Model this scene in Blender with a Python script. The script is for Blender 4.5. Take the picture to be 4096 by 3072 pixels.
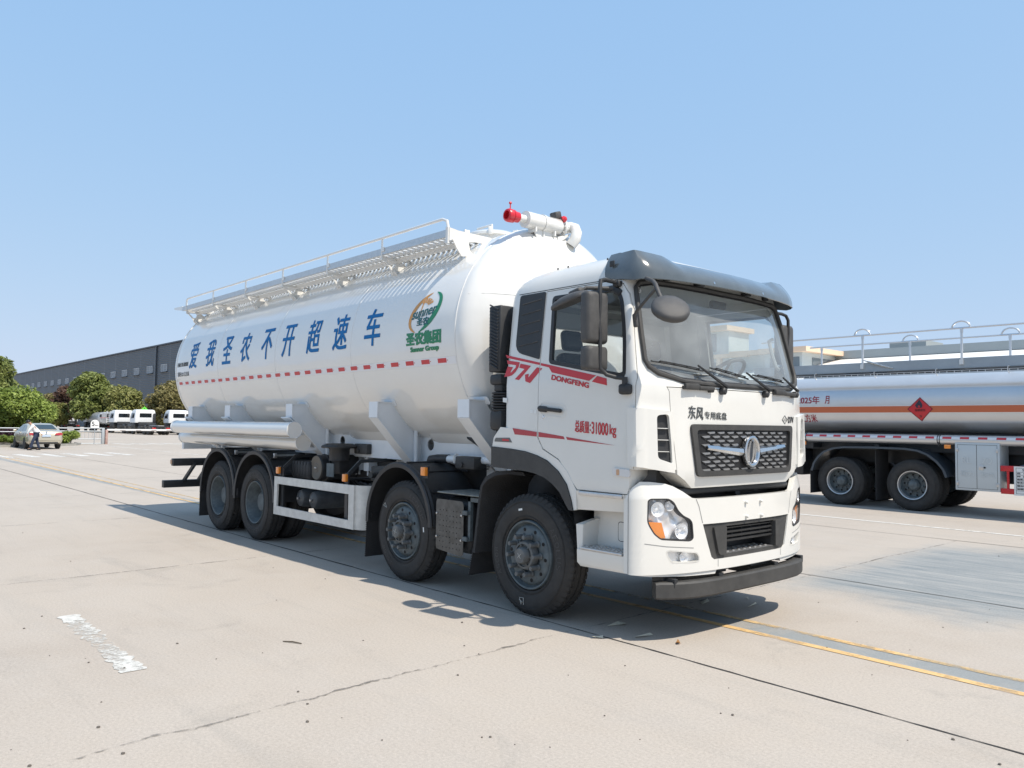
import bpy, bmesh, math, random
import numpy as np
from mathutils import Vector, Matrix
from mathutils.geometry import tessellate_polygon

for o in list(bpy.data.objects):
    bpy.data.objects.remove(o)
S = bpy.context.scene
COL = S.collection
rad = math.radians
sin, cos, pi = math.sin, math.cos, math.pi

# ------------------------------------------------------------------ camera
CAM_F, CAM_P = 3186.507, Vector((5.232, -6.024, 1.672))
YAW, PIT, ROL = 2.41924, 0.05182, 0.01272
_f = Vector((cos(YAW) * cos(PIT), sin(YAW) * cos(PIT), sin(PIT)))
_r = Vector((sin(YAW), -cos(YAW), 0))
_u = _r.cross(_f)
_r2 = cos(ROL) * _r + sin(ROL) * _u
_u2 = -sin(ROL) * _r + cos(ROL) * _u
cd = bpy.data.cameras.new("camera")
cam = bpy.data.objects.new("camera", cd)
COL.objects.link(cam)
cam.matrix_world = Matrix(((_r2.x, _u2.x, -_f.x, CAM_P.x), (_r2.y, _u2.y, -_f.y, CAM_P.y), (_r2.z, _u2.z, -_f.z, CAM_P.z), (0, 0, 0, 1)))
cd.sensor_width = 36
cd.lens = 36 * CAM_F / 4096
cd.clip_start = .1
cd.clip_end = 5000
S.camera = cam

# ------------------------------------------------------------------ light
SUN_DIR = Vector((0.62, 0.115, 1.0)).normalized()
W = bpy.data.worlds.new("World")
S.world = W
W.use_nodes = True
nt = W.node_tree
sky = nt.nodes.new("ShaderNodeTexSky")
sky.sky_type = 'NISHITA'
sky.sun_disc = False
sky.sun_elevation = math.asin(SUN_DIR.z)
sky.sun_rotation = math.atan2(SUN_DIR.x, SUN_DIR.y)
sky.air_density = 1.0
sky.dust_density = .8
sky.ozone_density = 2.0
bg = nt.nodes["Background"]
# humid hazy air: the sky's contrast between zenith and horizon is low
sep_ = nt.nodes.new("ShaderNodeSeparateColor"); com_ = nt.nodes.new("ShaderNodeCombineColor")
nt.links.new(sky.outputs[0], sep_.inputs[0])
for i_, (pw_, k_) in enumerate(((.38, 1.27), (.21, 1.93), (.06, 3.19))):
    p_ = nt.nodes.new("ShaderNodeMath"); p_.operation = 'POWER'; p_.inputs[1].default_value = pw_
    q_ = nt.nodes.new("ShaderNodeMath"); q_.operation = 'MULTIPLY'; q_.inputs[1].default_value = k_
    nt.links.new(sep_.outputs[i_], p_.inputs[0]); nt.links.new(p_.outputs[0], q_.inputs[0]); nt.links.new(q_.outputs[0], com_.inputs[i_])
nt.links.new(com_.outputs[0], bg.inputs[0])
bg.inputs[1].default_value = 0.15
sl = bpy.data.lights.new("sun", 'SUN')
sl.energy = 3.1
sl.angle = rad(.53)
sl.color = (1, .92, .81)
so = bpy.data.objects.new("sun", sl)
COL.objects.link(so)
so.rotation_euler = (-SUN_DIR).to_track_quat('-Z', 'Y').to_euler()
so.location = SUN_DIR * 60
S.view_settings.view_transform = 'Standard'
S.view_settings.look = 'None'
S.view_settings.exposure = 0.75
S.view_settings.gamma = 1
S.render.engine = 'CYCLES'
S.cycles.use_denoising = True
S.cycles.max_bounces = 8
S.cycles.transparent_max_bounces = 16

# ------------------------------------------------------------------ mesh helpers
class M:
    """collects vertices and faces of ONE mesh"""
    def __init__(s):
        s.v, s.f = [], []
    def add(s, vs, fs):
        n = len(s.v)
        s.v += [tuple(v) for v in vs]
        s.f += [tuple(i + n for i in f) for f in fs]
        return s
    def xf(s, mat):
        s.v = [tuple(mat @ Vector(v)) for v in s.v]
        return s
    def box(s, c, d, rot=None, bev=0, seg=2):
        bm = bmesh.new()
        bmesh.ops.create_cube(bm, size=1)
        for v in bm.verts:
            v.co = Vector((v.co.x * d[0], v.co.y * d[1], v.co.z * d[2]))
        if bev > 0:
            bmesh.ops.bevel(bm, geom=bm.edges[:], offset=min(bev, min(d) * .45), segments=seg, affect='EDGES', profile=.5)
        bm.verts.index_update()
        R = rot if rot is not None else Matrix.Identity(3)
        s.add([R @ v.co + Vector(c) for v in bm.verts], [[v.index for v in f.verts] for f in bm.faces])
        bm.free()
        return s
    def bx(s, x0, x1, y0, y1, z0, z1, bev=0, seg=2):
        return s.box(((x0 + x1) / 2, (y0 + y1) / 2, (z0 + z1) / 2), (abs(x1 - x0), abs(y1 - y0), abs(z1 - z0)), None, bev, seg)
    def lathe(s, prof, org, axis, n=32, close=False, caps=True):
        a = Vector(axis).normalized()
        t = Vector((0, 0, 1)) if abs(a.z) < .9 else Vector((1, 0, 0))
        e1 = a.cross(t).normalized()
        e2 = a.cross(e1)
        o = Vector(org)
        vs, fs = [], []
        for r, h in prof:
            for k in range(n):
                th = 2 * pi * k / n
                vs.append(o + a * h + (e1 * cos(th) + e2 * sin(th)) * r)
        m = len(prof)
        for i in range(m - 1 + (1 if close else 0)):
            for k in range(n):
                p, q = i * n, ((i + 1) % m) * n
                fs.append((p + k, p + (k + 1) % n, q + (k + 1) % n, q + k))
        if not close and caps:
            if prof[0][0] > 1e-4: fs.append(tuple(range(n - 1, -1, -1)))
            if prof[-1][0] > 1e-4: fs.append(tuple((m - 1) * n + k for k in range(n)))
        return s.add(vs, fs)
    def cyl(s, p0, p1, r, r1=None, n=16):
        p0, p1 = Vector(p0), Vector(p1)
        return s.lathe([(r, 0), (r if r1 is None else r1, (p1 - p0).length)], p0, p1 - p0, n)
    def tube(s, pts, r, n=8, closed=False, rr=None):
        pts = [Vector(p) for p in pts]
        m = len(pts)
        vs, fs = [], []
        ref = None
        for i, p in enumerate(pts):
            if closed:
                d = pts[(i + 1) % m] - pts[i - 1]
            else:
                d = pts[min(i + 1, m - 1)] - pts[max(i - 1, 0)]
            d.normalize()
            if ref is None:
                ref = d.orthogonal().normalized()
            ref = (ref - d * ref.dot(d)).normalized()
            b = d.cross(ref)
            k_ = rr[i] if rr else r
            for k in range(n):
                th = 2 * pi * k / n
                vs.append(p + (ref * cos(th) + b * sin(th)) * k_)
        for i in range(m if closed else m - 1):
            p, q = i * n, ((i + 1) % m) * n
            for k in range(n):
                fs.append((p + k, p + (k + 1) % n, q + (k + 1) % n, q + k))
        if not closed:
            fs.append(tuple(range(n - 1, -1, -1)))
            fs.append(tuple((m - 1) * n + k for k in range(n)))
        return s.add(vs, fs)
    def loft(s, loops, cap=True, closed=True):
        n = len(loops[0])
        vs = [p for l in loops for p in l]
        fs = []
        for i in range(len(loops) - 1):
            for k in range(n if closed else n - 1):
                fs.append((i * n + k, i * n + (k + 1) % n, (i + 1) * n + (k + 1) % n, (i + 1) * n + k))
        if cap:
            fs.append(tuple(range(n - 1, -1, -1)))
            fs.append(tuple((len(loops) - 1) * n + k for k in range(n)))
        return s.add(vs, fs)
    def flat(s, outer, holes, fmap, th=0., du=None, dv=None, tris=None):
        """2-D outline (or ready 2-D triangles) laid on the surface fmap(u,v,w), th thick"""
        bm = bmesh.new()
        if tris is None:
            polys = [[Vector((u, v, 0)) for u, v in outer]] + [[Vector((u, v, 0)) for u, v in h] for h in holes]
            flatp = [p for pl in polys for p in pl]
            vs = [bm.verts.new(p) for p in flatp]
            for t in tessellate_polygon(polys):
                try: bm.faces.new([vs[i] for i in t])
                except ValueError: pass
        else:
            vs = [bm.verts.new((p[0], p[1], 0)) for p in tris[0]]
            for t in tris[1]:
                try: bm.faces.new([vs[i] for i in t])
                except ValueError: pass
        us = [v.co.x for v in bm.verts]; ws = [v.co.y for v in bm.verts]
        for ax, st, lo, hi in ((0, du, min(us), max(us)), (1, dv, min(ws), max(ws))):
            if st:
                k = math.floor(lo / st) + 1
                while k * st < hi:
                    co = [0, 0, 0]; no = [0, 0, 0]
                    co[ax] = k * st; no[ax] = 1
                    bmesh.ops.bisect_plane(bm, geom=bm.verts[:] + bm.edges[:] + bm.faces[:], dist=1e-5, plane_co=co, plane_no=no)
                    k += 1
        for f in bm.faces:
            f.normal_update()
            if f.normal.z < 0: f.normal_flip()
        bm.verts.index_update()
        V2 = [(v.co.x, v.co.y) for v in bm.verts]
        F2 = [[v.index for v in f.verts] for f in bm.faces]
        n = len(V2)
        if th:
            B = []
            for e in bm.edges:
                if len(e.link_faces) == 1:
                    f = e.link_faces[0]
                    for l in f.loops:
                        if l.edge == e:
                            B.append((l.vert.index, l.link_loop_next.vert.index))
            vs = [fmap(u, v, 0) for u, v in V2] + [fmap(u, v, -th) for u, v in V2]
            fs = F2 + [[i + n for i in reversed(f)] for f in F2] + [(b, a, a + n, b + n) for a, b in B]
        else:
            vs = [fmap(u, v, 0) for u, v in V2]
            fs = F2
        bm.free()
        return s.add(vs, fs)
    def mesh(s, name, recalc=True, smooth=35, weld=False):
        me = bpy.data.meshes.new(name)
        me.from_pydata(s.v, [], s.f)
        if recalc or weld:
            bm = bmesh.new()
            bm.from_mesh(me)
            if weld:
                bmesh.ops.remove_doubles(bm, verts=bm.verts[:], dist=1e-5)
            if recalc:
                bmesh.ops.recalc_face_normals(bm, faces=bm.faces[:])
            bm.to_mesh(me)
            bm.free()
        if smooth:
            me.shade_smooth()
            me.set_sharp_from_angle(angle=rad(smooth))
        return me
    def obj(s, name, mat, parent=None, **k):
        return link(name, s.mesh(name, **k), mat, parent)

def link(name, me, mat, parent=None):
    o = bpy.data.objects.new(name, me)
    COL.objects.link(o)
    if mat is not None:
        me.materials.clear()
        me.materials.append(mat)
    if parent is not None:
        o.parent = parent
    return o

def tag(o, label, cat, group=None, kind=None):
    if label: o['label'] = label
    if cat: o['category'] = cat
    if group: o['group'] = group
    if kind: o['kind'] = kind
    return o

def thing(name, label, cat, loc=(0, 0, 0), rz=0, group=None):
    o = bpy.data.objects.new(name, None)
    o.empty_display_size = .3
    COL.objects.link(o)
    o.location = loc
    o.rotation_euler = (0, 0, rz)
    return tag(o, label, cat, group)

def struct(o):
    o['kind'] = 'structure'
    return o

def copy_tree(o, parent=None):
    c = o.copy()
    COL.objects.link(c)
    if parent is not None: c.parent = parent
    for ch in list(o.children):
        copy_tree(ch, c)
    return c

def boolean(a, b, op):
    """mesh a (op) mesh b -> new mesh"""
    oa = bpy.data.objects.new("tmp_a", a); ob = bpy.data.objects.new("tmp_b", b)
    COL.objects.link(oa); COL.objects.link(ob)
    md = oa.modifiers.new("b", 'BOOLEAN')
    md.object = ob; md.operation = op; md.solver = 'EXACT'
    dg = bpy.context.evaluated_depsgraph_get()
    me = bpy.data.meshes.new_from_object(oa.evaluated_get(dg))
    bpy.data.objects.remove(oa); bpy.data.objects.remove(ob)
    return me

def prism(poly, axis, a, b):
    """closed prism mesh of polygon [(p,q)] along axis 'x' (p=y,q=z) or 'y' (p=x,q=z) or 'z'"""
    m = M()
    mk = {'x': lambda p, q, t: (t, p, q), 'y': lambda p, q, t: (p, t, q), 'z': lambda p, q, t: (p, q, t)}[axis]
    n = len(poly)
    m.add([mk(p, q, a) for p, q in poly] + [mk(p, q, b) for p, q in poly],
          [tuple(range(n)), tuple(range(2 * n - 1, n - 1, -1))] + [(i, (i + 1) % n, n + (i + 1) % n, n + i) for i in range(n)])
    return m.mesh("prism", smooth=0)

def rrect(x0, x1, y0, y1, r, n=4):
    pts = []
    for cx, cy, a in ((x1 - r, y1 - r, 0), (x0 + r, y1 - r, 90), (x0 + r, y0 + r, 180), (x1 - r, y0 + r, 270)):
        for k in range(n + 1):
            t = rad(a + 90 * k / n)
            pts.append((cx + r * cos(t), cy + r * sin(t)))
    return pts

def rpoly(pts, r, n=4):
    """polygon with rounded corners; r one number or one per corner"""
    out = []
    m = len(pts)
    for i in range(m):
        p, a, b = Vector(pts[i]), Vector(pts[i - 1]), Vector(pts[(i + 1) % m])
        rr = r[i] if isinstance(r, (list, tuple)) else r
        rr = min(rr, (a - p).length * .48, (b - p).length * .48)
        if rr < 1e-4:
            out.append(tuple(p)); continue
        s, e = p + (a - p).normalized() * rr, p + (b - p).normalized() * rr
        for k in range(n + 1):
            t = k / n
            q = s * (1 - t) ** 2 + p * 2 * t * (1 - t) + e * t * t
            out.append((q.x, q.y))
    return out

_tc = {}
def glyphs(txt):
    """2-D triangles of a line of writing, scaled to a 1 x 1 box"""
    if txt not in _tc:
        cu = bpy.data.curves.new("t", 'FONT')
        cu.body = txt
        o = bpy.data.objects.new("t", cu)
        COL.objects.link(o)
        dg = bpy.context.evaluated_depsgraph_get()
        me = bpy.data.meshes.new_from_object(o.evaluated_get(dg))
        V = [(v.co.x, v.co.y) for v in me.vertices]
        F = [tuple(p.vertices) for p in me.polygons]
        bpy.data.objects.remove(o)
        x0, x1 = min(v[0] for v in V), max(v[0] for v in V)
        y0, y1 = min(v[1] for v in V), max(v[1] for v in V)
        _tc[txt] = ([((v[0] - x0) / (x1 - x0), (v[1] - y0) / (y1 - y0)) for v in V], F)
    return _tc[txt]

def write(m, txt, u0, u1, v0, v1, fmap, th=.003, bold=0, shear=0, du=None, dv=None):
    V, F = glyphs(txt)
    offs = [(0, 0)] if not bold else [(-bold, -bold * .6), (bold, -bold * .6), (-bold, bold * .6), (bold, bold * .6), (0, 0)]
    for k, (a, b) in enumerate(offs):
        P = [(u0 + x * (u1 - u0) + a + shear * (y - .5) * (v1 - v0), v0 + y * (v1 - v0) + b) for x, y in V]
        m.flat(None, None, (lambda u, v, w, k=k: fmap(u, v, w + th + k * .0004)), 0, du, dv, tris=(P, F))
    return m

# ------------------------------------------------------------------ materials
def mat(name, col, rough=.5, metal=0, spec=None, coat=0, noise=0, nscale=6, bump=0, bscale=200, ndark=.6, trans=0, ior=None, emit=None, coord='Object', detail=6):
    m = bpy.data.materials.new(name)
    m.use_nodes = True
    t = m.node_tree
    b = t.nodes["Principled BSDF"]
    b.inputs["Base Color"].default_value = (*col, 1)
    b.inputs["Roughness"].default_value = rough
    b.inputs["Metallic"].default_value = metal
    if spec is not None: b.inputs["Specular IOR Level"].default_value = spec
    if coat:
        b.inputs["Coat Weight"].default_value = coat
        b.inputs["Coat Roughness"].default_value = .06
    if trans: b.inputs["Transmission Weight"].default_value = trans
    if ior: b.inputs["IOR"].default_value = ior
    tc = t.nodes.new("ShaderNodeTexCoord")
    if noise:
        n = t.nodes.new("ShaderNodeTexNoise")
        n.inputs["Scale"].default_value = nscale
        n.inputs["Detail"].default_value = detail
        n.inputs["Roughness"].default_value = .65
        t.links.new(tc.outputs[coord], n.inputs["Vector"])
        r = t.nodes.new("ShaderNodeValToRGB")
        r.color_ramp.elements[0].position = .35
        r.color_ramp.elements[1].position = .7
        c0 = tuple(c * (1 - noise) for c in col)
        c1 = tuple(min(1, c * (1 + noise * (1 - ndark))) for c in col)
        r.color_ramp.elements[0].color = (*c0, 1)
        r.color_ramp.elements[1].color = (*c1, 1)
        t.links.new(n.outputs[0], r.inputs[0])
        t.links.new(r.outputs[0], b.inputs["Base Color"])
        rr = t.nodes.new("ShaderNodeMapRange")
        rr.inputs[3].default_value = rough * .85
        rr.inputs[4].default_value = min(1, rough * 1.25)
        t.links.new(n.outputs[0], rr.inputs[0])
        t.links.new(rr.outputs[0], b.inputs["Roughness"])
    if bump:
        n2 = t.nodes.new("ShaderNodeTexNoise")
        n2.inputs["Scale"].default_value = bscale
        n2.inputs["Detail"].default_value = 4
        t.links.new(tc.outputs[coord], n2.inputs["Vector"])
        bp = t.nodes.new("ShaderNodeBump")
        bp.inputs["Strength"].default_value = bump
        bp.inputs["Distance"].default_value = .01
        t.links.new(n2.outputs[0], bp.inputs["Height"])
        t.links.new(bp.outputs[0], b.inputs["Normal"])
    if emit:
        b.inputs["Emission Color"].default_value = (*emit[:3], 1)
        b.inputs["Emission Strength"].default_value = emit[3]
    return m

def glass_mat(name, tint=(.9, .95, .95), dust=.1, dustcol=(.6, .6, .58), rough=.02, k=1.):
    m = bpy.data.materials.new(name)
    m.use_nodes = True
    t = m.node_tree
    t.nodes.remove(t.nodes["Principled BSDF"])
    out = t.nodes["Material Output"]
    tr = t.nodes.new("ShaderNodeBsdfTransparent"); tr.inputs[0].default_value = (*tint, 1)
    gl = t.nodes.new("ShaderNodeBsdfGlossy"); gl.inputs["Roughness"].default_value = rough
    df = t.nodes.new("ShaderNodeBsdfDiffuse"); df.inputs[0].default_value = (*dustcol, 1)
    fr = t.nodes.new("ShaderNodeFresnel"); fr.inputs[0].default_value = 1.5
    ml = t.nodes.new("ShaderNodeMath"); ml.operation = 'MULTIPLY'; ml.inputs[1].default_value = k
    ge = t.nodes.new("ShaderNodeNewGeometry"); bf = t.nodes.new("ShaderNodeMapRange")     # a thin pane: same reflection from both sides
    bf.inputs[3].default_value = 1.5; bf.inputs[4].default_value = 1 / 1.5
    t.links.new(ge.outputs["Backfacing"], bf.inputs[0]); t.links.new(bf.outputs[0], fr.inputs[0])
    t.links.new(fr.outputs[0], ml.inputs[0])
    m1 = t.nodes.new("ShaderNodeMixShader"); m2 = t.nodes.new("ShaderNodeMixShader")
    tc = t.nodes.new("ShaderNodeTexCoord"); n = t.nodes.new("ShaderNodeTexNoise")
    n.inputs["Scale"].default_value = 3; n.inputs["Detail"].default_value = 8
    t.links.new(tc.outputs["Object"], n.inputs["Vector"])
    mr = t.nodes.new("ShaderNodeMapRange")
    mr.inputs[1].default_value = .3; mr.inputs[2].default_value = .7
    mr.inputs[3].default_value = dust * .7; mr.inputs[4].default_value = dust * 1.3
    t.links.new(n.outputs[0], mr.inputs[0])
    t.links.new(mr.outputs[0], m1.inputs[0])
    t.links.new(tr.outputs[0], m1.inputs[1]); t.links.new(df.outputs[0], m1.inputs[2])
    t.links.new(ml.outputs[0], m2.inputs[0])
    t.links.new(m1.outputs[0], m2.inputs[1]); t.links.new(gl.outputs[0], m2.inputs[2])
    t.links.new(m2.outputs[0], out.inputs[0])
    return m

WHITE = mat("cab_white_paint", (.70, .69, .65), .3, coat=.5, noise=.03, nscale=2.5)
TANKW = mat("tank_white_paint", (.76, .75, .715), .15, coat=.7, noise=.035, nscale=1.3)
FRAMEW = mat("frame_pale_paint", (.72, .75, .77), .35, coat=.3, noise=.05, nscale=5)
BLACKP = mat("black_plastic", (.028, .029, .031), .5, noise=.25, nscale=9, bump=.08, bscale=400)
BLACKD = mat("dusty_black_plastic", (.055, .054, .052), .62, noise=.3, nscale=7, bump=.1, bscale=300)
MIRB = mat("mirror_housing_plastic", (.072, .07, .068), .5, noise=.22, nscale=14, bump=.25, bscale=700)
RUBBER = mat("tyre_rubber", (.042, .040, .038), .78, noise=.35, nscale=10, bump=.15, bscale=150)
RUBMARK = mat("tyre_lettering_rubber", (.05, .05, .05), .6)
FLAPR = mat("mud_flap_rubber", (.032, .032, .033), .75, noise=.25, nscale=12, bump=.5, bscale=90)
STEELG = mat("painted_wheel_steel", (.11, .135, .145), .55, noise=.4, nscale=11, bump=.1, bscale=80)
HUBG = mat("dusty_hub_steel", (.145, .15, .148), .6, noise=.35, nscale=14)
CHASSIS = mat("chassis_black_paint", (.03, .032, .035), .45, noise=.3, nscale=6)
ALU = mat("aluminium", (.62, .62, .62), .38, metal=.9, noise=.1, nscale=20)
GUARDW = mat("dusty_white_guard", (.66, .65, .61), .5, noise=.22, nscale=9, ndark=.9)
CHROME = mat("chrome", (.66, .67, .68), .16, metal=1)
REFLECT = mat("lamp_reflector", (.90, .91, .92), .22, metal=.35)
AMBER = mat("amber_lens", (.85, .27, .035), .2, coat=.6)
REDF = mat("red_film", (.52, .025, .035), .4, coat=.2)
REDF2 = mat("faded_red_film", (.42, .05, .06), .45)
BLUEF = mat("blue_film", (.0, .14, .38), .5, spec=.2)
GREENF = mat("green_film", (.003, .20, .08), .4, coat=.2)
TEALF = mat("teal_film", (.003, .10, .11), .4, coat=.2)
GOLDF = mat("gold_film", (.60, .27, .05), .4, coat=.2)
REFLRED = mat("red_reflective_tape", (.55, .035, .045), .35)
REFLWHT = mat("white_reflective_tape", (.74, .74, .75), .35)
REDPIPE = mat("red_pipe_paint", (.60, .015, .03), .35, coat=.4)
MAROON = mat("dark_red_gearbox_paint", (.16, .02, .02), .5, noise=.3, nscale=10)
DARKGLASS = mat("dark_glass", (.012, .016, .02), .06, coat=.3)
SMOKE = mat("smoked_acrylic", (.10, .118, .13), .14, coat=.7, noise=.2, nscale=4)
INTG = mat("cab_interior_grey", (.50, .51, .51), .7, noise=.05, nscale=3)
SEATB = mat("black_seat_vinyl", (.02, .02, .022), .4, bump=.2, bscale=30)
DASHM = mat("dashboard_plastic", (.12, .125, .13), .6)
PAPER = mat("white_paper", (.75, .76, .74), .7, noise=.05, nscale=60)
INK = mat("black_ink", (.02, .02, .02), .5)
WINDSCR = glass_mat("windscreen_glass", (.82, .88, .88), .27, (.60, .63, .64), .015, 1.2)
SIDEGL = glass_mat("side_window_glass", (.76, .82, .83), .04, (.5, .5, .5), .01, 1.1)
LAMPGL = glass_mat("lamp_lens_glass", (.97, .97, .97), .03, (.7, .7, .7), .01, 1.)
# ================================================================== THE SETTING
def node_ramp(t, src, p0, p1, c0=(0, 0, 0, 1), c1=(1, 1, 1, 1)):
    r = t.nodes.new("ShaderNodeValToRGB")
    r.color_ramp.elements[0].position = p0; r.color_ramp.elements[1].position = p1
    r.color_ramp.elements[0].color = c0; r.color_ramp.elements[1].color = c1
    t.links.new(src, r.inputs[0])
    return r.outputs[0]
def node_noise(t, vec, sc, det=6, ro=.6, dist=0):
    n = t.nodes.new("ShaderNodeTexNoise")
    n.inputs["Scale"].default_value = sc; n.inputs["Detail"].default_value = det
    n.inputs["Roughness"].default_value = ro; n.inputs["Distortion"].default_value = dist
    t.links.new(vec, n.inputs["Vector"])
    return n.outputs[0]
def node_mix(t, fac, a, b, mode='MIX'):
    n = t.nodes.new("ShaderNodeMix"); n.data_type = 'RGBA'; n.blend_type = mode
    if isinstance(fac, (int, float)): n.inputs[0].default_value = fac
    else: t.links.new(fac, n.inputs[0])
    for s, i in ((a, 6), (b, 7)):
        if isinstance(s, tuple): n.inputs[i].default_value = s
        else: t.links.new(s, n.inputs[i])
    return n.outputs[2]
def node_math(t, op, a, b=None, clamp=False):
    n = t.nodes.new("ShaderNodeMath"); n.operation = op; n.use_clamp = clamp
    for s, i in ((a, 0), (b, 1)):
        if s is None: continue
        if isinstance(s, (int, float)): n.inputs[i].default_value = s
        else: t.links.new(s, n.inputs[i])
    return n.outputs[0]

def concrete():
    m = bpy.data.materials.new("yard_concrete"); m.use_nodes = True
    t = m.node_tree; b = t.nodes["Principled BSDF"]
    tc = t.nodes.new("ShaderNodeTexCoord"); v = tc.outputs["Object"]
    big = node_noise(t, v, .22, 5, .6)
    mid = node_noise(t, v, 1.7, 8, .65, .6)
    fine = node_noise(t, v, 55, 4, .7)
    col = node_mix(t, node_ramp(t, big, .3, .72), (.40, .352, .302, 1), (.48, .428, .368, 1))
    col = node_mix(t, node_ramp(t, mid, .35, .75), col, (.45, .405, .355, 1))
    # long drag marks
    mp = t.nodes.new("ShaderNodeMapping"); mp.inputs["Scale"].default_value = (.35, 3.2, 1)
    t.links.new(v, mp.inputs[0])
    drag = node_noise(t, mp.outputs[0], 1, 7, .7, .4)
    col = node_mix(t, node_math(t, 'MULTIPLY', node_ramp(t, drag, .52, .75), .22), col, (.27, .26, .24, 1))
    # stains
    st = node_noise(t, v, .75, 9, .72, 1.2)
    col = node_mix(t, node_math(t, 'MULTIPLY', node_ramp(t, st, .58, .74), .35), col, (.235, .225, .205, 1))
    # grey repaired strip and worn slab
    sx = t.nodes.new("ShaderNodeSeparateXYZ"); t.links.new(v, sx.inputs[0])
    nx = node_noise(t, v, .9, 7, .7)
    wob = node_math(t, 'MULTIPLY', node_math(t, 'SUBTRACT', nx, .5), 2.2)
    yy = node_math(t, 'ADD', sx.outputs[1], wob)
    xx = node_math(t, 'ADD', sx.outputs[0], node_math(t, 'MULTIPLY', wob, .5))
    def edge(s, lo, hi):
        r = t.nodes.new("ShaderNodeMapRange"); r.interpolation_type = 'SMOOTHSTEP'
        r.inputs[1].default_value = lo; r.inputs[2].default_value = hi
        t.links.new(s, r.inputs[0]); return r.outputs[0]
    slab = node_math(t, 'MULTIPLY', edge(yy, 1.3, 2.6), node_math(t, 'SUBTRACT', 1, edge(yy, 5.9, 7.2)))
    slab = node_math(t, 'MULTIPLY', slab, edge(xx, .2, 1.0))
    streak = node_noise(t, mp.outputs[0], 2.2, 8, .75, .8)
    scol = node_mix(t, node_ramp(t, streak, .35, .68), (.185, .215, .23, 1), (.37, .37, .355, 1))
    col = node_mix(t, node_math(t, 'MULTIPLY', slab, .95), col, scol)
    strip = node_math(t, 'MULTIPLY', edge(sx.outputs[1], -.12, -.06), node_math(t, 'SUBTRACT', 1, edge(sx.outputs[1], .16, .24)))
    col = node_mix(t, node_math(t, 'MULTIPLY', strip, node_ramp(t, mid, .25, .55)), col, (.27, .285, .285, 1))
    # aggregate
    sp = t.nodes.new("ShaderNodeTexVoronoi"); sp.inputs["Scale"].default_value = 75
    t.links.new(v, sp.inputs["Vector"])
    pit = node_ramp(t, sp.outputs["Distance"], .10, .22, (1, 1, 1, 1), (0, 0, 0, 1))
    gate = node_ramp(t, node_noise(t, v, 16, 3, .6), .5, .66)
    col = node_mix(t, node_math(t, 'MULTIPLY', node_math(t, 'MULTIPLY', pit, gate), .5), col, (.16, .15, .14, 1))
    col = node_mix(t, .8, col, node_ramp(t, fine, .25, .8, (.74, .74, .74, 1), (1.20, 1.20, 1.20, 1)), 'MULTIPLY')
    fl = node_noise(t, v, 190, 2, .6)
    col = node_mix(t, .7, col, node_ramp(t, fl, .3, .75, (.80, .80, .80, 1), (1.16, 1.16, 1.16, 1)), 'MULTIPLY')
    t.links.new(col, b.inputs["Base Color"])
    b.inputs["Roughness"].default_value = .85
    b.inputs["Specular IOR Level"].default_value = .25
    bp = t.nodes.new("ShaderNodeBump"); bp.inputs["Strength"].default_value = .35; bp.inputs["Distance"].default_value = .006
    t.links.new(node_mix(t, .5, fine, mid), bp.inputs["Height"])
    t.links.new(bp.outputs[0], b.inputs["Normal"])
    return m
GROUND = concrete()
g = M()
gx = [-900, -400, -200, -100, -50, -20, -8, -3, 0, 2, 4, 6, 9, 14, 25, 60, 200, 600]
gy = [-500, -150, -50, -15, -7, -5, -3, -1, 1, 3, 6, 10, 16, 30, 60, 120, 300, 900]
vs = [(x, y, 0) for x in gx for y in gy]
n_ = len(gy)
g.add(vs, [(i * n_ + j, (i + 1) * n_ + j, (i + 1) * n_ + j + 1, i * n_ + j + 1) for i in range(len(gx) - 1) for j in range(n_ - 1)])
struct(g.obj("ground", GROUND, smooth=0))

def worn(name, col, lo, hi, scale=9, rough=.8):
    """road paint with real holes where it has flaked off"""
    m = bpy.data.materials.new(name); m.use_nodes = True
    t = m.node_tree; b = t.nodes["Principled BSDF"]
    tc = t.nodes.new("ShaderNodeTexCoord"); v = tc.outputs["Object"]
    a = node_noise(t, v, scale, 9, .75)
    c = node_noise(t, v, 1.3, 5, .6)
    s = node_mix(t, .5, a, c)
    fac = node_ramp(t, s, lo, hi)
    b.inputs["Base Color"].default_value = (*col, 1); b.inputs["Roughness"].default_value = rough
    cc = node_mix(t, .6, (*col, 1), node_ramp(t, a, .3, .7, (.6, .6, .6, 1), (1.1, 1.1, 1.1, 1)), 'MULTIPLY')
    t.links.new(cc, b.inputs["Base Color"])
    t.links.new(fac, b.inputs["Alpha"])
    return m
YELLOW = worn("worn_yellow_paint", (.68, .45, .20), .36, .52)
YELLOW2 = worn("very_worn_yellow_paint", (.62, .44, .22), .42, .58)
LINEW = worn("worn_white_paint", (.66, .65, .61), .35, .50)
LINEF = worn("flaking_white_paint", (.60, .59, .55), .42, .53, 17)
JOINT = mat("joint_filler", (.055, .05, .045), .9, noise=.4, nscale=20)
CRACK = worn("crack_dirt", (.19, .175, .155), .46, .60, 12)

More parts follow.
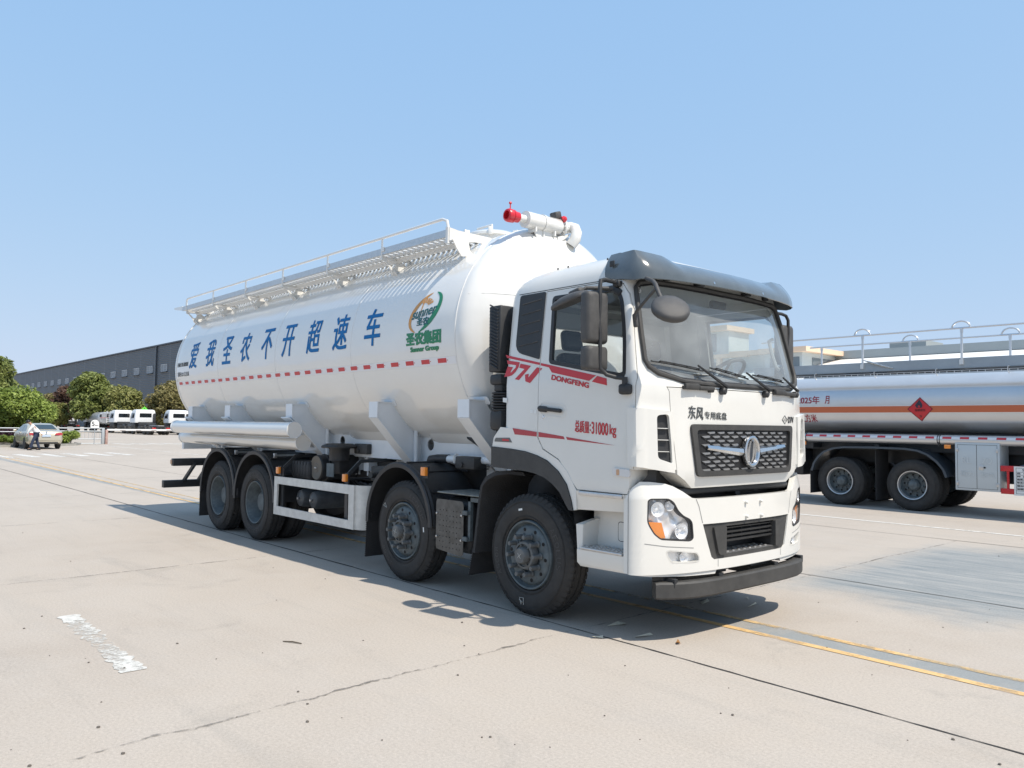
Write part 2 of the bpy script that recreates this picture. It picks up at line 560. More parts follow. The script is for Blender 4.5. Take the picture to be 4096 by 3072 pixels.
def ribbon(pts, w, name, m, z=.004, jit=0, seed=1):
    rnd = random.Random(seed)
    vs, fs = [], []
    for i, p in enumerate(pts):
        a, b_ = Vector(pts[max(0, i - 1)]), Vector(pts[min(len(pts) - 1, i + 1)])
        d = (b_ - a).normalized(); nrm = Vector((-d.y, d.x))
        ww = w * (1 + jit * rnd.uniform(-1, 1)) / 2
        q = Vector(p)
        vs += [(*(q + nrm * ww), z), (*(q - nrm * ww), z)]
    for i in range(len(pts) - 1):
        fs.append((2 * i, 2 * i + 1, 2 * i + 3, 2 * i + 2))
    return struct(M().add(vs, fs).obj(name, m, smooth=0))
def wob(x0, y0, x1, y1, n, a, seed):
    rnd = random.Random(seed); o = 0; out = []
    for i in range(n + 1):
        t = i / n; o = o * .85 + rnd.uniform(-a, a)
        d = Vector((x1 - x0, y1 - y0)); nn = Vector((-d.y, d.x)).normalized()
        p = Vector((x0, y0)) + d * t + nn * o
        out.append((p.x, p.y))
    return out
ribbon([(-70, .55), (-30, .34), (-12, .02), (-4, -.12), (6, -.15), (40, -.17)], .08, "yellow_line", YELLOW)
ribbon([(-70, .95), (-30, .68), (-12, .36), (-4, .20), (2.0, .17)], .07, "yellow_line", YELLOW2)
ribbon([(2.0, .17), (2.62, .165)], .075, "yellow_line", YELLOW)
ribbon([(2.62, .165), (40, .12)], .07, "yellow_line", YELLOW2)
ribbon([(-60, 8.72), (-3, 8.66), (30, 8.5)], .11, "white_line", LINEW)
ribbon([(-2.44 + k * .04, -4.29 - .0006 * k) for k in range(50)], .15, "lane_dash", LINEF, jit=.3)
for k in range(6):
    y = .48 + k * 1.04
    ribbon([(-38.4 - .2 * k, y - .1), (-34.8 - .2 * k, y + .1)], .42, "crosswalk_stripe", LINEW, z=.005)
for k in range(6):
    ribbon([(-57.0, 10.6 + k * 1.1), (-53.4, 10.8 + k * 1.1)], .45, "crosswalk_stripe", LINEW, z=.005)
ribbon(wob(-60, -1.05, -3, -1.2, 160, .008, 3), .022, "expansion_joint", JOINT, jit=.3)
ribbon(wob(-3, -1.2, 30, -1.28, 300, .004, 4), .014, "expansion_joint", JOINT, jit=.55)
ribbon(wob(.84, -5.9, .62, -1.25, 140, .012, 5), .022, "slab_crack", CRACK, jit=.6)
ribbon(wob(.62, -1.2, .56, 7.2, 120, .008, 6), .018, "slab_crack", CRACK, jit=.6)
ribbon(wob(-4.2, -7, -4.45, 7.2, 160, .010, 7), .018, "slab_crack", CRACK, jit=.6)
ribbon(wob(-60, 3.1, 30, 2.45, 240, .006, 8), .016, "expansion_joint", JOINT, jit=.4)
ribbon(wob(-40, 7.25, 30, 7.15, 200, .006, 9), .016, "expansion_joint", JOINT, jit=.4)
for k, x in enumerate((-9.4, -14.4, -19.4, -24.5, 5.6)):
    ribbon(wob(x, -9, x, 7.2, 120, .008, 20 + k), .02, "slab_crack", CRACK, jit=.5)

# ------------------------------------------------------------------ kerb and planting island
KERB = mat("kerb_stone", (.36, .35, .32), .8, noise=.2, nscale=3)
SOIL = mat("soil", (.10, .085, .06), .95, noise=.4, nscale=4)
kp = [(-49.1, -14), (-49.3, 0), (-50.1, 3.2), (-51.1, 5.6), (-52.4, 7.1), (-54.0, 7.75), (-55.0, 7.7)]
k_ = M()
vs, fs = [], []
for i, p in enumerate(kp):
    a, b_ = Vector(kp[max(0, i - 1)]), Vector(kp[min(len(kp) - 1, i + 1)])
    d = (b_ - a).normalized(); nn = Vector((-d.y, d.x)) * .15
    q = Vector(p)
    vs += [(q.x, q.y, 0), (q.x, q.y, .14), (q.x + nn.x, q.y + nn.y, .14), (q.x + nn.x, q.y + nn.y, 0)]
for i in range(len(kp) - 1):
    for j in range(4):
        fs.append((4 * i + j, 4 * i + (j + 1) % 4, 4 * i + 4 + (j + 1) % 4, 4 * i + 4 + j))
fs += [(0, 1, 2, 3), tuple(len(vs) - 4 + j for j in (3, 2, 1, 0))]
struct(k_.add(vs, fs).obj("kerb", KERB, smooth=0))
s_ = M()
ins = [(-49.4, -14), (-49.6, 0), (-50.4, 3.2), (-51.3, 5.4), (-52.5, 6.85), (-54.0, 7.5), (-60, 7.4), (-75, 8.5), (-75, -14)]
s_.add([(x, y, .10) for x, y in ins], [tuple(range(len(ins)))])
struct(s_.obj("planting_bed", SOIL, smooth=0))

# ------------------------------------------------------------------ buildings
CLAD = mat("dark_grey_cladding", (.098, .112, .128), .55, noise=.10, nscale=.6, detail=8)
def cladding():
    t = CLAD.node_tree; b = t.nodes["Principled BSDF"]
    tc = t.nodes.new("ShaderNodeTexCoord"); w = t.nodes.new("ShaderNodeTexWave")
    w.wave_type = 'BANDS'; w.bands_direction = 'Z'; w.inputs["Scale"].default_value = .9; w.inputs["Distortion"].default_value = 0
    t.links.new(tc.outputs["Object"], w.inputs["Vector"])
    bp = t.nodes.new("ShaderNodeBump"); bp.inputs["Strength"].default_value = .6; bp.inputs["Distance"].default_value = .12
    t.links.new(w.outputs[0], bp.inputs["Height"]); t.links.new(bp.outputs[0], b.inputs["Normal"])
    sx = t.nodes.new("ShaderNodeSeparateXYZ"); t.links.new(tc.outputs["Object"], sx.inputs[0])
    f = node_math(t, 'FRACT', node_math(t, 'DIVIDE', node_math(t, 'ADD', sx.outputs[0], 176.05), 9.0))
    k = node_math(t, 'MULTIPLY', node_math(t, 'LESS_THAN', f, .022), .65)
    src = b.inputs["Base Color"].links[0].from_socket
    t.links.new(node_mix(t, k, src, (.21, .23, .25, 1)), b.inputs["Base Color"])       # pressed vertical joints
cladding()
SEAM = mat("cladding_seam", (.15, .165, .18), .5)
ROOFEDGE = mat("warehouse_roof_flashing", (.05, .06, .075), .5)
WINGL = mat("warehouse_window_glass", (.20, .225, .245), .25, noise=.3, nscale=.4)
WINFR = mat("warehouse_window_frame", (.42, .44, .46), .5)
wh = thing("warehouse", "long dark grey metal clad warehouse with a single row of high windows", "warehouse", (-200, 45, 0))
M().bx(-180, 85, 0, 60, 0, 16.35).obj("wall", CLAD, wh, smooth=0)
M().bx(-180.2, 85.2, -.25, 60.2, 16.352, 16.6).obj("roof_flashing", ROOFEDGE, wh, smooth=0)
xdp = 41.5
M().bx(xdp - .13, xdp + .13, -.3, -.065, 0, 16.3).obj("downpipe", ROOFEDGE, wh, smooth=0)
wf = None
for k in range(21):
    x = 45.8 - k * 8.55 + 0
    if wf is None:
        f = M()
        for (a, b_, c, d) in ((-1.8, 1.8, -.7, -.58), (-1.8, 1.8, .58, .7), (-1.8, -1.68, -.58, .58), (1.68, 1.8, -.58, .58), (-.06, .06, -.58, .58), (-.95, -.87, -.58, .58), (.87, .95, -.58, .58)):
            f.bx(a, b_, -.10, 0.02, c, d)
        wf = f.obj("window", WINFR, wh, smooth=0)
        pn = M().bx(-1.68, 1.68, -.05, .02, -.58, .58).obj("pane", WINGL, wf, smooth=0)
        sill = M().bx(-1.95, 1.95, -.3, 0.02, -.86, -.71).obj("sill", ROOFEDGE, wf, smooth=0)
        wf.location = (x, -.005, 11.9)
    else:
        c = copy_tree(wf, wh); c.location = (x, -.005, 11.9)

PALEW = mat("pale_wall_render", (.72, .74, .73), .7, noise=.05, nscale=.5)
BANDG = mat("grey_parapet_panel", (.33, .36, .36), .5, noise=.06, nscale=.4)
lb = thing("factory_building", "long low white factory hall with grey parapet behind the silver fuel tanker", "building", (-20, 76, 0))
M().bx(-32, 120, .3, 60, 0, 9.15).obj("wall", PALEW, lb, smooth=0)
M().bx(-32.2, 120.2, 0, 60.2, 9.152, 10.0).obj("parapet", BANDG, lb, smooth=0)
M().bx(-10.6, -7.0, 1.6, 6, 10.002, 10.75).obj("roof_plant_box", BANDG, lb, smooth=0).name = "roof_plant_box"
M().bx(2.4, 14, 1.6, 8, 10.002, 11.0).obj("roof_plant_box", BANDG, lb, smooth=0)
cp_ = M(); cp_.loft([[(-32, -15, 6.1), (-32, -.01, 9.1), (-32, -.01, 8.9), (-32, -15, 5.9)], [(120, -15, 6.1), (120, -.01, 9.1), (120, -.01, 8.9), (120, -15, 5.9)]])
cp_.obj("canopy_roof", mat("white_canopy_sheet", (.78, .79, .78), .5), lb, smooth=0)
pm_ = M()
for x in range(-30, 120, 10): pm_.bx(x - .15, x + .15, -14.5, -14.2, 0, 6.0)
pm_.obj("canopy_posts", BANDG, lb, smooth=0)['kind'] = 'stuff'

CREAM = mat("office_pale_panel", (.50, .56, .57), .6, noise=.05, nscale=.6)
CORN = mat("office_peach_ledge", (.76, .56, .40), .6)
OFGL = mat("office_blue_grey_glass", (.16, .20, .225), .12)
ob = thing("office_building", "stepped office block with peach ledges and grey glazing beyond the tank trucks", "building", (-35.6, 69, 0))
def block(x0, x1, h, d):
    return M().bx(x0, x1, 0, d, 0, h)
b1 = M(); b1.bx(-30, -8.6, 0, 4, 0, 12.3); b1.bx(-8.598, -4.2, .6, 7, 0, 9.45); b1.bx(-4.198, 0, 0, 26, 0, 9.45)
b1.obj("wall", CREAM, ob, smooth=0)
c1 = M()
c1.bx(-30.5, -8.2, -.9, 4.5, 12.302, 12.85); c1.bx(-8.19, -4.51, -.5, 7.5, 9.452, 9.93); c1.bx(-4.5, .9, -.9, 27, 9.452, 9.95)
c1.bx(-30.5, -6.0, -.55, -.004, 9.3, 9.72); c1.bx(-30.5, -6.0, -.55, -.004, 5.6, 6.0)
c1.obj("ledge", CORN, ob, smooth=0)
cl = M()
for x in (-9.6, -13.6, -17.6, -21.6, -25.6):
    cl.bx(x - .22, x + .22, -.5, -.006, 6.002, 9.298)
cl.obj("column", CORN, ob, smooth=0)
proto = None
for z in (6.4, 10.1):
    for k in range(6):
        x = -11.6 - k * 3.4
        o = M().bx(-1.45, 1.45, -.06, 0.01, 0, 2.0 if z > 9 else 2.5).obj("window", OFGL, ob, smooth=0)
        o.location = (x, 0, z)
o = M().bx(-8.2, -7.4, .52, .61, 7.4, 9.6).obj("window", WINFR, ob, smooth=0)
o = M().bx(-3.6, -.3, -.05, .01, 7.9, 9.0).obj("window", OFGL, ob, smooth=0)
o = M().bx(-.01, .06, 2, 22, 7.9, 9.0).obj("window", OFGL, ob, smooth=0)

rb = thing("opposite_building", "pale building with rows of windows, seen only mirrored in the white truck's flank", "building", (0, -52, 0))
M().bx(-50, 34, -14, 0, 0, 9.5).obj("wall", PALEW, rb, smooth=0)
for z in (1.6, 5.4):
    for k in range(16):
        o = M().bx(-1.5, 1.5, -.02, .03, 0, 2.1).obj("window", OFGL, rb, smooth=0); o.location = (-46 + k * 5.1, 0, z)
# ------------------------------------------------------------------ trees and shrubs
def leafmat(name, c0, c1, sc=1.1):
    m = bpy.data.materials.new(name); m.use_nodes = True
    t = m.node_tree; b = t.nodes["Principled BSDF"]
    tc = t.nodes.new("ShaderNodeTexCoord")
    a = node_noise(t, tc.outputs["Object"], sc, 3, .6)
    c = node_noise(t, tc.outputs["Object"], sc * 9, 2, .6)
    s = node_mix(t, .55, a, c)
    col = node_ramp(t, s, .36, .64, (*c0, 1), (*c1, 1))
    t.links.new(col, b.inputs["Base Color"])
    b.inputs["Roughness"].default_value = .5; b.inputs["Specular IOR Level"].default_value = .3
    tl = t.nodes.new("ShaderNodeBsdfTranslucent"); t.links.new(col, tl.inputs[0])
    mx = t.nodes.new("ShaderNodeMixShader"); mx.inputs[0].default_value = .3
    t.links.new(b.outputs[0], mx.inputs[1]); t.links.new(tl.outputs[0], mx.inputs[2])
    t.links.new(mx.outputs[0], t.nodes["Material Output"].inputs[0])
    return m
LF_A = leafmat("osmanthus_leaves", (.085, .12, .03), (.34, .38, .12))
LF_B = leafmat("bright_bush_leaves", (.075, .13, .022), (.40, .48, .11))
LF_C = leafmat("yellow_green_leaves", (.10, .125, .03), (.38, .37, .13))
LF_D = leafmat("maroon_leaves", (.09, .05, .038), (.18, .11, .075))
LF_E = leafmat("brownish_leaves", (.11, .115, .04), (.36, .30, .13))
LF_P = leafmat("purple_hedge_leaves", (.03, .012, .02), (.08, .03, .05), 2)
BARK = mat("tree_bark", (.10, .08, .06), .9, noise=.4, nscale=5)

def leaves(lobes, n, size, seed, thr=.36, nsc=.55, surf=.72):
    rng = np.random.default_rng(seed)
    vol = np.array([l[3] * l[4] * l[5] for l in lobes]) ** .67
    idx = rng.choice(len(lobes), n, p=vol / vol.sum())
    L = np.array(lobes)[idx]
    d = rng.normal(size=(n, 3)); d /= np.linalg.norm(d, axis=1)[:, None]
    r = surf + (1.06 - surf) * rng.random(n) ** .7
    r = np.where(rng.random(n) < .2, rng.random(n) ** .5, r)
    p = L[:, :3] + d * L[:, 3:6] * r[:, None]
    # clumps: several octaves of sines with random phases
    f = np.zeros(n)
    for k in range(7):
        w = rng.normal(size=3) * (2.4 / nsc) * (.55 + .25 * k); ph = rng.random() * 6.28
        f += np.sin(p @ w + ph) / (1 + .35 * k)
    f = (f - f.min()) / (f.max() - f.min())
    keep = f > thr
    p, d = p[keep], d[keep]; f = f[keep]; n = len(p)
    p += d * ((f - .6) * size * 2.0)[:, None]
    nr = d * .8 + rng.normal(size=(n, 3)) * .65 + np.array([0, 0, .45])
    nr /= np.linalg.norm(nr, axis=1)[:, None]
    t = np.cross(nr, rng.normal(size=(n, 3))); t /= np.linalg.norm(t, axis=1)[:, None]
    b = np.cross(nr, t)
    s = size * (.6 + .8 * rng.random(n))[:, None]
    q = np.stack([p - t * s, p - b * s * .45 + nr * s * .12, p + t * s, p + b * s * .45 + nr * s * .12], 1)
    return q.reshape(-1, 3), n
def leaf_obj(name, m, parent, lobes, n, size, seed, **k):
    v, c = leaves(lobes, n, size, seed, **k)
    me = bpy.data.meshes.new(name)
    me.vertices.add(len(v)); me.vertices.foreach_set("co", v.ravel())
    me.loops.add(4 * c); me.loops.foreach_set("vertex_index", np.arange(4 * c))
    me.polygons.add(c); me.polygons.foreach_set("loop_start", np.arange(0, 4 * c, 4))
    me.update(calc_edges=True); me.validate()
    return link(name, me, m, parent)
def tree(name, label, x, y, lobes, m, n, size, seed, th=1.6, tr=.16, group=None, cat="tree", **k):
    t = thing(name, label, cat, (x, y, 0), 0, group)
    leaf_obj("crown", m, t, lobes, n, size, seed, **k)
    tm = M(); rnd = random.Random(seed)
    tm.tube([(0, 0, 0), (.05, .02, th * .6), (0, 0, th), (.1, 0, th * 1.5)], tr, 8, rr=[tr * 1.25, tr, tr * .85, tr * .6])
    for l in lobes[:6]:
        a = Vector((0, 0, th * rnd.uniform(.7, 1.1)))
        e = Vector(l[:3]); tm.tube([a, a.lerp(e, .5) + Vector((0, 0, .2)), e], tr * .5, 6, rr=[tr * .6, tr * .4, tr * .15])
    tm.obj("trunk", BARK, t)
    return t
def lobeset(w, h0, h1, n, seed, flat=.75, cone=0):
    """lobes filling an egg of half-width w between heights h0 and h1"""
    rnd = random.Random(seed); out = []
    H_ = (h1 - h0) / 2; zc = (h0 + h1) / 2
    out.append((0, 0, zc, w * .66, w * .66, H_ * .72))
    for k in range(n):
        a = k * 2.4 + rnd.uniform(-.5, .5); u = rnd.uniform(-.85, .9)
        rr = w * math.sqrt(max(0, 1 - u * u)) * .62 * (1 - cone * max(0, u))
        s = w * rnd.uniform(.26, .42) * (1 - cone * .5 * max(0, u))
        out.append((cos(a) * rr, sin(a) * rr, zc + u * H_ * .78, s, s, s * flat))
    return out
tree("broadleaf_tree", "tall green tree rising above the big round bush", -78, 5.2, lobeset(3.5, 1.2, 8.6, 26, 1, cone=.5), LF_A, 20000, .17, 11, 1.6)
tree("round_bush", "big bright green rounded bush directly behind the parked sedan", -64, 5.15, lobeset(3.15, .35, 3.7, 26, 2, .8), LF_B, 26000, .13, 12, .5, .12, cat="bush", thr=.3, nsc=.4)
tree("broadleaf_tree", "small yellowish tree peeking out between the round bush and the maroon tree", -140, 23.2, lobeset(2.5, .6, 6.3, 14, 3), LF_E, 6500, .2, 13)
tree("broadleaf_tree", "tallest green tree in front of the warehouse, behind the silver tank wagon", -118, 23.9, lobeset(3.6, .8, 9.5, 26, 4, cone=.5), LF_A, 20000, .24, 14)
tree("broadleaf_tree", "maroon leaved tree half hidden by the tallest tree before the warehouse", -127, 22.6, lobeset(2.5, .8, 7.2, 14, 5), LF_D, 7000, .24, 15)
tree("broadleaf_tree", "lower green tree joined to the tallest one, above the green diamond board", -113, 26.9, lobeset(3.3, .6, 6.7, 22, 6), LF_C, 15000, .23, 16)
tree("broadleaf_tree", "brownish green tree next to the big white tank's rear end", -108, 31.6, lobeset(3.6, .6, 7.7, 24, 7), LF_E, 18000, .22, 17)
tree("broadleaf_tree", "low green tree filling the gap below the maroon tree", -122, 20.2, lobeset(2.0, .4, 4.3, 12, 8), LF_C, 6000, .23, 18)

def hedge(label, x, y, lx, ly, h, m, n, size, seed, z=.12):
    t = thing("clipped_hedge", label, "hedge", (x, y, z))
    rnd = random.Random(seed); lobes = []
    for k in range(int(14 * max(lx, ly)) + 6):
        s = h * rnd.uniform(.26, .4)
        lobes.append((rnd.uniform(-lx, lx), rnd.uniform(-ly, ly), rnd.uniform(.3, .72) * h, s * 1.2, s * 1.2, s))
    leaf_obj("foliage", m, t, lobes, n, size, seed, thr=.22, nsc=.2)
    for k in range(6):
        a = lobes[k]; M().tube([(a[0] * .7, a[1] * .7, -.02), (a[0], a[1], a[2])], .015, 5).obj("stem", BARK, t)
    return t
hedge("low bright hedge on the kerbed bed along the railing", -52.4, .4, .7, 4.2, .62, LF_B, 15000, .06, 31)
hedge("small rounded shrub on the kerb corner beside the barred yard gate", -53.2, 6.55, .75, .62, .82, LF_B, 9000, .06, 32)
hedge("purple leaved hedge growing behind the railing", -57.6, .5, .6, 5.0, .95, LF_P, 9000, .08, 33)
# ================================================================== THE POWDER TANK TRUCK (x forward, its right flank at -y)
T = thing("tank_truck", "white bulk tank truck with blue slogan on its tank and red cab stripes", "truck", (0, 0, 0))
AX = (0.0, -1.968, -5.757, -7.106)
WR = .531
itp = np.interp
def Wz(z): return float(itp(z, [0, 1.0, 1.2, 2.05, 2.85, 2.95, 3.02, 3.08, 3.12, 3.15], [1.215, 1.215, 1.24, 1.24, 1.145, 1.125, 1.085, 1.00, .9, .7]))
def xf0(z): return float(itp(z, [0, 1.18, 1.25, 1.35, 2.0, 2.06, 2.86, 3.0, 3.06, 3.1, 3.13, 3.15], [1.405, 1.41, 1.445, 1.45, 1.437, 1.40, 1.19, 1.15, 1.11, 1.05, .95, .8]))
def kf(z): return float(itp(z, [0, 1.95, 2.08, 2.6, 2.86, 3.15], [.18, .18, .155, .155, .18, .16]))
def xf(y, z): return xf0(z) - kf(z) * (abs(y) / 1.2) ** 4
def xr(z): return float(itp(z, [0, 2.0, 2.8, 2.9, 3.0, 3.08, 3.13, 3.15], [-.33, -.33, -.35, -.34, -.27, -.12, .02, .2]))
def half(z):
    """outline of the cab at height z, rear centre -> right flank -> front centre"""
    w = Wz(z); r = xr(z)
    yc = w - .055
    P = [(r, 0), (r, -w * .5), (r, -w + .09), (r + .028, -w + .028), (r + .09, -w)]
    fx = xf(yc, z)
    xs = fx - .055
    P += [(r + .09 + (xs - r - .09) * t, -w) for t in (.2, .4, .6, .8, 1)]
    for t in (.25, .5, .75):
        a = Vector((xs, -w)); b = Vector((fx - .004, -w)); c = Vector((fx, -yc))
        q = a * (1 - t) ** 2 + b * 2 * t * (1 - t) + c * t * t
        P.append((q.x, q.y))
    for k in range(14):
        y = -yc * (1 - k / 13)
        P.append((xf(y, z), y))
    return P
def ring(z, inset=0):
    h = half(z)
    full = h + [(x, -y) for x, y in reversed(h[1:-1])]
    if inset:
        cx = .55
        n = len(full); out = []
        for i, (x, y) in enumerate(full):
            a, b = Vector(full[i - 1]), Vector(full[(i + 1) % n])
            d = (b - a).normalized()
            out.append((x - d.y * inset, y + d.x * inset))
        full = out
    return [(x, y, z) for x, y in full]
zs = [1.12, 1.16, 1.2, 1.26, 1.34, 1.5, 1.7, 1.9, 1.99, 2.03, 2.08, 2.2, 2.35, 2.5, 2.65, 2.8, 2.87, 2.93, 2.99, 3.04, 3.08, 3.12, 3.145]
outer = M().loft([ring(z) for z in zs]).mesh("o", smooth=0)
zi = [1.52, 1.7, 1.95, 2.08, 2.35, 2.65, 2.87, 2.95, 3.02, 3.06]
def inring(z):
    zz = z
    w = Wz(zz); r = xr(zz)
    yy = w - .13
    h = [(r + .05, -yy), (r + .12, -w + .05), (xf(yy, zz) - .13, -w + .05)] + [(xf(y, zz) - .05, y) for y in np.linspace(-yy, yy, 13)]
    h += [(xf(yy, zz) - .13, w - .05), (r + .12, w - .05), (r + .05, yy)]
    return [(float(x), float(y), z) for x, y in h]
inner = M().loft([inring(z) for z in zi]).mesh("i", smooth=0)
shell = boolean(outer, inner, 'DIFFERENCE')
# wheel arch, low front corners
arch = [(-.8, .8), (-.8, 1.6), (-.1, 1.6), (.16, 1.57), (.20, 1.48), (.42, 1.385), (.63, 1.15), (.63, .8)]
shell = boolean(shell, prism(arch, 'y', -1.6, 1.6), 'DIFFERENCE')
shell = boolean(shell, prism([(1.19, 1.0), (1.6, 1.0), (1.6, 1.335), (1.19, 1.345)], 'y', -1.6, 1.6), 'DIFFERENCE')
# windscreen opening
WS = [(0, 2.014), (.53, 2.016), (.81, 2.028), (1.04, 2.085), (1.115, 2.14), (1.14, 2.2), (1.125, 2.41), (1.10, 2.67), (1.08, 2.80), (1.035, 2.85), (.92, 2.872), (.3, 2.874), (0, 2.873)]
WSF = WS + [(-y, z) for y, z in reversed(WS[1:-1])]
def inset2(poly, d):
    n = len(poly); out = []
    ar = sum(poly[i][0] * poly[(i + 1) % n][1] - poly[(i + 1) % n][0] * poly[i][1] for i in range(n))
    sg = 1 if ar > 0 else -1
    for i in range(n):
        a, p, b = Vector(poly[i - 1]), Vector(poly[i]), Vector(poly[(i + 1) % n])
        n1 = (p - a).normalized(); n2 = (b - p).normalized()
        n1 = Vector((-n1.y, n1.x)) * sg; n2 = Vector((-n2.y, n2.x)) * sg
        q = n1 + n2
        q = q / max(.3, q.dot(n1))
        out.append((p.x + q.x * d, p.y + q.y * d))
    return out
shell = boolean(shell, prism(inset2(WSF, .02), 'x', .75, 1.7), 'DIFFERENCE')
# rear window
shell = boolean(shell, prism(rrect(-.8, .8, 2.2, 2.62, .08), 'x', -.6, -.1), 'DIFFERENCE')
# front flap
FL = [(.985, 1.985), (.965, 1.955), (.949, 1.72), (.899, 1.304), (.72, 1.19)]
FLP = FL + [(-y, z) for y, z in reversed(FL)]
outer2 = M().loft([ring(z) for z in zs]).mesh("o2", smooth=0)
flap = boolean(outer2.copy(), prism(FLP, 'x', 1.1, 1.7), 'INTERSECT')
# below the flap line the solid is cut away a bit wider to leave the shut line
shell = boolean(shell, prism(inset2(FLP, -.006) , 'x', 1.1, 1.7), 'DIFFERENCE')
shell = boolean(shell, prism([(-1.0, 1.0), (1.0, 1.0), (1.0, 1.2), (-1.0, 1.2)], 'x', 1.1, 1.7), 'DIFFERENCE')
# doors
DOOR = [(.155, 2.86), (.155, 1.575), (.222, 1.475), (.413, 1.392), (.628, 1.150), (1.165, 1.148), (1.227, 1.30), (1.243, 2.05), (1.13, 2.61), (1.09, 2.74), (1.04, 2.82), (.97, 2.86)]
WIN = rpoly([(.245, 2.80), (.275, 2.222), (1.138, 2.062), (1.106, 2.41), (1.045, 2.70), (.98, 2.795)], [.03, .03, .05, .3, .12, .05], 4)
def door_mesh(s):
    a, b = (-1.6, -1.0) if s < 0 else (1.0, 1.6)
    d = boolean(shell0.copy(), prism(DOOR, 'y', a, b), 'INTERSECT')
    return boolean(d, prism(WIN, 'y', a, b), 'DIFFERENCE')
shell0 = shell
doors = {s: door_mesh(s) for s in (-1, 1)}
for s in (-1, 1):
    a, b = (-1.6, -1.0) if s < 0 else (1.0, 1.6)
    shell = boolean(shell, prism(inset2(DOOR, -.006), 'y', a, b), 'DIFFERENCE')
def finish(me, ang=30):
    bm = bmesh.new(); bm.from_mesh(me)
    bmesh.ops.remove_doubles(bm, verts=bm.verts[:], dist=1e-4)
    bmesh.ops.recalc_face_normals(bm, faces=bm.faces[:])
    bm.to_mesh(me); bm.free()
    me.shade_smooth(); me.set_sharp_from_angle(angle=rad(ang))
    return me
cab = link("cab_body", finish(shell), WHITE, T)
flapo = link("front_flap", finish(flap), WHITE, T)

def fside(s):
    return lambda u, v, w: (u, s * (Wz(v) + w), v)
def ffront(u, v, w):
    return (xf(u, v) + w, u, v)
R_ = fside(-1)
DRS = {}
for s in (-1, 1):
    d = link("door", finish(doors[s]), WHITE, T)
    DRS[s] = d
    fs_ = fside(s)
    # rubber window frame and glass
    M().flat(inset2(WIN, -.012), [inset2(WIN, .022)], lambda u, v, w: fs_(u, v, w + .004), .03, .15, .1).obj("window_seal", BLACKP, d)
    M().flat(inset2(WIN, .02), [], lambda u, v, w: fs_(u, v, w - .015), 0, .2, .1).obj("window_pane", SIDEGL, d)
    # handle
    h = M()
    h.box((.318, s * 1.262, 1.812), (.29, .026, .034), Matrix.Rotation(rad(5.4), 3, 'Y'), .012)
    h.box((.225, s * 1.252, 1.817), (.10, .03, .052), Matrix.Rotation(rad(5.4), 3, 'Y'), .012)
    h.obj("door_handle", BLACKP, d)
    M().lathe([(.0, .004), (.014, .004), (.018, .0), (.018, -.01)], (.219, s * 1.241, 1.748), (0, s, 0), 16).obj("lock", CHROME, d)
    # recess rim behind the handle
    M().flat(rrect(.17, .50, 1.75, 1.87, .055), [rrect(.178, .492, 1.757, 1.863, .05)], lambda u, v, w: fs_(u, v + (u - .33) * -.09, w + .0022), .004).obj("handle_recess_rim", WHITE, d)
    gl_ = M()
    gl_.flat([(-.22, 2.874), (.99, 2.874), (.99, 2.881), (-.22, 2.881)], [], lambda u, v, w: fs_(u, v, w + .0015), 0, .2)
    gl_.obj("drip_gap", INK, cab)
# windscreen: seal, top band, glass
seal = [(*ffront(y, z, .008),) for y, z in inset2(WSF, .010)]
M().tube([seal[i] if True else 0 for i in range(len(seal))], .02, 8, True).obj("windscreen_seal", BLACKD, T)
def dens(poly, st=.06):
    out = []
    n = len(poly)
    for i in range(n):
        a, b = Vector(poly[i]), Vector(poly[(i + 1) % n])
        k = max(1, int((b - a).length / st))
        out += [tuple(a.lerp(b, j / k)) for j in range(k)]
    return out
bandp = [(y, z) for y, z in inset2(WSF, .012)]
M().flat(dens(bandp), [dens(inset2(WSF, .045))], lambda u, v, w: ffront(u, v, w - .006), .004, .1, .1).obj("windscreen_border", BLACKP, T)
wsg = M().flat(dens(inset2(WSF, .014)), [], lambda u, v, w: ffront(u, v, w - .012), 0, .08, .08).obj("windscreen", WINDSCR, T)
M().lathe([(0, 0), (.027, 0)], ffront(-1.045, 2.775, -.002), (1, -.35, .3), 20).obj("safety_mark", PAPER, wsg)
cm = M()
for k in range(3):
    c0 = Vector(ffront(-1.045, 2.775, .002)); e = Vector((.33, .94, 0)).normalized()
    pts = [c0 + e * (-.008 + k * .009 + .008 * cos(t)) + Vector((.0, 0, .011 * sin(t))) for t in [rad(60 + 240 * j / 8) for j in range(9)]]
    cm.tube(pts, .0015, 5)
cm.obj("mark_letters", INK, wsg)
# interior
it = M()
it.bx(-.275, -.262, -1.12, 1.12, 1.56, 2.19); it.bx(-.275, -.262, -1.08, 1.08, 2.63, 2.95); it.bx(-.275, -.262, -1.12, -.81, 2.19, 2.63); it.bx(-.275, -.262, .81, 1.12, 2.19, 2.63)
it.bx(-.25, .95, -1.0, 1.0, 2.93, 2.945)
it.bx(-.24, .05, -1.05, 1.05, 2.78, 2.81)
it.obj("interior_lining", INTG, T)
dm = M()
dm.flat([(-1.07, 0), (1.07, 0), (1.07, 1), (-1.07, 1)], [], lambda u, v, w: (.88 + v * (xf(u, 2.03) - .88 - .05), u, 2.10 + .04 * sin(v * 3.1) - .03 * v + w), .35, .2, .12)
dm.obj("dashboard", DASHM, T)
pm = M()
for (x, y, a, sx, sy) in ((1.28, .55, .2, .2, .28), (1.22, .78, -.15, .19, .26), (1.26, -.45, .1, .24, .42)):
    pm.box((x, y, 2.128 + (1.22 - x) * .1), (sx, sy, .003), Matrix.Rotation(a, 3, 'Z') @ Matrix.Rotation(rad(8), 3, 'Y'))
pm.obj("dashboard_paper", PAPER, T)
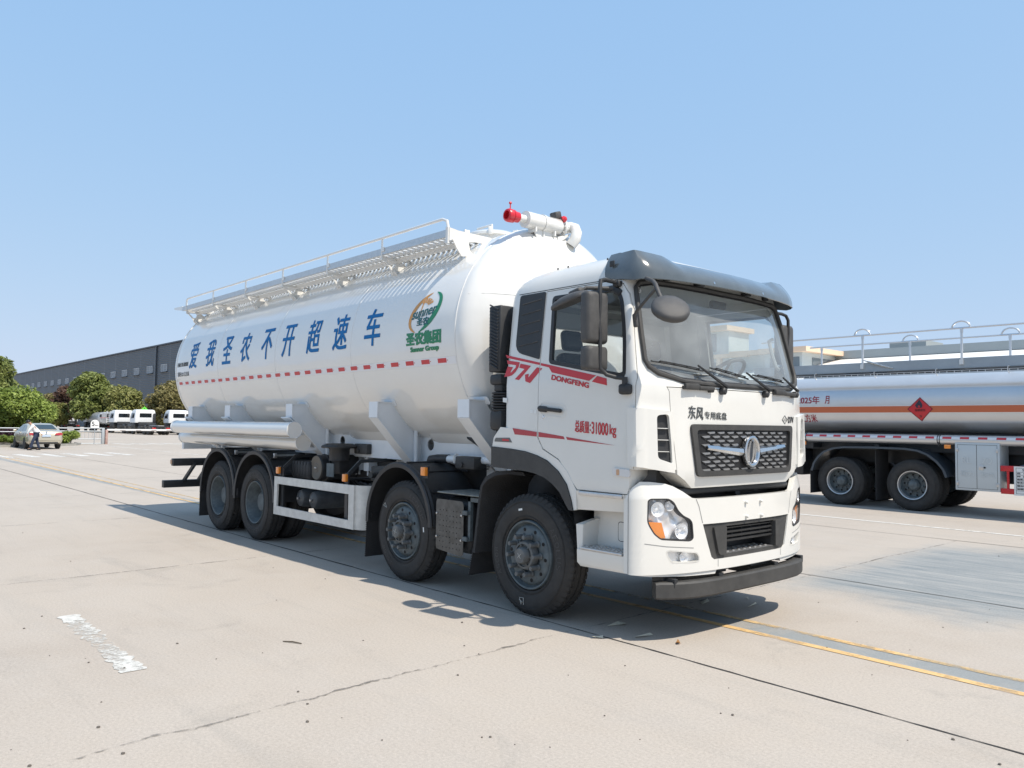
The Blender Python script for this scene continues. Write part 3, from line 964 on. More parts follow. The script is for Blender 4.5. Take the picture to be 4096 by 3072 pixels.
for s in (-1, 1):
    sm_ = M()
    sm_.box((.30, s * .55, 1.80), (.52, .52, .16), None, .06, 3)
    sm_.box((.02, s * .58, 2.07), (.14, .48, .58), Matrix.Rotation(rad(-12), 3, 'Y'), .06, 3)
    sm_.box((-.07, s * .60, 2.48), (.10, .25, .20), Matrix.Rotation(rad(-8), 3, 'Y'), .05, 3)
    sm_.bx(.1, .45, s * .55 - .2, s * .55 + .2, 1.53, 1.72)
    sm_.obj("seat", SEATB, T)
wm = M()
wc = Vector((.86, .52, 2.17)); wa = Vector((-.62, 0, .78)).normalized(); e2 = wa.cross(Vector((0, 1, 0)))
wm.tube([wc + Vector((0, 1, 0)) * .23 * cos(2 * pi * k / 28) + e2 * .23 * sin(2 * pi * k / 28) for k in range(28)], .018, 8, True)
for a in (0, 2.1, 4.2):
    wm.tube([wc, wc + (Vector((0, 1, 0)) * cos(a) + e2 * sin(a)) * .22], .016, 6)
wm.lathe([(.06, -.02), (.06, .02), (.0, .03)], wc, wa, 16)
wm.cyl(wc, wc - wa * .3, .03)
wm.obj("steering_wheel", DASHM, T)
M().tube([(1.06, 1.07, 2.55), (1.05, 1.02, 2.53), (1.08, 1.02, 2.4), (1.12, 1.03, 2.27), (1.12, 1.08, 2.25)], .018, 8).obj("grab_handle", INTG, T)
M().box((1.12, .05, 2.77), (.05, .22, .07), None, .02).obj("interior_mirror", BLACKP, T)

# quarter windows (ribbed black panel), stripes and lettering of the flank
for s in (-1, 1):
    q = M(); fs_ = fside(s)
    q.flat(rpoly([(-.195, 2.865), (-.19, 2.34), (.142, 2.255), (.142, 2.865)], [.03, .10, .02, .02]), [], lambda u, v, w: fs_(u, v, w + .008), .012, .1, .1)
    qo = q.obj("quarter_window_panel", BLACKP, T)
    l_ = M()
    for k in range(5):
        z = 2.80 - k * .096
        l_.tube([fs_(-.15, z - .025, .009), fs_(.1, z, .009)], .005, 6)
    l_.obj("panel_rib", BLACKD, qo)
def decal(polys, fm, name, m, parent, lift=.0025, du=.12, dv=.05, kind=None):
    d = M()
    for p in polys:
        d.flat(p, [], lambda u, v, w: fm(u, v, w + lift), .0015, du, dv)
    return d.obj(name, m, parent)
decal([[(-.324, 2.322), (-.30, 2.293), (.148, 2.205), (.148, 2.226)]], R_, "red_stripe", REDF, cab)
decal([[(.162, 2.222), (.162, 2.201), (.27, 2.178), (.311, 2.132), (.758, 2.044), (.833, 2.086), (.273, 2.200)],
       [(.791, 2.036), (.846, 2.082), (.95, 2.056), (.955, 2.001)]], R_, "red_stripe", REDF, DRS[-1])
decal([[(-.299, 2.27), (-.118, 2.243), (-.128, 2.20), (-.165, 2.155), (-.21, 2.127), (-.25, 2.119), (-.312, 2.117), (-.277, 2.212), (-.205, 2.202), (-.236, 2.155), (-.222, 2.155), (-.17, 2.195), (-.163, 2.218), (-.283, 2.236)],
       [(-.105, 2.23), (.037, 2.203), (-.106, 2.08), (-.163, 2.09), (-.045, 2.178), (-.118, 2.193)],
       [(-.031, 2.127), (.018, 2.132), (.016, 2.098), (.10, 2.172), (.119, 2.186), (.149, 2.180), (.149, 2.14), (.046, 2.048), (-.017, 2.066)]], R_, "emblem_letters", REDF, cab)
decal([[(.162, 2.178), (.187, 2.173), (.162, 2.152)]], R_, "emblem_letters", REDF, DRS[-1], dv=None, du=None)
w_ = M()
write(w_, "DONGFENG", .318, .757, 2.070, 2.112, lambda u, v, w: R_(u, v - (u - .318) * .194, w), .003, .0035, .12)
w_.obj("maker_lettering", REDF, DRS[-1])
w_ = M()
write(w_, "总质量", .605, .765, 1.625, 1.722, lambda u, v, w: R_(u, v - (u - .597) * .066, w), .003, .002)
write(w_, ":", .775, .782, 1.645, 1.70, lambda u, v, w: R_(u, v - (u - .597) * .066, w), .003, .002)
write(w_, "31000", .793, .970, 1.625, 1.722, lambda u, v, w: R_(u, v - (u - .597) * .066, w), .003, .002)
write(w_, "kg", .988, 1.055, 1.612, 1.715, lambda u, v, w: R_(u, v - (u - .597) * .066, w), .003, .002)
w_.obj("gross_mass_lettering", REDF, DRS[-1])
decal([[(.163, 1.617), (.163, 1.575), (.485, 1.560), (.470, 1.584)], [(.50, 1.581), (.515, 1.557), (1.038, 1.524)]], R_, "lower_red_stripe", REDF2, DRS[-1])
decal([[(-.318, 1.925), (-.318, 1.885), (-.262, 1.878), (-.262, 1.92)]], R_, "paper_label", PAPER, cab)
decal([[(.055, 1.812), (.055, 1.782), (.09, 1.78), (.09, 1.81)], [(.1, 1.81), (.1, 1.78), (.132, 1.778), (.132, 1.808)]], R_, "paper_label", PAPER, cab)
# lower quarter panel with a scooped corner, fender and black arch trim
for s in (-1, 1):
    fs_ = fside(s)
    FEN = [(-.345, 1.655), (.147, 1.612), (.147, 1.572), (.215, 1.468), (.408, 1.385), (.52, 1.29), (.622, 1.146), (.63, .985), (.598, .975), (.575, 1.06), (.52, 1.185), (.42, 1.29), (.28, 1.375), (.15, 1.415), (.0, 1.445), (-.2, 1.462), (-.46, 1.475), (-.44, 1.56)]
    f_ = M().flat(FEN, [], lambda u, v, w: (u, s * (1.243 + w), v), .05, .1, .1).obj("fender", WHITE, T)
    ARC = [(-.46, 1.472), (-.2, 1.459), (0, 1.442), (.15, 1.412), (.28, 1.372), (.42, 1.287), (.518, 1.183), (.572, 1.058), (.596, .972), (.55, .975), (.505, 1.03), (.44, 1.115), (.35, 1.18), (.25, 1.228), (.12, 1.258), (0, 1.27), (-.46, 1.285)]
    M().flat(ARC, [], lambda u, v, w: (u, s * (1.255 + w), v), .16, .1, .1).obj("wheel_arch_trim", BLACKD, T)
    # inner arch liner
    li = M()
    prof = [(-.46, 1.29), (0, 1.275), (.25, 1.233), (.44, 1.12), (.55, .98), (.58, .8)]
    li.add([(x, s * 1.2, z) for x, z in prof] + [(x, s * .62, z) for x, z in prof], [(i, i + 1, i + 7, i + 6) for i in range(5)])
    li.obj("arch_liner", BLACKP, T)
fen_r = [o for o in T.children if o.name.startswith("fender")][0]
decal([[(-.176, 1.647), (-.146, 1.591), (.143, 1.577), (.143, 1.617)]], lambda u, v, w: (u, -(1.243 + w), v), "lower_red_stripe", REDF2, fen_r)
STICK = mat("sticker_grey", (.13, .125, .12), .4); STICKY = mat("sticker_gold", (.5, .36, .12), .5)
decal([[(-.425, 1.535), (-.41, 1.555), (-.215, 1.56), (-.18, 1.517), (-.425, 1.52)]], lambda u, v, w: (u, -(1.243 + w), v), "dealer_sticker", STICK, fen_r)
decal([[(-.315, 1.548), (-.225, 1.544), (-.225, 1.528), (-.315, 1.53)]], lambda u, v, w: (u, -(1.245 + w), v), "dealer_sticker_panel", REDF, fen_r)
# black understructure of the cab
um = M().loft([[(min(x, .02 + x * .96) - .02, y * k, z) for x, y, _ in ring(1.3)] for z, k in ((.75, .80), (1.06, .80), (1.07, .955), (1.40, .955))])
um = boolean(um.mesh("u", smooth=0), prism([(-.9, .5), (-.9, 1.6), (.63, 1.6), (.63, .5)], 'y', -1.6, 1.6), 'DIFFERENCE')
um = boolean(um, prism(inset2(DOOR, -.02), 'y', -1.6, -1.0), 'DIFFERENCE')
um = boolean(um, prism(inset2(DOOR, -.02), 'y', 1.0, 1.6), 'DIFFERENCE')
um = boolean(um, prism([(-1.02, .5), (1.02, .5), (1.02, 1.5), (-1.02, 1.5)], 'x', 1.22, 1.7), 'DIFFERENCE')
link("cab_underframe", finish(um), BLACKP, T)
ub = M()
ub.bx(.95, 1.26, -1.0, 1.0, .56, .62); ub.bx(1.19, 1.215, -1.0, 1.0, .75, 1.38)  # low underbody box added to close the light gap in the bumper's shadow
ub.bx(1.22, 1.36, -.82, .82, 1.13, 1.188, .02)
for (y, z, r) in ((-.62, 1.17, .02), (-.48, 1.15, .025), (.3, 1.15, .03), (.02, 1.125, .035), (.55, 1.16, .02)):
    ub.cyl((1.25, y, z), (1.34, y, z), r)
ub.tube([(1.28, -.75, 1.12), (1.3, -.4, 1.15), (1.3, .2, 1.12), (1.28, .7, 1.15)], .012, 6)
ub.obj("crossmember_and_shadow_box", CHASSIS, T)

# corner ducts
def corner(s):
    def fm(u, v, w):
        z = v
        P = half(z)[6:][::-1]
        # polyline from front centre to the flank, arc length measured from |y| = .9
        L = [0]
        for i in range(1, len(P)):
            L.append(L[-1] + math.dist(P[i], P[i - 1]))
        ys = [abs(p[1]) for p in P]
        l0 = float(itp(.9, ys, L))
        t = l0 + (u - .9)
        x = float(itp(t, L, [p[0] for p in P])); y = float(itp(t, L, ys))
        e = .02
        x2 = float(itp(t + e, L, [p[0] for p in P])); y2 = float(itp(t + e, L, ys))
        x1 = float(itp(t - e, L, [p[0] for p in P])); y1 = float(itp(t - e, L, ys))
        d = Vector((x2 - x1, y2 - y1)).normalized()
        n = Vector((-d.y, d.x)) if d.x <= 0 and -d.y * 1 > 0 or True else d
        n = Vector((d.y, -d.x))
        return (x + n.x * w, s * (y + n.y * w), z)
    return fm
for s in (-1, 1):
    cf = corner(s)
    HOLE = rpoly([(1.00, 1.775), (1.105, 1.765), (1.10, 1.43), (.965, 1.39), (.975, 1.55)], [.03, .03, .03, .02, .0])
    BODY = [(.945, 1.785), (1.0, 1.80), (1.30, 1.822), (1.315, 1.80), (1.315, 1.40), (1.30, 1.372), (1.0, 1.325), (.93, 1.315), (.945, 1.5)]
    fmw = lambda u, v, w: cf(u, v, (.012 + .033 * float(itp(u, [.93, 1.0, 1.25, 1.315], [0, .7, 1, .75]))) + w)
    dct = M().flat(BODY, [HOLE], fmw, .045, .03, .06).obj("corner_air_duct", WHITE, T)
    M().flat(inset2(HOLE, -.005), [], lambda u, v, w: cf(u, v, .003 + w), .002, .04, .1).obj("duct_grille_backing", BLACKP, dct)
    for z in (1.665, 1.575, 1.485):
        sl_ = M(); a = .955 + (z - 1.39) * .1
        sl_.flat([(1.0, z), (1.095, z + .002), (1.095, z - .003), (a + .03, z - .005)], [], lambda u, v, w: cf(u, v, .030 + w), .02)
        sl_.obj("duct_slat", WHITE, dct)

# front flap: grille, badge, lettering
fl_e = lambda w0: (lambda u, v, w: ffront(u, v, w0 + w))
GO = rpoly([(-.775, 1.70), (.775, 1.70), (.71, 1.28), (-.71, 1.28)], .05, 5)
GI = rpoly([(-.715, 1.655), (.715, 1.655), (.665, 1.325), (-.665, 1.325)], .04, 5)
gr = M().flat(GO, [GI], fl_e(.022), .03, .1, .1).obj("grille", BLACKD, flapo)
M().flat(inset2(GI, -.008), [], fl_e(.002), .001, .15, .2).obj("grille_backing", mat("grille_black", (.008, .008, .009), .6), gr)
gm = M()
gchr = M()
rows = 10
for j in range(rows):
    z = 1.643 - j * .0335
    off = .066 if j % 2 else 0
    hw = float(itp(z, [1.325, 1.655], [.66, .71]))
    for k in range(-6, 7):
        y = k * .132 + off
        if abs(y) > hw - .05: continue
        if abs(y) < .14 and 1.36 < z < 1.6: continue
        # winged slat: bright top edge turning down into a dark hook
        gchr.add([ffront(y - .052, z - .006, .012), ffront(y + .040, z - .001, .012), ffront(y + .050, z - .012, .012), ffront(y + .030, z - .018, .012), ffront(y - .018, z - .020, .012),
                  ffront(y - .052, z - .004, .002), ffront(y + .040, z + .001, .002), ffront(y + .050, z - .012, .002), ffront(y + .030, z - .02, .002), ffront(y - .018, z - .022, .002)],
                 [(0, 1, 2, 3, 4), (0, 5, 6, 1), (1, 6, 7, 2), (2, 7, 8, 3), (3, 8, 9, 4), (4, 9, 5, 0)])
        gm.tube([ffront(y - .052, z - .008, .006), ffront(y - .018, z - .022, .006), ffront(y + .0, z - .034, .006)], .004, 5)
gchr.obj("grille_slat", mat("grille_slat_silver", (.36, .36, .36), .32, metal=.7), gr, smooth=20)['kind'] = 'stuff'
gm.obj("grille_mesh", BLACKP, gr)['kind'] = 'stuff'
em = M()
ec = Vector(ffront(.045 - .045, 1.477, .035))
em.lathe([(.128, -.02), (.136, .0), (.131, .018), (.118, .022), (.106, .014), (.104, -.004)], ec, (1, 0, 0), 48, caps=False)
# twin swirl inside the ring
for sgn in (1, -1):
    o_, i_ = [], []
    for k in range(17):
        t = k / 16
        a = rad(105 + 170 * t) if sgn > 0 else rad(285 + 170 * t)
        wd = .003 + .040 * sin(pi * t) ** .9
        off = .014 * sgn
        o_.append((0.107 * cos(a), 0.107 * sin(a)))
        i_.append(((0.107 - wd) * cos(a) , (0.107 - wd) * sin(a)))
    em.flat(o_ + i_[::-1], [], lambda u, v, w: (ec.x + .004 + w, ec.y + u, ec.z + v), .012)
em.flat([(.030, .098), (.058, .05), (.056, -.015), (.028, -.07), (-.02, -.103), (.012, -.045), (.020, .02)], [], lambda u, v, w: (ec.x + .008 + w, ec.y + u, ec.z + v), .014)
em.flat([(-.030, -.098), (-.064, -.04), (-.062, .02), (-.03, .075), (.012, .103), (-.018, .045), (-.036, -.02)], [], lambda u, v, w: (ec.x + .0065 + w, ec.y + u, ec.z + v), .014)
em.v = [(x, ec.y + (y - ec.y) * .88, z) for x, y, z in em.v]
em.obj("badge", CHROME, flapo)
M().lathe([(.0, -.006), (.094, -.006), (.094, -.016), (0, -.016)], ec, (1, 0, 0), 40).obj("badge_backing", mat("badge_grey", (.10, .10, .105), .3, metal=.5), flapo)
for s in (-1, 1):
    wg = M(); loops = []
    for k in range(11):
        t = k / 10; y = s * (.125 + t * (.59 - .125))
        zc = 1.478 + .036 * t
        hh = .040 * (1 - t) + .017 * t
        loops.append([ffront(y, zc - hh, .018), ffront(y, zc - hh * .3, .05 - .02 * t), ffront(y, zc + hh * .55, .045 - .02 * t), ffront(y, zc + hh, .018)])
    wg.loft(loops)
    wg.obj("badge_wing", CHROME, flapo)
w_ = M()
SCR = mat("badge_letter_metal", (.12, .125, .125), .3, metal=.6)
write(w_, "东风", -.785, -.615, 1.745, 1.848, lambda u, v, w: ffront(u, v - (u + .78) * .06, w), .004, .0022, shear=.1)
write(w_, "专用底盘", -.600, -.305, 1.745, 1.805, lambda u, v, w: ffront(u, v - (u + .6) * .02, w), .004, .0012)
write(w_, "D7V", .715, .85, 1.728, 1.782, ffront, .004, .003)
dd = [(.588, 1.755), (.645, 1.795), (.70, 1.755), (.645, 1.715)]
w_.flat(dd, [inset2(dd, .005)], lambda u, v, w: ffront(u, v, w + .004), .002)
write(w_, "LNG", .615, .675, 1.742, 1.768, ffront, .004)
w_.obj("flap_lettering", SCR, flapo)
# flap top cowl grab handles
for s, y0, y1 in ((-1, -.85, -.51), (1, .42, .83)):
    g_ = M(); a = Vector(ffront(y0, 2.002, .03)); b = Vector(ffront(y1, 1.985, .03))
    mid = (a + b) / 2; ang = math.atan2(b.x - a.x, b.y - a.y)
    for t0, t1, hh in ((0, .47, .05), (.47, 1, .034)):
        p, q = a.lerp(b, t0), a.lerp(b, t1)
        g_.box((p + q) / 2, ((.035), (q - p).length, hh), Matrix.Rotation(-math.atan2(q.x - p.x, q.y - p.y), 3, 'Z'), .012)
    g_.box(b + Vector((-.02, -.02, -.012)), (.05, .05, .03), None, .01)
    g_.box(a + Vector((-.02, .03, -.012)), (.05, .05, .03), None, .01)
    g_.obj("cowl_handle", BLACKD, T)
# wipers
for (py, pz), (my, mz), (b0, b1) in (((-.375, 1.975), (-.645, 2.175), ((-1.085, 2.192), (-.55, 2.135))), ((.275, 1.972), (.03, 2.15), ((-.45, 2.168), (.09, 2.10))), ((.86, 1.99), (.65, 2.138), ((.176, 2.14), (.70, 2.098)))):
    wp = M()
    P0 = Vector(ffront(py, pz, .03)); P1 = Vector(ffront(py + .03, pz + .035, .05)); P2 = Vector(ffront(my, mz, .045))
    wp.lathe([(.03, -.03), (.03, .01), (.018, .02), (0, .02)], P0, (1, 0, 0), 14)
    wp.tube([P0, P1, P1.lerp(P2, .25), P2], .012, 6, rr=[.014, .017, .014, .008])
    A_, B_ = [Vector(ffront(y, z, .028)) for y, z in (b0, b1)]
    wo = wp.obj("wiper", BLACKP, T)
    bl = M()
    n = 8
    pts = [Vector(ffront(b0[0] + (b1[0] - b0[0]) * k / n, b0[1] + (b1[1] - b0[1]) * k / n, .012)) for k in range(n + 1)]
    bl.tube(pts, .007, 5)
    pts2 = [p + Vector((.018, 0, .008)) for p in pts]
    bl.tube(pts2[1:-1], .005, 5)
    for k in (1, 3, 5, 7): bl.tube([pts[k], pts2[k]], .006, 5)
    bl.obj("wiper_blade", BLACKP, wo)

# sun visor
VB = [(.84, 1.145), (.95, 1.152), (1.06, 1.165), (1.16, 1.165), (1.22, 1.145), (1.27, 1.08), (1.31, .95), (1.345, .72), (1.375, .375), (1.39, 0)]
vb = VB + [(x, -y) for x, y in reversed(VB[:-1])]
def dense_line(P, n):
    L = [0]
    for i in range(1, len(P)): L.append(L[-1] + math.dist(P[i], P[i - 1]))
    return [(float(itp(L[-1] * k / n, L, [p[0] for p in P])), float(itp(L[-1] * k / n, L, [p[1] for p in P]))) for k in range(n + 1)]
loops = []
for x, y in dense_line(vb, 96):
    ay = abs(y)
    front = float(itp(x, [.84, 1.15, 1.3], [0, .25, 1]))
    zb = float(itp(x, [.84, .9, 1.16, 1.25, 1.4], [2.905, 2.882, 2.84, 2.845, 2.862])) if True else 0
    zt = float(itp(ay, [0, .70, .83, 1.0, 1.2], [3.03, 3.035, 3.075, 3.085, 3.095])) if x > 1.0 else 3.10
    lean_x = .115 * front + .03 * float(itp(x, [.9, 1.2], [0, 1])); lean_y = .075 * (1 - front)
    sy = 1 if y > 0 else -1
    rows_ = []
    for k in range(7):
        t = k / 6
        bulge = .022 * sin(pi * t)
        rows_.append((x - lean_x * t ** 1.4 + bulge * front, y - sy * (lean_y * t ** 1.2 - bulge * (1 - front)), zb + (zt - zb) * t))
    rows_.append((rows_[-1][0] - .07 * (.3 + front), rows_[-1][1] - sy * .05 * (1 - front), zt + .006))
    ins_ = [(p[0] - .008 * (front + .1), p[1] - sy * .008 * (1 - front), p[2] - .004) for p in rows_]
    loops.append(rows_ + ins_[::-1])
vis = M().loft(loops).obj("sun_visor", SMOKE, T)
for y in (-.375, .375):
    M().lathe([(.012, 0), (.012, .004), (0, .006)], (1.372, y, 2.885), (1, 0, .2), 14).obj("visor_screw", CHROME, vis)
for s in (-1, 1):
    M().box((.93, s * 1.16, 3.0), (.05, .012, .05), None, .01).obj("visor_bracket", BLACKP, vis)
    M().box((1.2, s * .36, 2.89), (.1, .07, .035), None, .012).obj("visor_bracket", BLACKP, vis)
    M().box((1.14, s * .75, 2.90), (.1, .07, .035), None, .012).obj("visor_bracket", BLACKP, vis)

# bumper
_bp = [(1.49 - .25 * (y / 1.25) ** 3, y) for y in np.linspace(0, 1.19, 40)]
for t in np.linspace(.1, 1, 8):
    a = Vector(_bp[39]); b = Vector((1.225, 1.245)); c = Vector((1.19, 1.247))
    q = a * (1 - t) ** 2 + b * 2 * t * (1 - t) + c * t * t; _bp.append((q.x, q.y))
_bp.append((1.142, 1.247))
_bl = [0]
for i in range(1, len(_bp)): _bl.append(_bl[-1] + math.dist(_bp[i], _bp[i - 1]))
def s_of(y): return math.copysign(float(itp(abs(y), [p[1] for p in _bp[:44]], _bl[:44])), y)
SEND = _bl[-1]
def bmap(u, v, w):
    a = min(abs(u), SEND); sg = 1 if u >= 0 else -1
    x = float(itp(a, _bl, [p[0] for p in _bp])); y = float(itp(a, _bl, [p[1] for p in _bp]))
    e = .015
    a1, a2 = max(0, a - e), min(SEND, a + e)
    d = Vector((float(itp(a2, _bl, [p[0] for p in _bp])) - float(itp(a1, _bl, [p[0] for p in _bp])), float(itp(a2, _bl, [p[1] for p in _bp])) - float(itp(a1, _bl, [p[1] for p in _bp])))).normalized()
    n = Vector((d.y, -d.x))
    lip = .03 * max(0, (.60 - v) / .1) if v < .60 else 0
    tuck = -.025 * max(0, (v - 1.12) / .12)
    w2 = w + tuck - (.012 if v < .535 else 0)
    return (x + n.x * w2, sg * (y + n.y * w2), v)
BT = [(.70, 1.108), (.768, 1.118), (.849, 1.169), (.935, 1.212), (1.0, 1.232), (1.117, 1.246), (1.2, 1.247)]
BHALF = [(0, 1.108)] + [(s_of(y), z) for y, z in BT] + [(SEND - .07, 1.2), (SEND, 1.10), (SEND, .545), (SEND - .07, .535), (s_of(1.127), .522), (s_of(.8), .508), (s_of(.50), .502), (s_of(.48), .53), (0, .527)]
BFULL = BHALF + [(-u, v) for u, v in reversed(BHALF[1:-1])]
TRAPH = [(0, .905), (s_of(.652), .905), (s_of(.595), .743), (s_of(.555), .640), (s_of(.52), .617), (0, .617)]
TRAP = TRAPH + [(-u, v) for u, v in reversed(TRAPH[1:-1])]
HLp = [(1.148, .944), (1.146, 1.06), (1.145, 1.104), (1.125, 1.118), (.98, 1.116), (.935, 1.088), (.895, 1.02), (.848, .979), (.786, .952), (.763, .925), (.75, .80), (.784, .781), (1.044, .804), (1.097, .847), (1.135, .91)]
HL = rpoly([(s_of(y), z) for y, z in HLp], .02, 3)
FGp = [(1.003, .716), (.965, .720), (.72, .690), (.69, .66), (.69, .615), (.75, .610), (.953, .62), (.99, .67)]
FG = rpoly([(s_of(y), z) for y, z in FGp], .015, 3)
neg = lambda P: [(-u, v) for u, v in P]
bum = M().flat(BFULL, [TRAP, HL, neg(HL), FG, neg(FG)], bmap, .05, .03, .06).obj("bumper", WHITE, T)
lines = M()
def seam(m, pts, w, fm, lift=.0012):
    for i in range(len(pts) - 1):
        a, b = Vector(pts[i]), Vector(pts[i + 1]); d = (b - a).normalized(); n = Vector((-d.y, d.x)) * w / 2
        m.flat([tuple(a + n), tuple(b + n), tuple(b - n), tuple(a - n)], [], lambda u, v, w_: fm(u, v, w_ + lift), 0, .05, .08)
for s in (-1, 1):
    seam(lines, [(s * s_of(.725), 1.107), (s * s_of(.695), 1.05), (s * s_of(.655), .915)], .007, bmap)
    seam(lines, [(s * s_of(.476), .615), (s * s_of(.476), .532)], .006, bmap)
    seam(lines, [(s * (SEND - .045), 1.19), (s * (SEND - .045), .54)], .006, bmap)
    seam(lines, [(s * s_of(1.17), .775), (s * s_of(1.0), .748), (s * s_of(.75), .725)], .006, bmap)
lines.obj("panel_gap", mat("gap_shadow_grey", (.25, .25, .245), .8), bum, smooth=0)
st_ = M()
for y, z in ((-.1, 1.053), (.126, 1.052), (-.092, .934), (.135, .93)):
    st_.lathe([(.014, 0), (.013, .02), (.008, .026), (0, .027)], bmap(s_of(y), z, -.001), (1, 0, .1), 12)
st_.obj("plate_stud", WHITE, bum)
# centre of the bumper: dark trap panel with step opening
OPN = [(-.383, .872), (.372, .872), (.372, .650), (-.383, .650)]
tp = M().flat(inset2(TRAP, -.012), [OPN], lambda u, v, w: bmap(u, v, w - .012), .03, .05, .08).obj("intake_panel", BLACKD, bum)
for P_ in ([(-.532, .876), (-.372, .874), (-.378, .652), (-.395, .645), (-.455, .648), (-.475, .665)], [(.532, .876), (.372, .874), (.374, .652), (.40, .645), (.445, .648), (.47, .665)]):
    M().flat(rpoly([(s_of(y), z) for y, z in P_], .015), [], lambda u, v, w: bmap(u, v, w + .008), .02, .05).obj("tow_hook_cover", BLACKD, bum)
lv = M()
for z in (.868, .832, .796, .762):
    lv.box((1.43, -.005, z - .006), (.06, .75, .011), Matrix.Rotation(rad(20), 3, 'Y'))
for k in range(6):
    lv.bx(1.40, 1.435, -.36 + k * .142, -.352 + k * .142, .76, .87)
lv.bx(1.26, 1.44, -.40, -.385, .64, .88); lv.bx(1.26, 1.44, .375, .39, .64, .88); lv.bx(1.25, 1.262, -.4, .39, .63, .9)
lv.obj("lower_louvre", BLACKP, bum)
sp_ = M().bx(1.27, 1.465, -.38, .37, .638, .652)
for i in range(9):
    for j in range(3):
        sp_.box((1.31 + j * .055, -.34 + i * .083 + (j % 2) * .03, .654), (.018, .045, .008), Matrix.Rotation(.5, 3, 'Z'), .003, 1)
sp_.obj("front_step", ALU, bum)
# head and fog lamps
for s in (-1, 1):
    P_ = HL if s > 0 else neg(HL)
    hl = M().flat(inset2(P_, -.003), [inset2(P_, .007)], lambda u, v, w: bmap(u, v, w + .001), .06, .04, .05).obj("headlight", BLACKP, bum)
    bk = M().flat(inset2(P_, .004), [], lambda u, v, w: bmap(u, v, w - .055 + .012 * sin(u * 40) * sin(v * 37)), .002, .012, .012)
    for (y, z, r) in ((1.065, 1.035, .058), (.86, .86, .062), (.965, 1.06, .04)):
        c = Vector(bmap(s * s_of(y), z, -.052)); a = Vector(bmap(s * s_of(y), z, .1)) - c; a.normalize()
        bk.lathe([(r, .042), (r * .93, .03), (r * .72, .008), (r * .4, -.006), (.012, -.008), (.012, .02), (0, .022)], c, a, 28, caps=False)
    bk.obj("reflector", REFLECT, hl, smooth=25)
    AM = [(s_of(1.146), .945), (s_of(1.025), .935), (s_of(.99), .808), (s_of(1.044), .806), (s_of(1.095), .849), (s_of(1.133), .912)]
    if s < 0: AM = neg(AM)
    M().flat(inset2(AM, .004), [], lambda u, v, w: bmap(u, v, w - .022), .012, .05).obj("indicator_lens", AMBER, hl)
    M().flat(inset2(P_, .006), [], lambda u, v, w: bmap(u, v, w - .010), 0, .05, .06).obj("lens", LAMPGL, hl)
    P_ = FG if s > 0 else neg(FG)
    fg = M().flat(inset2(P_, -.003), [inset2(P_, .008)], lambda u, v, w: bmap(u, v, w + .001), .05, .04, .05).obj("fog_lamp", GUARDW, bum)
    f2 = M().flat(P_, [], lambda u, v, w: bmap(u, v, w - .045), .002, .03, .03)
    c = Vector(bmap(s * s_of(.83), .655, -.045)); a = (Vector(bmap(s * s_of(.83), .655, .1)) - c).normalized()
    f2.lathe([(.045, .03), (.03, .006), (.01, 0), (.01, .015), (0, .016)], c, a, 24, caps=False)
    f2.obj("reflector", REFLECT, fg, smooth=25)
    M().flat(inset2(P_, .003), [], lambda u, v, w: bmap(u, v, w - .008), 0, .05, .06).obj("lens", LAMPGL, fg)
# guard bar under the bumper
GP = [(1.335, -1.09), (1.40, -1.0), (1.46, -.88), (1.50, -.74), (1.52, -.55), (1.528, -.3), (1.53, 0)]
GP = GP + [(x, -y) for x, y in reversed(GP[:-1])]
loops = []
for i, (x, y) in enumerate(dense_line(GP, 60)):
    a, b = dense_line(GP, 60)[max(0, i - 1)], dense_line(GP, 60)[min(60, i + 1)]
    d = Vector((b[0] - a[0], b[1] - a[1])).normalized(); n = Vector((d.y, -d.x))
    sec = [(-.11, -.062), (-.012, -.066), (0, -.052), (.0, .05), (-.012, .064), (-.11, .062)]
    end = 1 if 0 < i < 60 else .93
    loops.append([(x + n.x * o, y + n.y * o, .412 + h * end) for o, h in sec])
gb = M().loft(loops).obj("front_guard_bar", BLACKD, T)
gs = M()
for s in (-1, 1):
    gs.bx(1.0, 1.47, s * .42 - .03, s * .42 + .03, .37, .50)
    gs.bx(.95, 1.1, s * .42 - .04, s * .42 + .04, .45, .95)
    gs.bx(1.2, 1.42, s * .95 - .02, s * .95 + .02, .44, .5)
gs.bx(1.30, 1.33, -1.0, 1.0, .48, .56)
gs.bx(1.28, 1.40, .12, .46, .485, .53); gs.bx(1.28, 1.40, -.46, -.25, .485, .53)
gs.obj("guard_bracket", CHASSIS, T)
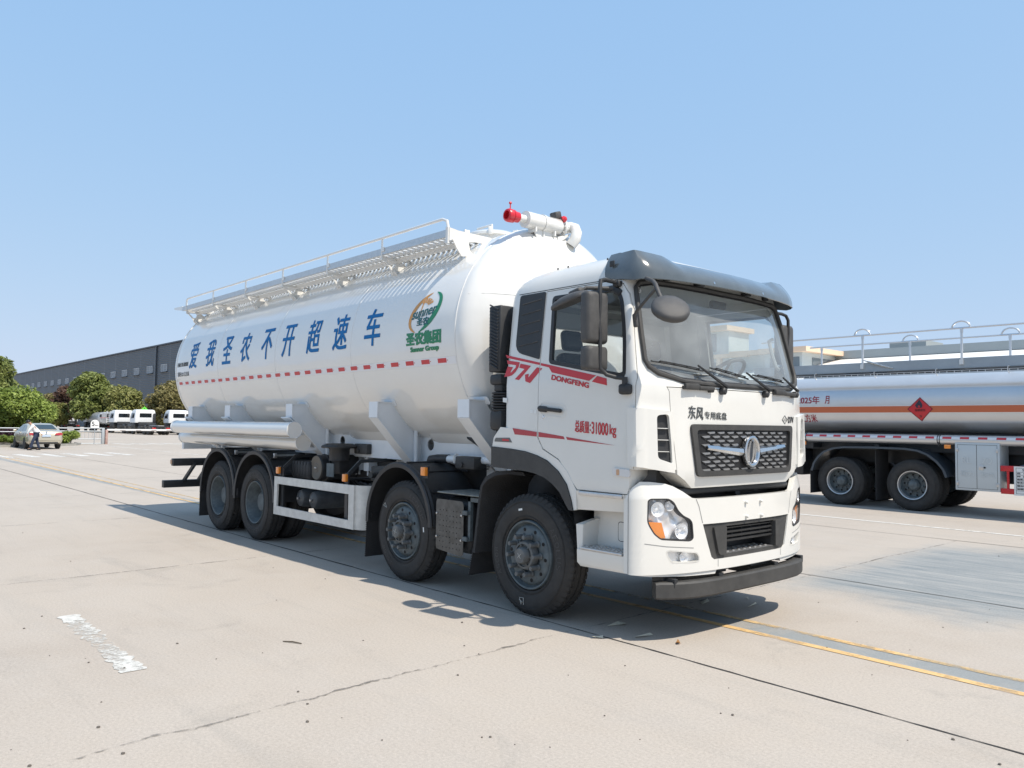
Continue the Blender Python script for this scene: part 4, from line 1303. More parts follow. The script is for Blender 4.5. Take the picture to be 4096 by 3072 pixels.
# step wells under the doors
for s in (-1, 1):
    sw = M()
    sw.loft([[(.603, s * 1.243, 1.142), (1.14, s * 1.243, 1.142), (1.14, s * 1.10, 1.142), (.603, s * 1.10, 1.142)],
             [(.600, s * 1.235, 1.08), (1.14, s * 1.215, 1.08), (1.14, s * 1.08, 1.08), (.600, s * 1.10, 1.08)],
             [(.612, s * 1.225, .985), (1.14, s * 1.165, 1.0), (1.14, s * 1.05, 1.0), (.612, s * 1.10, .985)]])
    sw.bx(.632, 1.142, min(s * 1.03, s * 1.01), max(s * 1.03, s * 1.01), .64, 1.0)
    sw.loft([[(.632, s * 1.235, .665), (1.142, s * 1.235, .665), (1.142, s * 1.01, .665), (.632, s * 1.01, .665)],
             [(.635, s * 1.235, .56), (1.142, s * 1.238, .56), (1.142, s * 1.01, .56), (.635, s * 1.01, .56)],
             [(.65, s * 1.21, .525), (1.142, s * 1.225, .535), (1.142, s * 1.01, .535), (.65, s * 1.01, .525)]])
    sw.loft([[(.632, s * 1.23, .66), (.632, s * 1.03, .66), (.668, s * 1.03, .66), (.668, s * 1.21, .66)],
             [(.616, s * 1.23, .865), (.616, s * 1.03, .865), (.69, s * 1.03, .865), (.668, s * 1.20, .865)],
             [(.66, s * 1.09, .905), (.66, s * 1.03, .905), (.70, s * 1.03, .905), (.70, s * 1.08, .905)]])
    swo = sw.obj("step_well", WHITE, T)
    a_ = M().bx(.672, 1.12, min(s * 1.04, s * 1.245), max(s * 1.04, s * 1.245), .667, .688, .008)
    for i in range(9):
        for j in range(3):
            a_.lathe([(.012, 0), (.012, .006), (.007, .008), (.007, .003)], (.71 + i * .046 + (j % 2) * .02, s * (1.08 + j * .055), .687), (0, 0, 1), 8)
    a_.obj("tread", ALU, swo)
    M().bx(.66, 1.125, min(s * 1.255, s * 1.20), max(s * 1.255, s * 1.20), 1.108, 1.142, .008).obj("sill_trim", ALU, swo)
    M().flat(rrect(.90, 1.10, .74, .90, .025), [rrect(.905, 1.095, .745, .895, .022)], lambda u, v, w: (u, s * (1.033 + w), v), .004).obj("hatch_gap", BLACKP, swo)
    M().flat(rrect(.905, 1.095, .745, .895, .022), [], lambda u, v, w: (u, s * (1.034 + w), v), .004).obj("hatch", WHITE, swo)
    M().lathe([(.018, .0), (.018, .003), (.0, .003)], (.995, s * 1.034, .85), (0, s, 0), 14).obj("hatch_lock", BLACKP, swo)
    # side marker lamp in the door corner
    mk = M().flat(rrect(1.028, 1.205, 1.286, 1.345, .018), [], lambda u, v, w: fside(s)(u, v - (u - 1.1) * .05, w + .014), .016).obj("side_marker_lamp", mat("clear_lens", (.62, .62, .62), .2, coat=.6) if s < 0 else bpy.data.materials["clear_lens"], DRS[s])
    M().flat(rrect(1.07, 1.10, 1.292, 1.338, .008), [], lambda u, v, w: fside(s)(u, v, w + .016), .002).obj("indicator_lens", mat("dull_amber", (.55, .33, .2), .3) if s < 0 else bpy.data.materials["dull_amber"], mk)

# mirrors
def soft_box(c, d, bev, rot=None, dish=0):
    bm_ = M().box(c, d, rot, bev, 4)
    return bm_
for s in (-1, 1):
    mr = M()
    mr.tube([(.99, s * 1.15, 2.83), (.995, s * 1.22, 2.835), (1.005, s * 1.34, 2.835), (1.02, s * 1.395, 2.82), (1.032, s * 1.415, 2.775), (1.034, s * 1.415, 2.64), (1.02, s * 1.415, 2.5), (1.036, s * 1.415, 2.40), (1.036, s * 1.415, 2.24), (1.03, s * 1.413, 2.17), (1.035, s * 1.405, 2.12), (1.07, s * 1.375, 2.075), (1.12, s * 1.32, 2.055), (1.16, s * 1.275, 2.05)], .0165, 10)
    mr.cyl((1.165, s * 1.27, 2.06), (1.165, s * 1.27, 1.985), .022)
    mr.box((1.165, s * 1.262, 1.965), (.11, .07, .085), None, .025, 3)
    mr.box((.995, s * 1.165, 2.825), (.07, .06, .05), None, .015)
    mr.box((.985, s * 1.155, 2.77), (.10, .03, .06), Matrix.Rotation(rad(35), 3, 'Y'), .012)
    arm = mr.obj("mirror_arm", BLACKP, T)
    for zc, hh, nm in ((2.525, .41, "main_mirror"), (2.205, .19, "wide_angle_mirror")):
        mm = M(); w2, d2 = .235, .11
        loops = []
        for t, k in ((0, .0), (.0, .93), (.25, 1.0), (.55, 1.0), (.8, .90), (.93, .70), (1.0, .45), (1.0, 0)):
            if k == 0: continue
            x = .94 + .095 * t
            rr_ = rrect(-w2 / 2 * (.5 + .5 * k), w2 / 2 * (.5 + .5 * k), -hh / 2 * (.72 + .28 * k), hh / 2 * (.72 + .28 * k), .03, 4)
            loops.append([(x, s * 1.42 + y * 1, zc + z) for y, z in rr_])
        mm.loft(loops)
        mo = mm.obj(nm, MIRB, arm, smooth=50)
        M().flat(rrect(-w2 / 2 + .012, w2 / 2 - .012, -hh / 2 + .014, hh / 2 - .014, .025), [], lambda u, v, w: (.944 - w, s * 1.42 + u, zc + v), .003).obj("mirror_glass", CHROME, mo)
# kerb mirror (right) over the door and front mirror
km = M()
C0 = Vector((.70, -1.40, 2.705))
loops = []
rk = Matrix.Rotation(rad(-13), 3, 'Y') @ Matrix.Rotation(rad(12), 3, 'X')
for t, k in ((0, .97), (.12, 1.0), (.4, .97), (.7, .80), (.92, .5), (1, .2)):
    loops.append([tuple(C0 + rk @ Vector((.205 * k * math.copysign(abs(cos(a)) ** .8, cos(a)), .12 * k * math.copysign(abs(sin(a)) ** .8, sin(a)), -.03 + .072 * t))) for a in [2 * pi * j / 28 for j in range(28)]])
km.loft(loops)
km.box(C0 + Vector((.04, .02, .055)), (.13, .07, .055), rk, .018)
km.tube([C0 + Vector((.06, .03, .05)), (.80, -1.33, 2.795), (.86, -1.22, 2.80), (.92, -1.13, 2.80)], .017, 8)
km.box((.90, -1.15, 2.805), (.12, .03, .035), None, .01)
km.obj("kerb_mirror", MIRB, T, smooth=50)
fm_ = M()
C1 = Vector((1.605, -1.27, 2.555)); ax_ = Vector((.60, -.42, .72)).normalized()
fm_.lathe([(.128, -.04), (.142, -.03), (.146, -.008), (.142, .010), (.125, .024), (.07, .036), (0, .04)], C1, ax_, 40)
fm_.box(C1 + Vector((-.075, .02, .05)), (.11, .085, .06), Matrix.Rotation(rad(28), 3, 'Y') @ Matrix.Rotation(.5, 3, 'Z'), .018)
jn = Vector((1.46, -1.235, 2.70))
fm_.tube([(1.26, -1.13, 2.84), (1.36, -1.17, 2.80), (1.42, -1.215, 2.76), jn, C1 + Vector((-.09, .02, .055))], .017, 8)
fm_.tube([(1.215, -1.21, 2.50), (1.222, -1.222, 2.545), (1.25, -1.235, 2.57), jn + Vector((-.03, 0, .02))], .013, 8)
fm_.box((1.21, -1.20, 2.505), (.04, .03, .11), Matrix.Rotation(rad(-8), 3, 'Y'), .012)
fm_.obj("front_mirror", MIRB, T, smooth=50)
# marker studs on the roof edge
rs = M()
for x, y in ((.25, -.98), (.12, -.98), (.72, -.98)):
    rs.cyl((x, y, 3.08), (x, y, 3.105), .009, .006, 8)
rs.obj("roof_stud", BLACKP, cab)

# air intake stack behind the cab
sn = M()
sn.bx(-.57, -.40, -1.215, -.92, 2.17, 2.80, .02)
sno = sn.obj("air_intake_stack", BLACKP, T)
l_ = M()
for k in range(19):
    z = 2.225 + k * .031
    l_.box((-.487, -1.222, z), (.135, .012, .014), Matrix.Rotation(rad(24), 3, 'Y'), .004, 1)
for k in range(19):
    l_.box((-.578, -1.06, 2.21 + k * .031), (.012, .25, .014), None, .004, 1)
l_.obj("intake_louvre", BLACKP, sno)
s2_ = M()
s2_.box((-.48, -1.08, 2.10), (.17, .25, .10), None, .025); s2_.box((-.47, -1.08, 2.03), (.12, .2, .09), None, .02)
prof = [(.085, .0)]
for k in range(7): prof += [(.10, .012 + k * .026), (.10, .02 + k * .026), (.08, .028 + k * .026)]
s2_.lathe(prof, (-.47, -1.12, 1.80), (0, 0, 1), 24)
s2_.box((-.47, -1.10, 1.72), (.18, .22, .20), None, .04); s2_.box((-.46, -1.05, 1.50), (.17, .2, .34), None, .04)
s2_.obj("intake_bellows", BLACKP, sno)
# ------------------------------------------------------------------ tank
TR, TZ = 1.24, 2.58
def bump_add(m, sc, st, dist):
    t = m.node_tree; b = t.nodes["Principled BSDF"]
    tc = t.nodes.new("ShaderNodeTexCoord")
    mp = t.nodes.new("ShaderNodeMapping"); mp.inputs["Scale"].default_value = (.5, 1, 1.6)
    t.links.new(tc.outputs["Object"], mp.inputs[0])
    n = t.nodes.new("ShaderNodeTexNoise"); n.inputs["Scale"].default_value = sc; n.inputs["Detail"].default_value = 2
    t.links.new(mp.outputs[0], n.inputs["Vector"])
    bp = t.nodes.new("ShaderNodeBump"); bp.inputs["Strength"].default_value = st; bp.inputs["Distance"].default_value = dist
    t.links.new(n.outputs[0], bp.inputs["Height"]); t.links.new(bp.outputs[0], b.inputs["Coat Normal"])
    bp2 = t.nodes.new("ShaderNodeBump"); bp2.inputs["Strength"].default_value = st * .6; bp2.inputs["Distance"].default_value = dist
    t.links.new(n.outputs[0], bp2.inputs["Height"]); t.links.new(bp2.outputs[0], b.inputs["Normal"])
bump_add(TANKW, 1.6, .35, .06)
prof = []
XR, XF, AR, AF = -9.12, -1.02, .36, .42
for k in range(15):
    a = rad(90 * k / 14)
    prof.append((TR * sin(a), XR - AR * cos(a)))
for k in range(1, 26):
    prof.append((TR, XR + (XF - XR) * k / 25))
for k in range(1, 15):
    a = rad(90 - 90 * k / 14)
    prof.append((TR * sin(a), XF + AF * cos(a)))
prof[0] = (0, prof[0][1]); prof[-1] = (0, prof[-1][1])
tank = M().lathe(prof, (0, 0, TZ), (1, 0, 0), 128).obj("tank", TANKW, T, smooth=50)
def rmap(u, v, w):
    th = v / TR
    return (u, -(TR + w) * cos(th), TZ + (TR + w) * sin(th))
def vth(d): return TR * rad(d)
sm_ = M()
for x, r in ((-1.065, .004), (-9.08, .004), (-3.1, .0015), (-5.15, .0015), (-7.2, .0015)):
    sm_ = M()
    sm_.tube([(x, (TR) * cos(a), TZ + TR * sin(a)) for a in [2 * pi * k / 96 for k in range(96)]], .007 if r > .002 else .0035, 6, True)
    sm_.obj("weld_seam", TANKW, tank)
# slogan
cx = (-8.285, -7.546, -6.862, -6.176, -5.442, -4.777, -4.056, -3.371, -2.628)
wl = M(); halo = M()
for ch, x in zip("爱我圣农不开超速车", cx):
    write(M() if False else (wl := M()), ch, x - .165, x + .165, vth(-.9), vth(19.2), rmap, .003, .0075, du=.2, dv=.07)
    wl.obj("slogan_character", BLUEF, tank)
for z in (2.98, 2.22):
    pts_ = []
    for k in range(22):
        y = -1.16 + k * .1
        r2 = y * y + (z - TZ) ** 2
        if r2 < TR * TR * .995: pts_.append((XF + AF * math.sqrt(1 - r2 / TR ** 2), y, z))
    M().tube(pts_, .0035, 5).obj("weld_seam", TANKW, tank)
ml = M()
write(ml, "运输介质:烟煤粉", -9.02, -8.50, vth(1.2), vth(4.6), rmap, .003, .0012, du=.2, dv=.07)
write(ml, "容积:32.1立方米", -9.0, -8.46, vth(-6.6), vth(-2.9), rmap, .003, .0012, du=.2, dv=.07)
ml.obj("cargo_lettering", INK, tank)
# company emblem
LC = (-1.63, .275)
def crescent(m, a0, a1, th, ra=.335, rb=.185, tilt=rad(24)):
    o_, i_ = [], []
    for k in range(25):
        t = k / 24; a = rad(a0 + (a1 - a0) * t); w = th * sin(pi * t) ** .8 + .003
        for L, s in ((o_, 0), (i_, w)):
            p = Vector(((ra - s) * cos(a), (rb - s) * sin(a)))
            L.append((LC[0] + p.x * cos(tilt) * .86 - p.y * sin(tilt), LC[1] + p.x * sin(tilt) + p.y * cos(tilt)))
    m.flat(o_ + i_[::-1], [], lambda u, v, w: rmap(u, v, w + .003), 0, .1, .06)
g1 = M(); crescent(g1, 60, 225, .058)
fan = []
for k in range(6):
    a0, a1 = rad(18 + k * 19), rad(18 + k * 19 + 13)
    c = (-1.66, .335); r0, r1 = .06, .155 - .008 * k
    g1.flat([(c[0] + r0 * cos(a0), c[1] + r0 * .7 * sin(a0)), (c[0] + r1 * cos(a0), c[1] + r1 * .75 * sin(a0)), (c[0] + r1 * cos(a1), c[1] + r1 * .75 * sin(a1)), (c[0] + r0 * cos(a1), c[1] + r0 * .7 * sin(a1))], [], lambda u, v, w: rmap(u, v, w + .003), 0, .1, .06)
g1.flat([(-1.715, .245), (-1.705, .33), (-1.69, .395), (-1.675, .40), (-1.69, .32)], [], lambda u, v, w: rmap(u, v, w + .0036), 0)
g1.obj("emblem_gold", GOLDF, tank)
g2 = M(); crescent(g2, -122, 45, .072); g2.obj("emblem_green", GREENF, tank)
g3 = M()
write(g3, "sunner", -1.845, -1.435, .225, .300, lambda u, v, w: rmap(u, v + (u + 1.64) * .10, w), .003, .0035, shear=.25, du=.2, dv=.06)
write(g3, "圣农", -1.745, -1.535, .130, .215, rmap, .003, .0045, du=.2, dv=.06)
g3.obj("emblem_lettering", TEALF, tank)
g4 = M()
write(g4, "圣农集团", -1.92, -1.305, -.072, .064, rmap, .003, .010, du=.2, dv=.06)
write(g4, "Sunner Group", -1.845, -1.343, -.158, -.095, rmap, .003, .006, du=.2, dv=.06)
g4.obj("group_lettering", GREENF, tank)
tm = M()
tm.flat([(-9.12, vth(-14.0)), (-1.075, vth(-14.0)), (-1.075, vth(-10.4)), (-9.12, vth(-10.4))], [], lambda u, v, w: rmap(u, v, w + .0016), 0, .5, .03)
tape = tm.obj("reflective_tape", REFLWHT, T)
for k in range(27):
    x = -1.379 - k * .2917
    td = M()
    td.flat([(x, vth(-13.1)), (x + .147, vth(-13.1)), (x + .147, vth(-10.95)), (x, vth(-10.95))], [], lambda u, v, w: rmap(u, v, w + .0032), 0, .5, .03)
    td.flat([(x + .155, vth(-12.2)), (x + .17, vth(-12.2)), (x + .17, vth(-11.8)), (x + .155, vth(-11.8))], [], lambda u, v, w: rmap(u, v, w + .0032), 0)
    td.obj("red_dash", REFLRED, tape)
# manholes on top
for x in (-2.0, -4.9, -7.7):
    mh = M()
    mh.lathe([(.30, -.1), (.30, .06), (.33, .065), (.33, .09), (.28, .12), (.15, .15), (0, .16)], (x, 0, TZ + TR), (0, 0, 1), 36)
    for k in range(6):
        a = k * pi / 3 + .3
        mh.box((x + .335 * cos(a), .335 * sin(a), TZ + TR + .09), (.07, .05, .09), Matrix.Rotation(a, 3, 'Z'), .01)
    mh.tube([(x - .15, -.1, TZ + TR + .13), (x - .15, -.1, TZ + TR + .2), (x + .12, -.1, TZ + TR + .2), (x + .12, -.1, TZ + TR + .13)], .014, 8)
    mh.obj("manhole_cover", TANKW, tank)

# walkway with slotted planks, brackets and hand rail
dk = M()
DZ = 3.665
x0, x1 = -9.25, -1.36
bars = ((-1.10, -1.06), (-.945, -.895), (-.775, -.725), (-.61, -.56))
for a, b in bars:
    dk.bx(x0, x1, a, b, DZ - .03, DZ)
nx = int((x1 - x0) / .10)
for k in range(nx):
    x = x0 + .02 + k * .10
    for i in range(3):
        dk.box((x + .02, (bars[i][1] + bars[i + 1][0]) / 2, DZ - .006), (.062, bars[i + 1][0] - bars[i][1] + .004, .010), Matrix.Rotation(.0, 3, 'Z'))
deck = dk.obj("walkway", FRAMEW, T)
M().bx(x0, x1, -1.115, -1.101, DZ - .035, DZ + .04).obj("toe_board", ALU, deck)
ln = M()
ln.tube([(x0 - .35, -.66, DZ - .115), (x1 - .05, -.66, DZ - .115)], .02, 8); ln.bx(x0 + .1, x1 - .05, -.905, -.875, DZ - .10, DZ - .045)
ln.bx(x0 + .1, x1 - .05, -.60, -.57, DZ - .08, DZ - .045)
ln.obj("walkway_beam", TANKW, deck)
PX = (-1.38, -2.66, -3.96, -5.25, -6.52, -7.82, -9.08)
for x in PX[1:]:
    bk_ = M()
    def bfm(u, v, w, x=x): return (x + w, u, v)
    bk_.flat([(-1.10, 3.665 - .052), (-.56, 3.612), (-.60, 3.56), (-.70, 3.52), (-.84, 3.50), (-.80, 3.485), (-.86, 3.44), (-.91, 3.42), (-.95, 3.42), (-1.0, 3.50), (-1.06, 3.56), (-1.10, 3.57)],
             [rpoly([(-1.05, 3.58), (-.90, 3.585), (-.93, 3.51), (-.97, 3.50)], .012), rpoly([(-.84, 3.585), (-.70, 3.59), (-.78, 3.545)], .01)], bfm, .012)
    bk_.box((x - .006, -.925, 3.425), (.10, .09, .012), Matrix.Rotation(rad(-42), 3, 'X'))
    bk_.obj("walkway_bracket", TANKW, deck)
ep = M()
ep.flat([(-1.115, 3.72), (-1.0, 3.705), (-.55, 3.70), (-.52, 3.64), (-.60, 3.615), (-.78, 3.62), (-.86, 3.60), (-.84, 3.52), (-.80, 3.48), (-.86, 3.45), (-.95, 3.44), (-1.02, 3.52), (-1.07, 3.60), (-1.115, 3.58)], [], lambda u, v, w: (-1.35 + w, u, v), .014)
ep.obj("walkway_end_plate", TANKW, deck)
ep = M()
ep.loft([[(x0, -1.115, DZ + .05), (x0, -.56, DZ + .02), (x0, -.56, DZ - .03), (x0, -1.115, DZ - .03)], [(x0 - .42, -1.115, DZ + .06), (x0 - .22, -.62, DZ + .03), (x0 - .22, -.62, DZ + .01), (x0 - .42, -1.115, DZ + .03)]])
ep.obj("walkway_end_plate", TANKW, deck)
hr = M()
rz = 3.828
hr.tube([(-9.05, -1.108, 3.62), (-9.06, -1.108, 3.74), (-9.05, -1.108, 3.80), (-9.0, -1.108, rz)] + [(-9 + k * .95, -1.108, rz) for k in range(1, 8)] + [(-1.48, -1.108, rz), (-1.405, -1.108, 3.80), (-1.38, -1.108, 3.72), (-1.38, -1.108, 3.56)], .0165, 8)
for x in PX[1:-1]:
    hr.cyl((x, -1.112, 3.57), (x, -1.108, rz), .013, n=8)
    hr.box((x + .03, -1.118, 3.69), (.06, .012, .05))
hr.box((-1.38, -1.12, 3.64), (.04, .02, .17))
hr.obj("handrail", TANKW, deck)

# blow-off pipe on the front head
PXx, PZ = -.865, 3.825
pp = M()
pp.lathe([(.03, -.50), (.088, -.50), (.088, -.02), (.075, -.0), (.06, .0)], (PXx, 0, PZ), (0, 1, 0), 40)
pp.lathe([(.091, -.27), (.095, -.27), (.095, -.245), (.091, -.245)], (PXx, 0, PZ), (0, 1, 0), 40, close=True)
pp.cyl((PXx, -.60, PZ), (PXx, -.50, PZ), .042, n=24)
el = [(PXx, .0, PZ), (PXx, .06, PZ), (PXx + .005, .11, PZ + .01), (PXx + .03, .155, PZ + .02), (PXx + .08, .165, PZ - .0), (PXx + .12, .15, PZ - .06), (PXx + .12, .13, PZ - .13), (PXx + .08, .11, PZ - .19)]
pp.tube(el, .062, 20)
pp.lathe([(.075, .02), (.095, .02), (.095, .045), (.075, .045)], (PXx, 0, PZ), (0, 1, 0), 28, close=True)
for a in range(8):
    t = a * pi / 4
    pp.cyl((PXx + .083 * cos(t), .005, PZ + .083 * sin(t)), (PXx + .083 * cos(t), .06, PZ + .083 * sin(t)), .009, n=6)
pipe = pp.obj("blow_off_pipe", TANKW, T)
bk2 = M()
bk2.flat([(-.40, PZ - .075), (-.10, PZ - .075), (-.21, PZ - .27), (-.29, PZ - .27)], [], lambda u, v, w: (PXx + .02 + w, u, v), .012)
bk2.bx(PXx - .06, PXx + .06, -.40, -.38, PZ - .12, PZ - .06); bk2.bx(PXx - .06, PXx + .06, -.12, -.10, PZ - .12, PZ - .06)
bk2.flat([(-.06, PZ - .12), (.12, PZ - .06), (.10, PZ - .09), (-.07, PZ - .20)], [], lambda u, v, w: (PXx + .05 + w, u, v), .012)
bk2.bx(PXx - .1, PXx + .03, -.26, -.24, PZ - .24, PZ - .07)
bk2.obj("pipe_bracket", TANKW, pipe)
rv = M()
rv.lathe([(.045, -.60), (.055, -.60), (.058, -.665), (.068, -.668), (.068, -.685), (.058, -.69), (.070, -.695), (.070, -.735), (.062, -.75), (.045, -.755), (.042, -.70), (.01, -.69)], (PXx, 0, PZ), (0, 1, 0), 32)
rv.cyl((PXx, -.705, PZ + .065), (PXx, -.705, PZ + .12), .006, n=8)
rv.lathe([(0, 0), (.012, .006), (.017, .017), (.012, .028), (0, .034)], (PXx, -.705, PZ + .115), (0, 0, 1), 14)
rv.obj("red_coupling", REDPIPE, pipe)
M().box((PXx - .02, -.03, PZ + .125), (.10, .09, .085), Matrix.Rotation(.3, 3, 'X'), .015).obj("pressure_valve", MIRB, pipe)
M().lathe([(.02, 0), (.035, .0), (.035, .03), (.02, .05)], (PXx + .05, .0, PZ + .075), (.4, .6, .3), 14).obj("valve_cap", REDPIPE, pipe)

# ------------------------------------------------------------------ tank supports, frame, skirt
sp = M()
BXS = ((-8.38, -8.205), (-6.825, -6.63), (-4.742, -4.562), (-2.637, -2.459), (-.987, -.805))
arc = []
for k in range(13):
    y = -1.045 + (1.045 - .35) * k / 12
    arc.append((y, TZ - math.sqrt(TR * TR - y * y) + .006))
for a, b in BXS:
    sp = M()
    web = [(-1.236, 1.745), (-1.236, 1.905)] + arc + [(-.35, 1.225), (-.74, 1.225)]
    for x in (b - .012, a + .012):
        sp.flat(web, [], lambda u, v, w, x=x: (x + w, u, v), .012)
    sp.bx(a, b, -1.252, -1.238, 1.742, 1.92); sp.bx(a, b, -1.236, -1.035, 1.908, 1.92)
    p, q = Vector((-1.245, 1.742)), Vector((-.745, 1.215))
    d = (q - p).normalized(); n = Vector((-d.y, d.x)) * -.007
    sp.add([(a, p.x + n.x, p.y + n.y), (b, p.x + n.x, p.y + n.y), (b, q.x + n.x, q.y + n.y), (a, q.x + n.x, q.y + n.y), (a, p.x - n.x, p.y - n.y), (b, p.x - n.x, p.y - n.y), (b, q.x - n.x, q.y - n.y), (a, q.x - n.x, q.y - n.y)],
           [(0, 1, 2, 3), (7, 6, 5, 4), (0, 4, 5, 1), (1, 5, 6, 2), (2, 6, 7, 3), (3, 7, 4, 0)])
    sp.bx(b + .0, b + .06, -.755, -.735, 1.22, 1.61)
    # weld pad on the tank
    sp.flat(rrect(a - .06, b + .06, vth(-34.5), vth(-30.5), .03), [], lambda u, v, w: rmap(u, v, w + .007), .006, .1, .04)
    sup = sp.obj("tank_support", FRAMEW, T)
    sm2 = sup.copy(); COL.objects.link(sm2); sm2.parent = T; sm2.scale = (1, -1, 1)      # far flank
sk = M()
hs = []
for x in (-4.30, -2.28, -1.28, -6.2, -3.05):
    hs.append([(x + .065 * cos(2 * pi * k / 20), 1.435 + .065 * sin(2 * pi * k / 20)) for k in range(20)])
for s in (-1, 1):
    sk.flat([(-8.9, 1.24), (-.75, 1.24), (-.75, 1.50), (-.95, 1.545), (-8.6, 1.545)], hs, lambda u, v, w: (u, s * (.64 + w), v), .012)
sk.obj("tank_skirt", FRAMEW, T)
fr = M()
for s in (-1, 1):
    fr.bx(-9.35, -.30, s * .43 - .04, s * .43 + .04, 1.20, 1.30)
    for x in (-4.05, -3.75, -1.25, -8.0, -6.4):
        fr.bx(x - .06, x + .06, min(s * .47, s * .60), max(s * .47, s * .60), 1.06, 1.20)
        for dy in (.52, .57):
            fr.cyl((x, s * dy, 1.0), (x, s * dy, 1.33), .014, n=8); fr.cyl((x, s * dy, 1.22), (x, s * dy, 1.25), .03, n=8)
        fr.bx(x - .03, x + .03, min(s * .49, s * .60), max(s * .49, s * .60), 1.20, 1.225)
fr.bx(-9.36, -9.28, -1.0, 1.0, 1.18, 1.30)
for x in (-8.9, -7.5, -5.9, -4.3, -2.9, -1.5):
    fr.bx(x - .04, x + .04, -.39, .39, 1.2, 1.3)
fr.obj("sub_frame", FRAMEW, T)
ch = M()
for s in (-1, 1):
    ch.bx(-9.1, 1.15, s * .43 - .038, s * .43 + .038, .92, 1.198)
for x in (-8.8, -7.9, -6.43, -5.0, -3.8, -2.6, -1.2, -.3, .6, 1.1):
    ch.bx(x - .06, x + .06, -.39, .39, .95, 1.17)
for x in AX:
    ch.lathe([(.12, -.85), (.12, .85)], (x, 0, WR), (0, 1, 0), 16)
    ch.lathe([(.05, -.25), (.24, -.2), (.27, 0), (.24, .2), (.05, .25)], (x, 0, WR), (1, 0, 0), 16)
    for s in (-1, 1):
        for k in range(6):
            ch.bx(x - .62 + k * .08, x + .62 - k * .08, s * .43 - .04, s * .43 + .04, .60 + k * .028, .622 + k * .028)
        ch.bx(x - .07, x + .07, s * .43 - .06, s * .43 + .06, .5, .95)
ch.lathe([(.06, -5.4), (.06, -.6)], (0, 0, .72), (1, 0, 0), 12)
ch.bx(-.6, .9, -.35, .35, .65, 1.15, .08)
ch.bx(-3.9, -.6, -.30, .30, .8, 1.12, .05)
ch.obj("chassis_frame", CHASSIS, T)
for x in (-1.75, -3.55, -5.6, -7.6):
    hp = M(); lo = []
    for z, a, b, r in ((1.72, .78, .80, .3), (1.50, .62, .68, .22), (1.30, .32, .46, .10), (1.285, .32, .46, .10)):
        lo.append([(x + u, v, z) for u, v in rrect(-a, a, -b, b, r, 4)])
    hp.loft(lo)
    hp.obj("hopper", TANKW, tank)
pi_ = M()
for s in (-.25,):
    pi_.tube([(-8.6, s, 1.24), (-1.1, s, 1.24)], .055, 12)
for x in (-1.75, -3.55, -5.6, -7.6):
    pi_.tube([(x - .35, -.48, 1.27), (x - .1, -.55, 1.262), (x + .42, -.52, 1.265)], .042, 10)
pi_.tube([(-1.55, -.66, 1.56), (-1.45, -.66, 1.52), (-1.22, -.62, 1.40)], .045, 10)
pi_.tube([(-2.2, -.70, 1.22), (-2.15, -.72, 1.275), (-2.0, -.74, 1.29), (-1.78, -.75, 1.295)], .05, 12)
pi_.obj("hose", BLACKP, T)
gp = M().tube([(-1.78, -.75, 1.295), (-.95, -.76, 1.31)], .042, 12)
gp.obj("air_pipe", FRAMEW, T)
M().tube([(-1.62, -.80, 1.255), (-1.63, -.80, 1.33), (-1.64, -.76, 1.355), (-1.66, -.72, 1.34)], .008, 6).obj("pipe_clip", TANKW, T)
for x, y, z in ((-3.72, -.62, 1.345), (-1.33, -.80, 1.275)):
    bx_ = M()
    bx_.bx(x - .16, x + .16, y - .09, y + .09, z - .065, z + .065, .015)
    bx_.lathe([(.028, 0), (.028, .02), (0, .022)], (x - .04, y - .09, z - .02), (0, -1, 0), 14)
    bx_.obj("control_box", BLACKD, T)

# hose tubes on the flank
for (y, z, r, xa, xb) in ((-1.29, 1.577, .102, -8.80, -4.40), (-1.05, 1.402, .105, -9.08, -4.615)):
    tb = M()
    tb.lathe([(0, 0), (r, 0), (r, xb - xa), (0, xb - xa)], (xa, y, z), (1, 0, 0), 48)
    to = tb.obj("hose_tube", TANKW, T)
    eb = M().lathe([(r, -.012), (r + .005, -.012), (r + .005, .004), (r, .004)], (xb, y, z), (1, 0, 0), 48, close=True)
    eb.obj("tube_rim", FRAMEW, to)
    eb = M().lathe([(r, -.012), (r + .006, -.012), (r + .006, .02), (r, .02)], (xa, y, z), (1, 0, 0), 48, close=True)
    eb.obj("tube_rim", FRAMEW, to)
for a, b in BXS[:3]:
    tk = M()
    tk.box((b - .12, -1.235, 1.70), (.22, .14, .012), Matrix.Rotation(rad(-35), 3, 'X'))
    tk.box((b - .10, -1.12, 1.56), (.06, .12, .26), Matrix.Rotation(rad(40), 3, 'X'))
    tk.bx(b - .12, b - .06, -1.02, -.75, 1.30, 1.34)
    tk.obj("tube_bracket", FRAMEW, T)

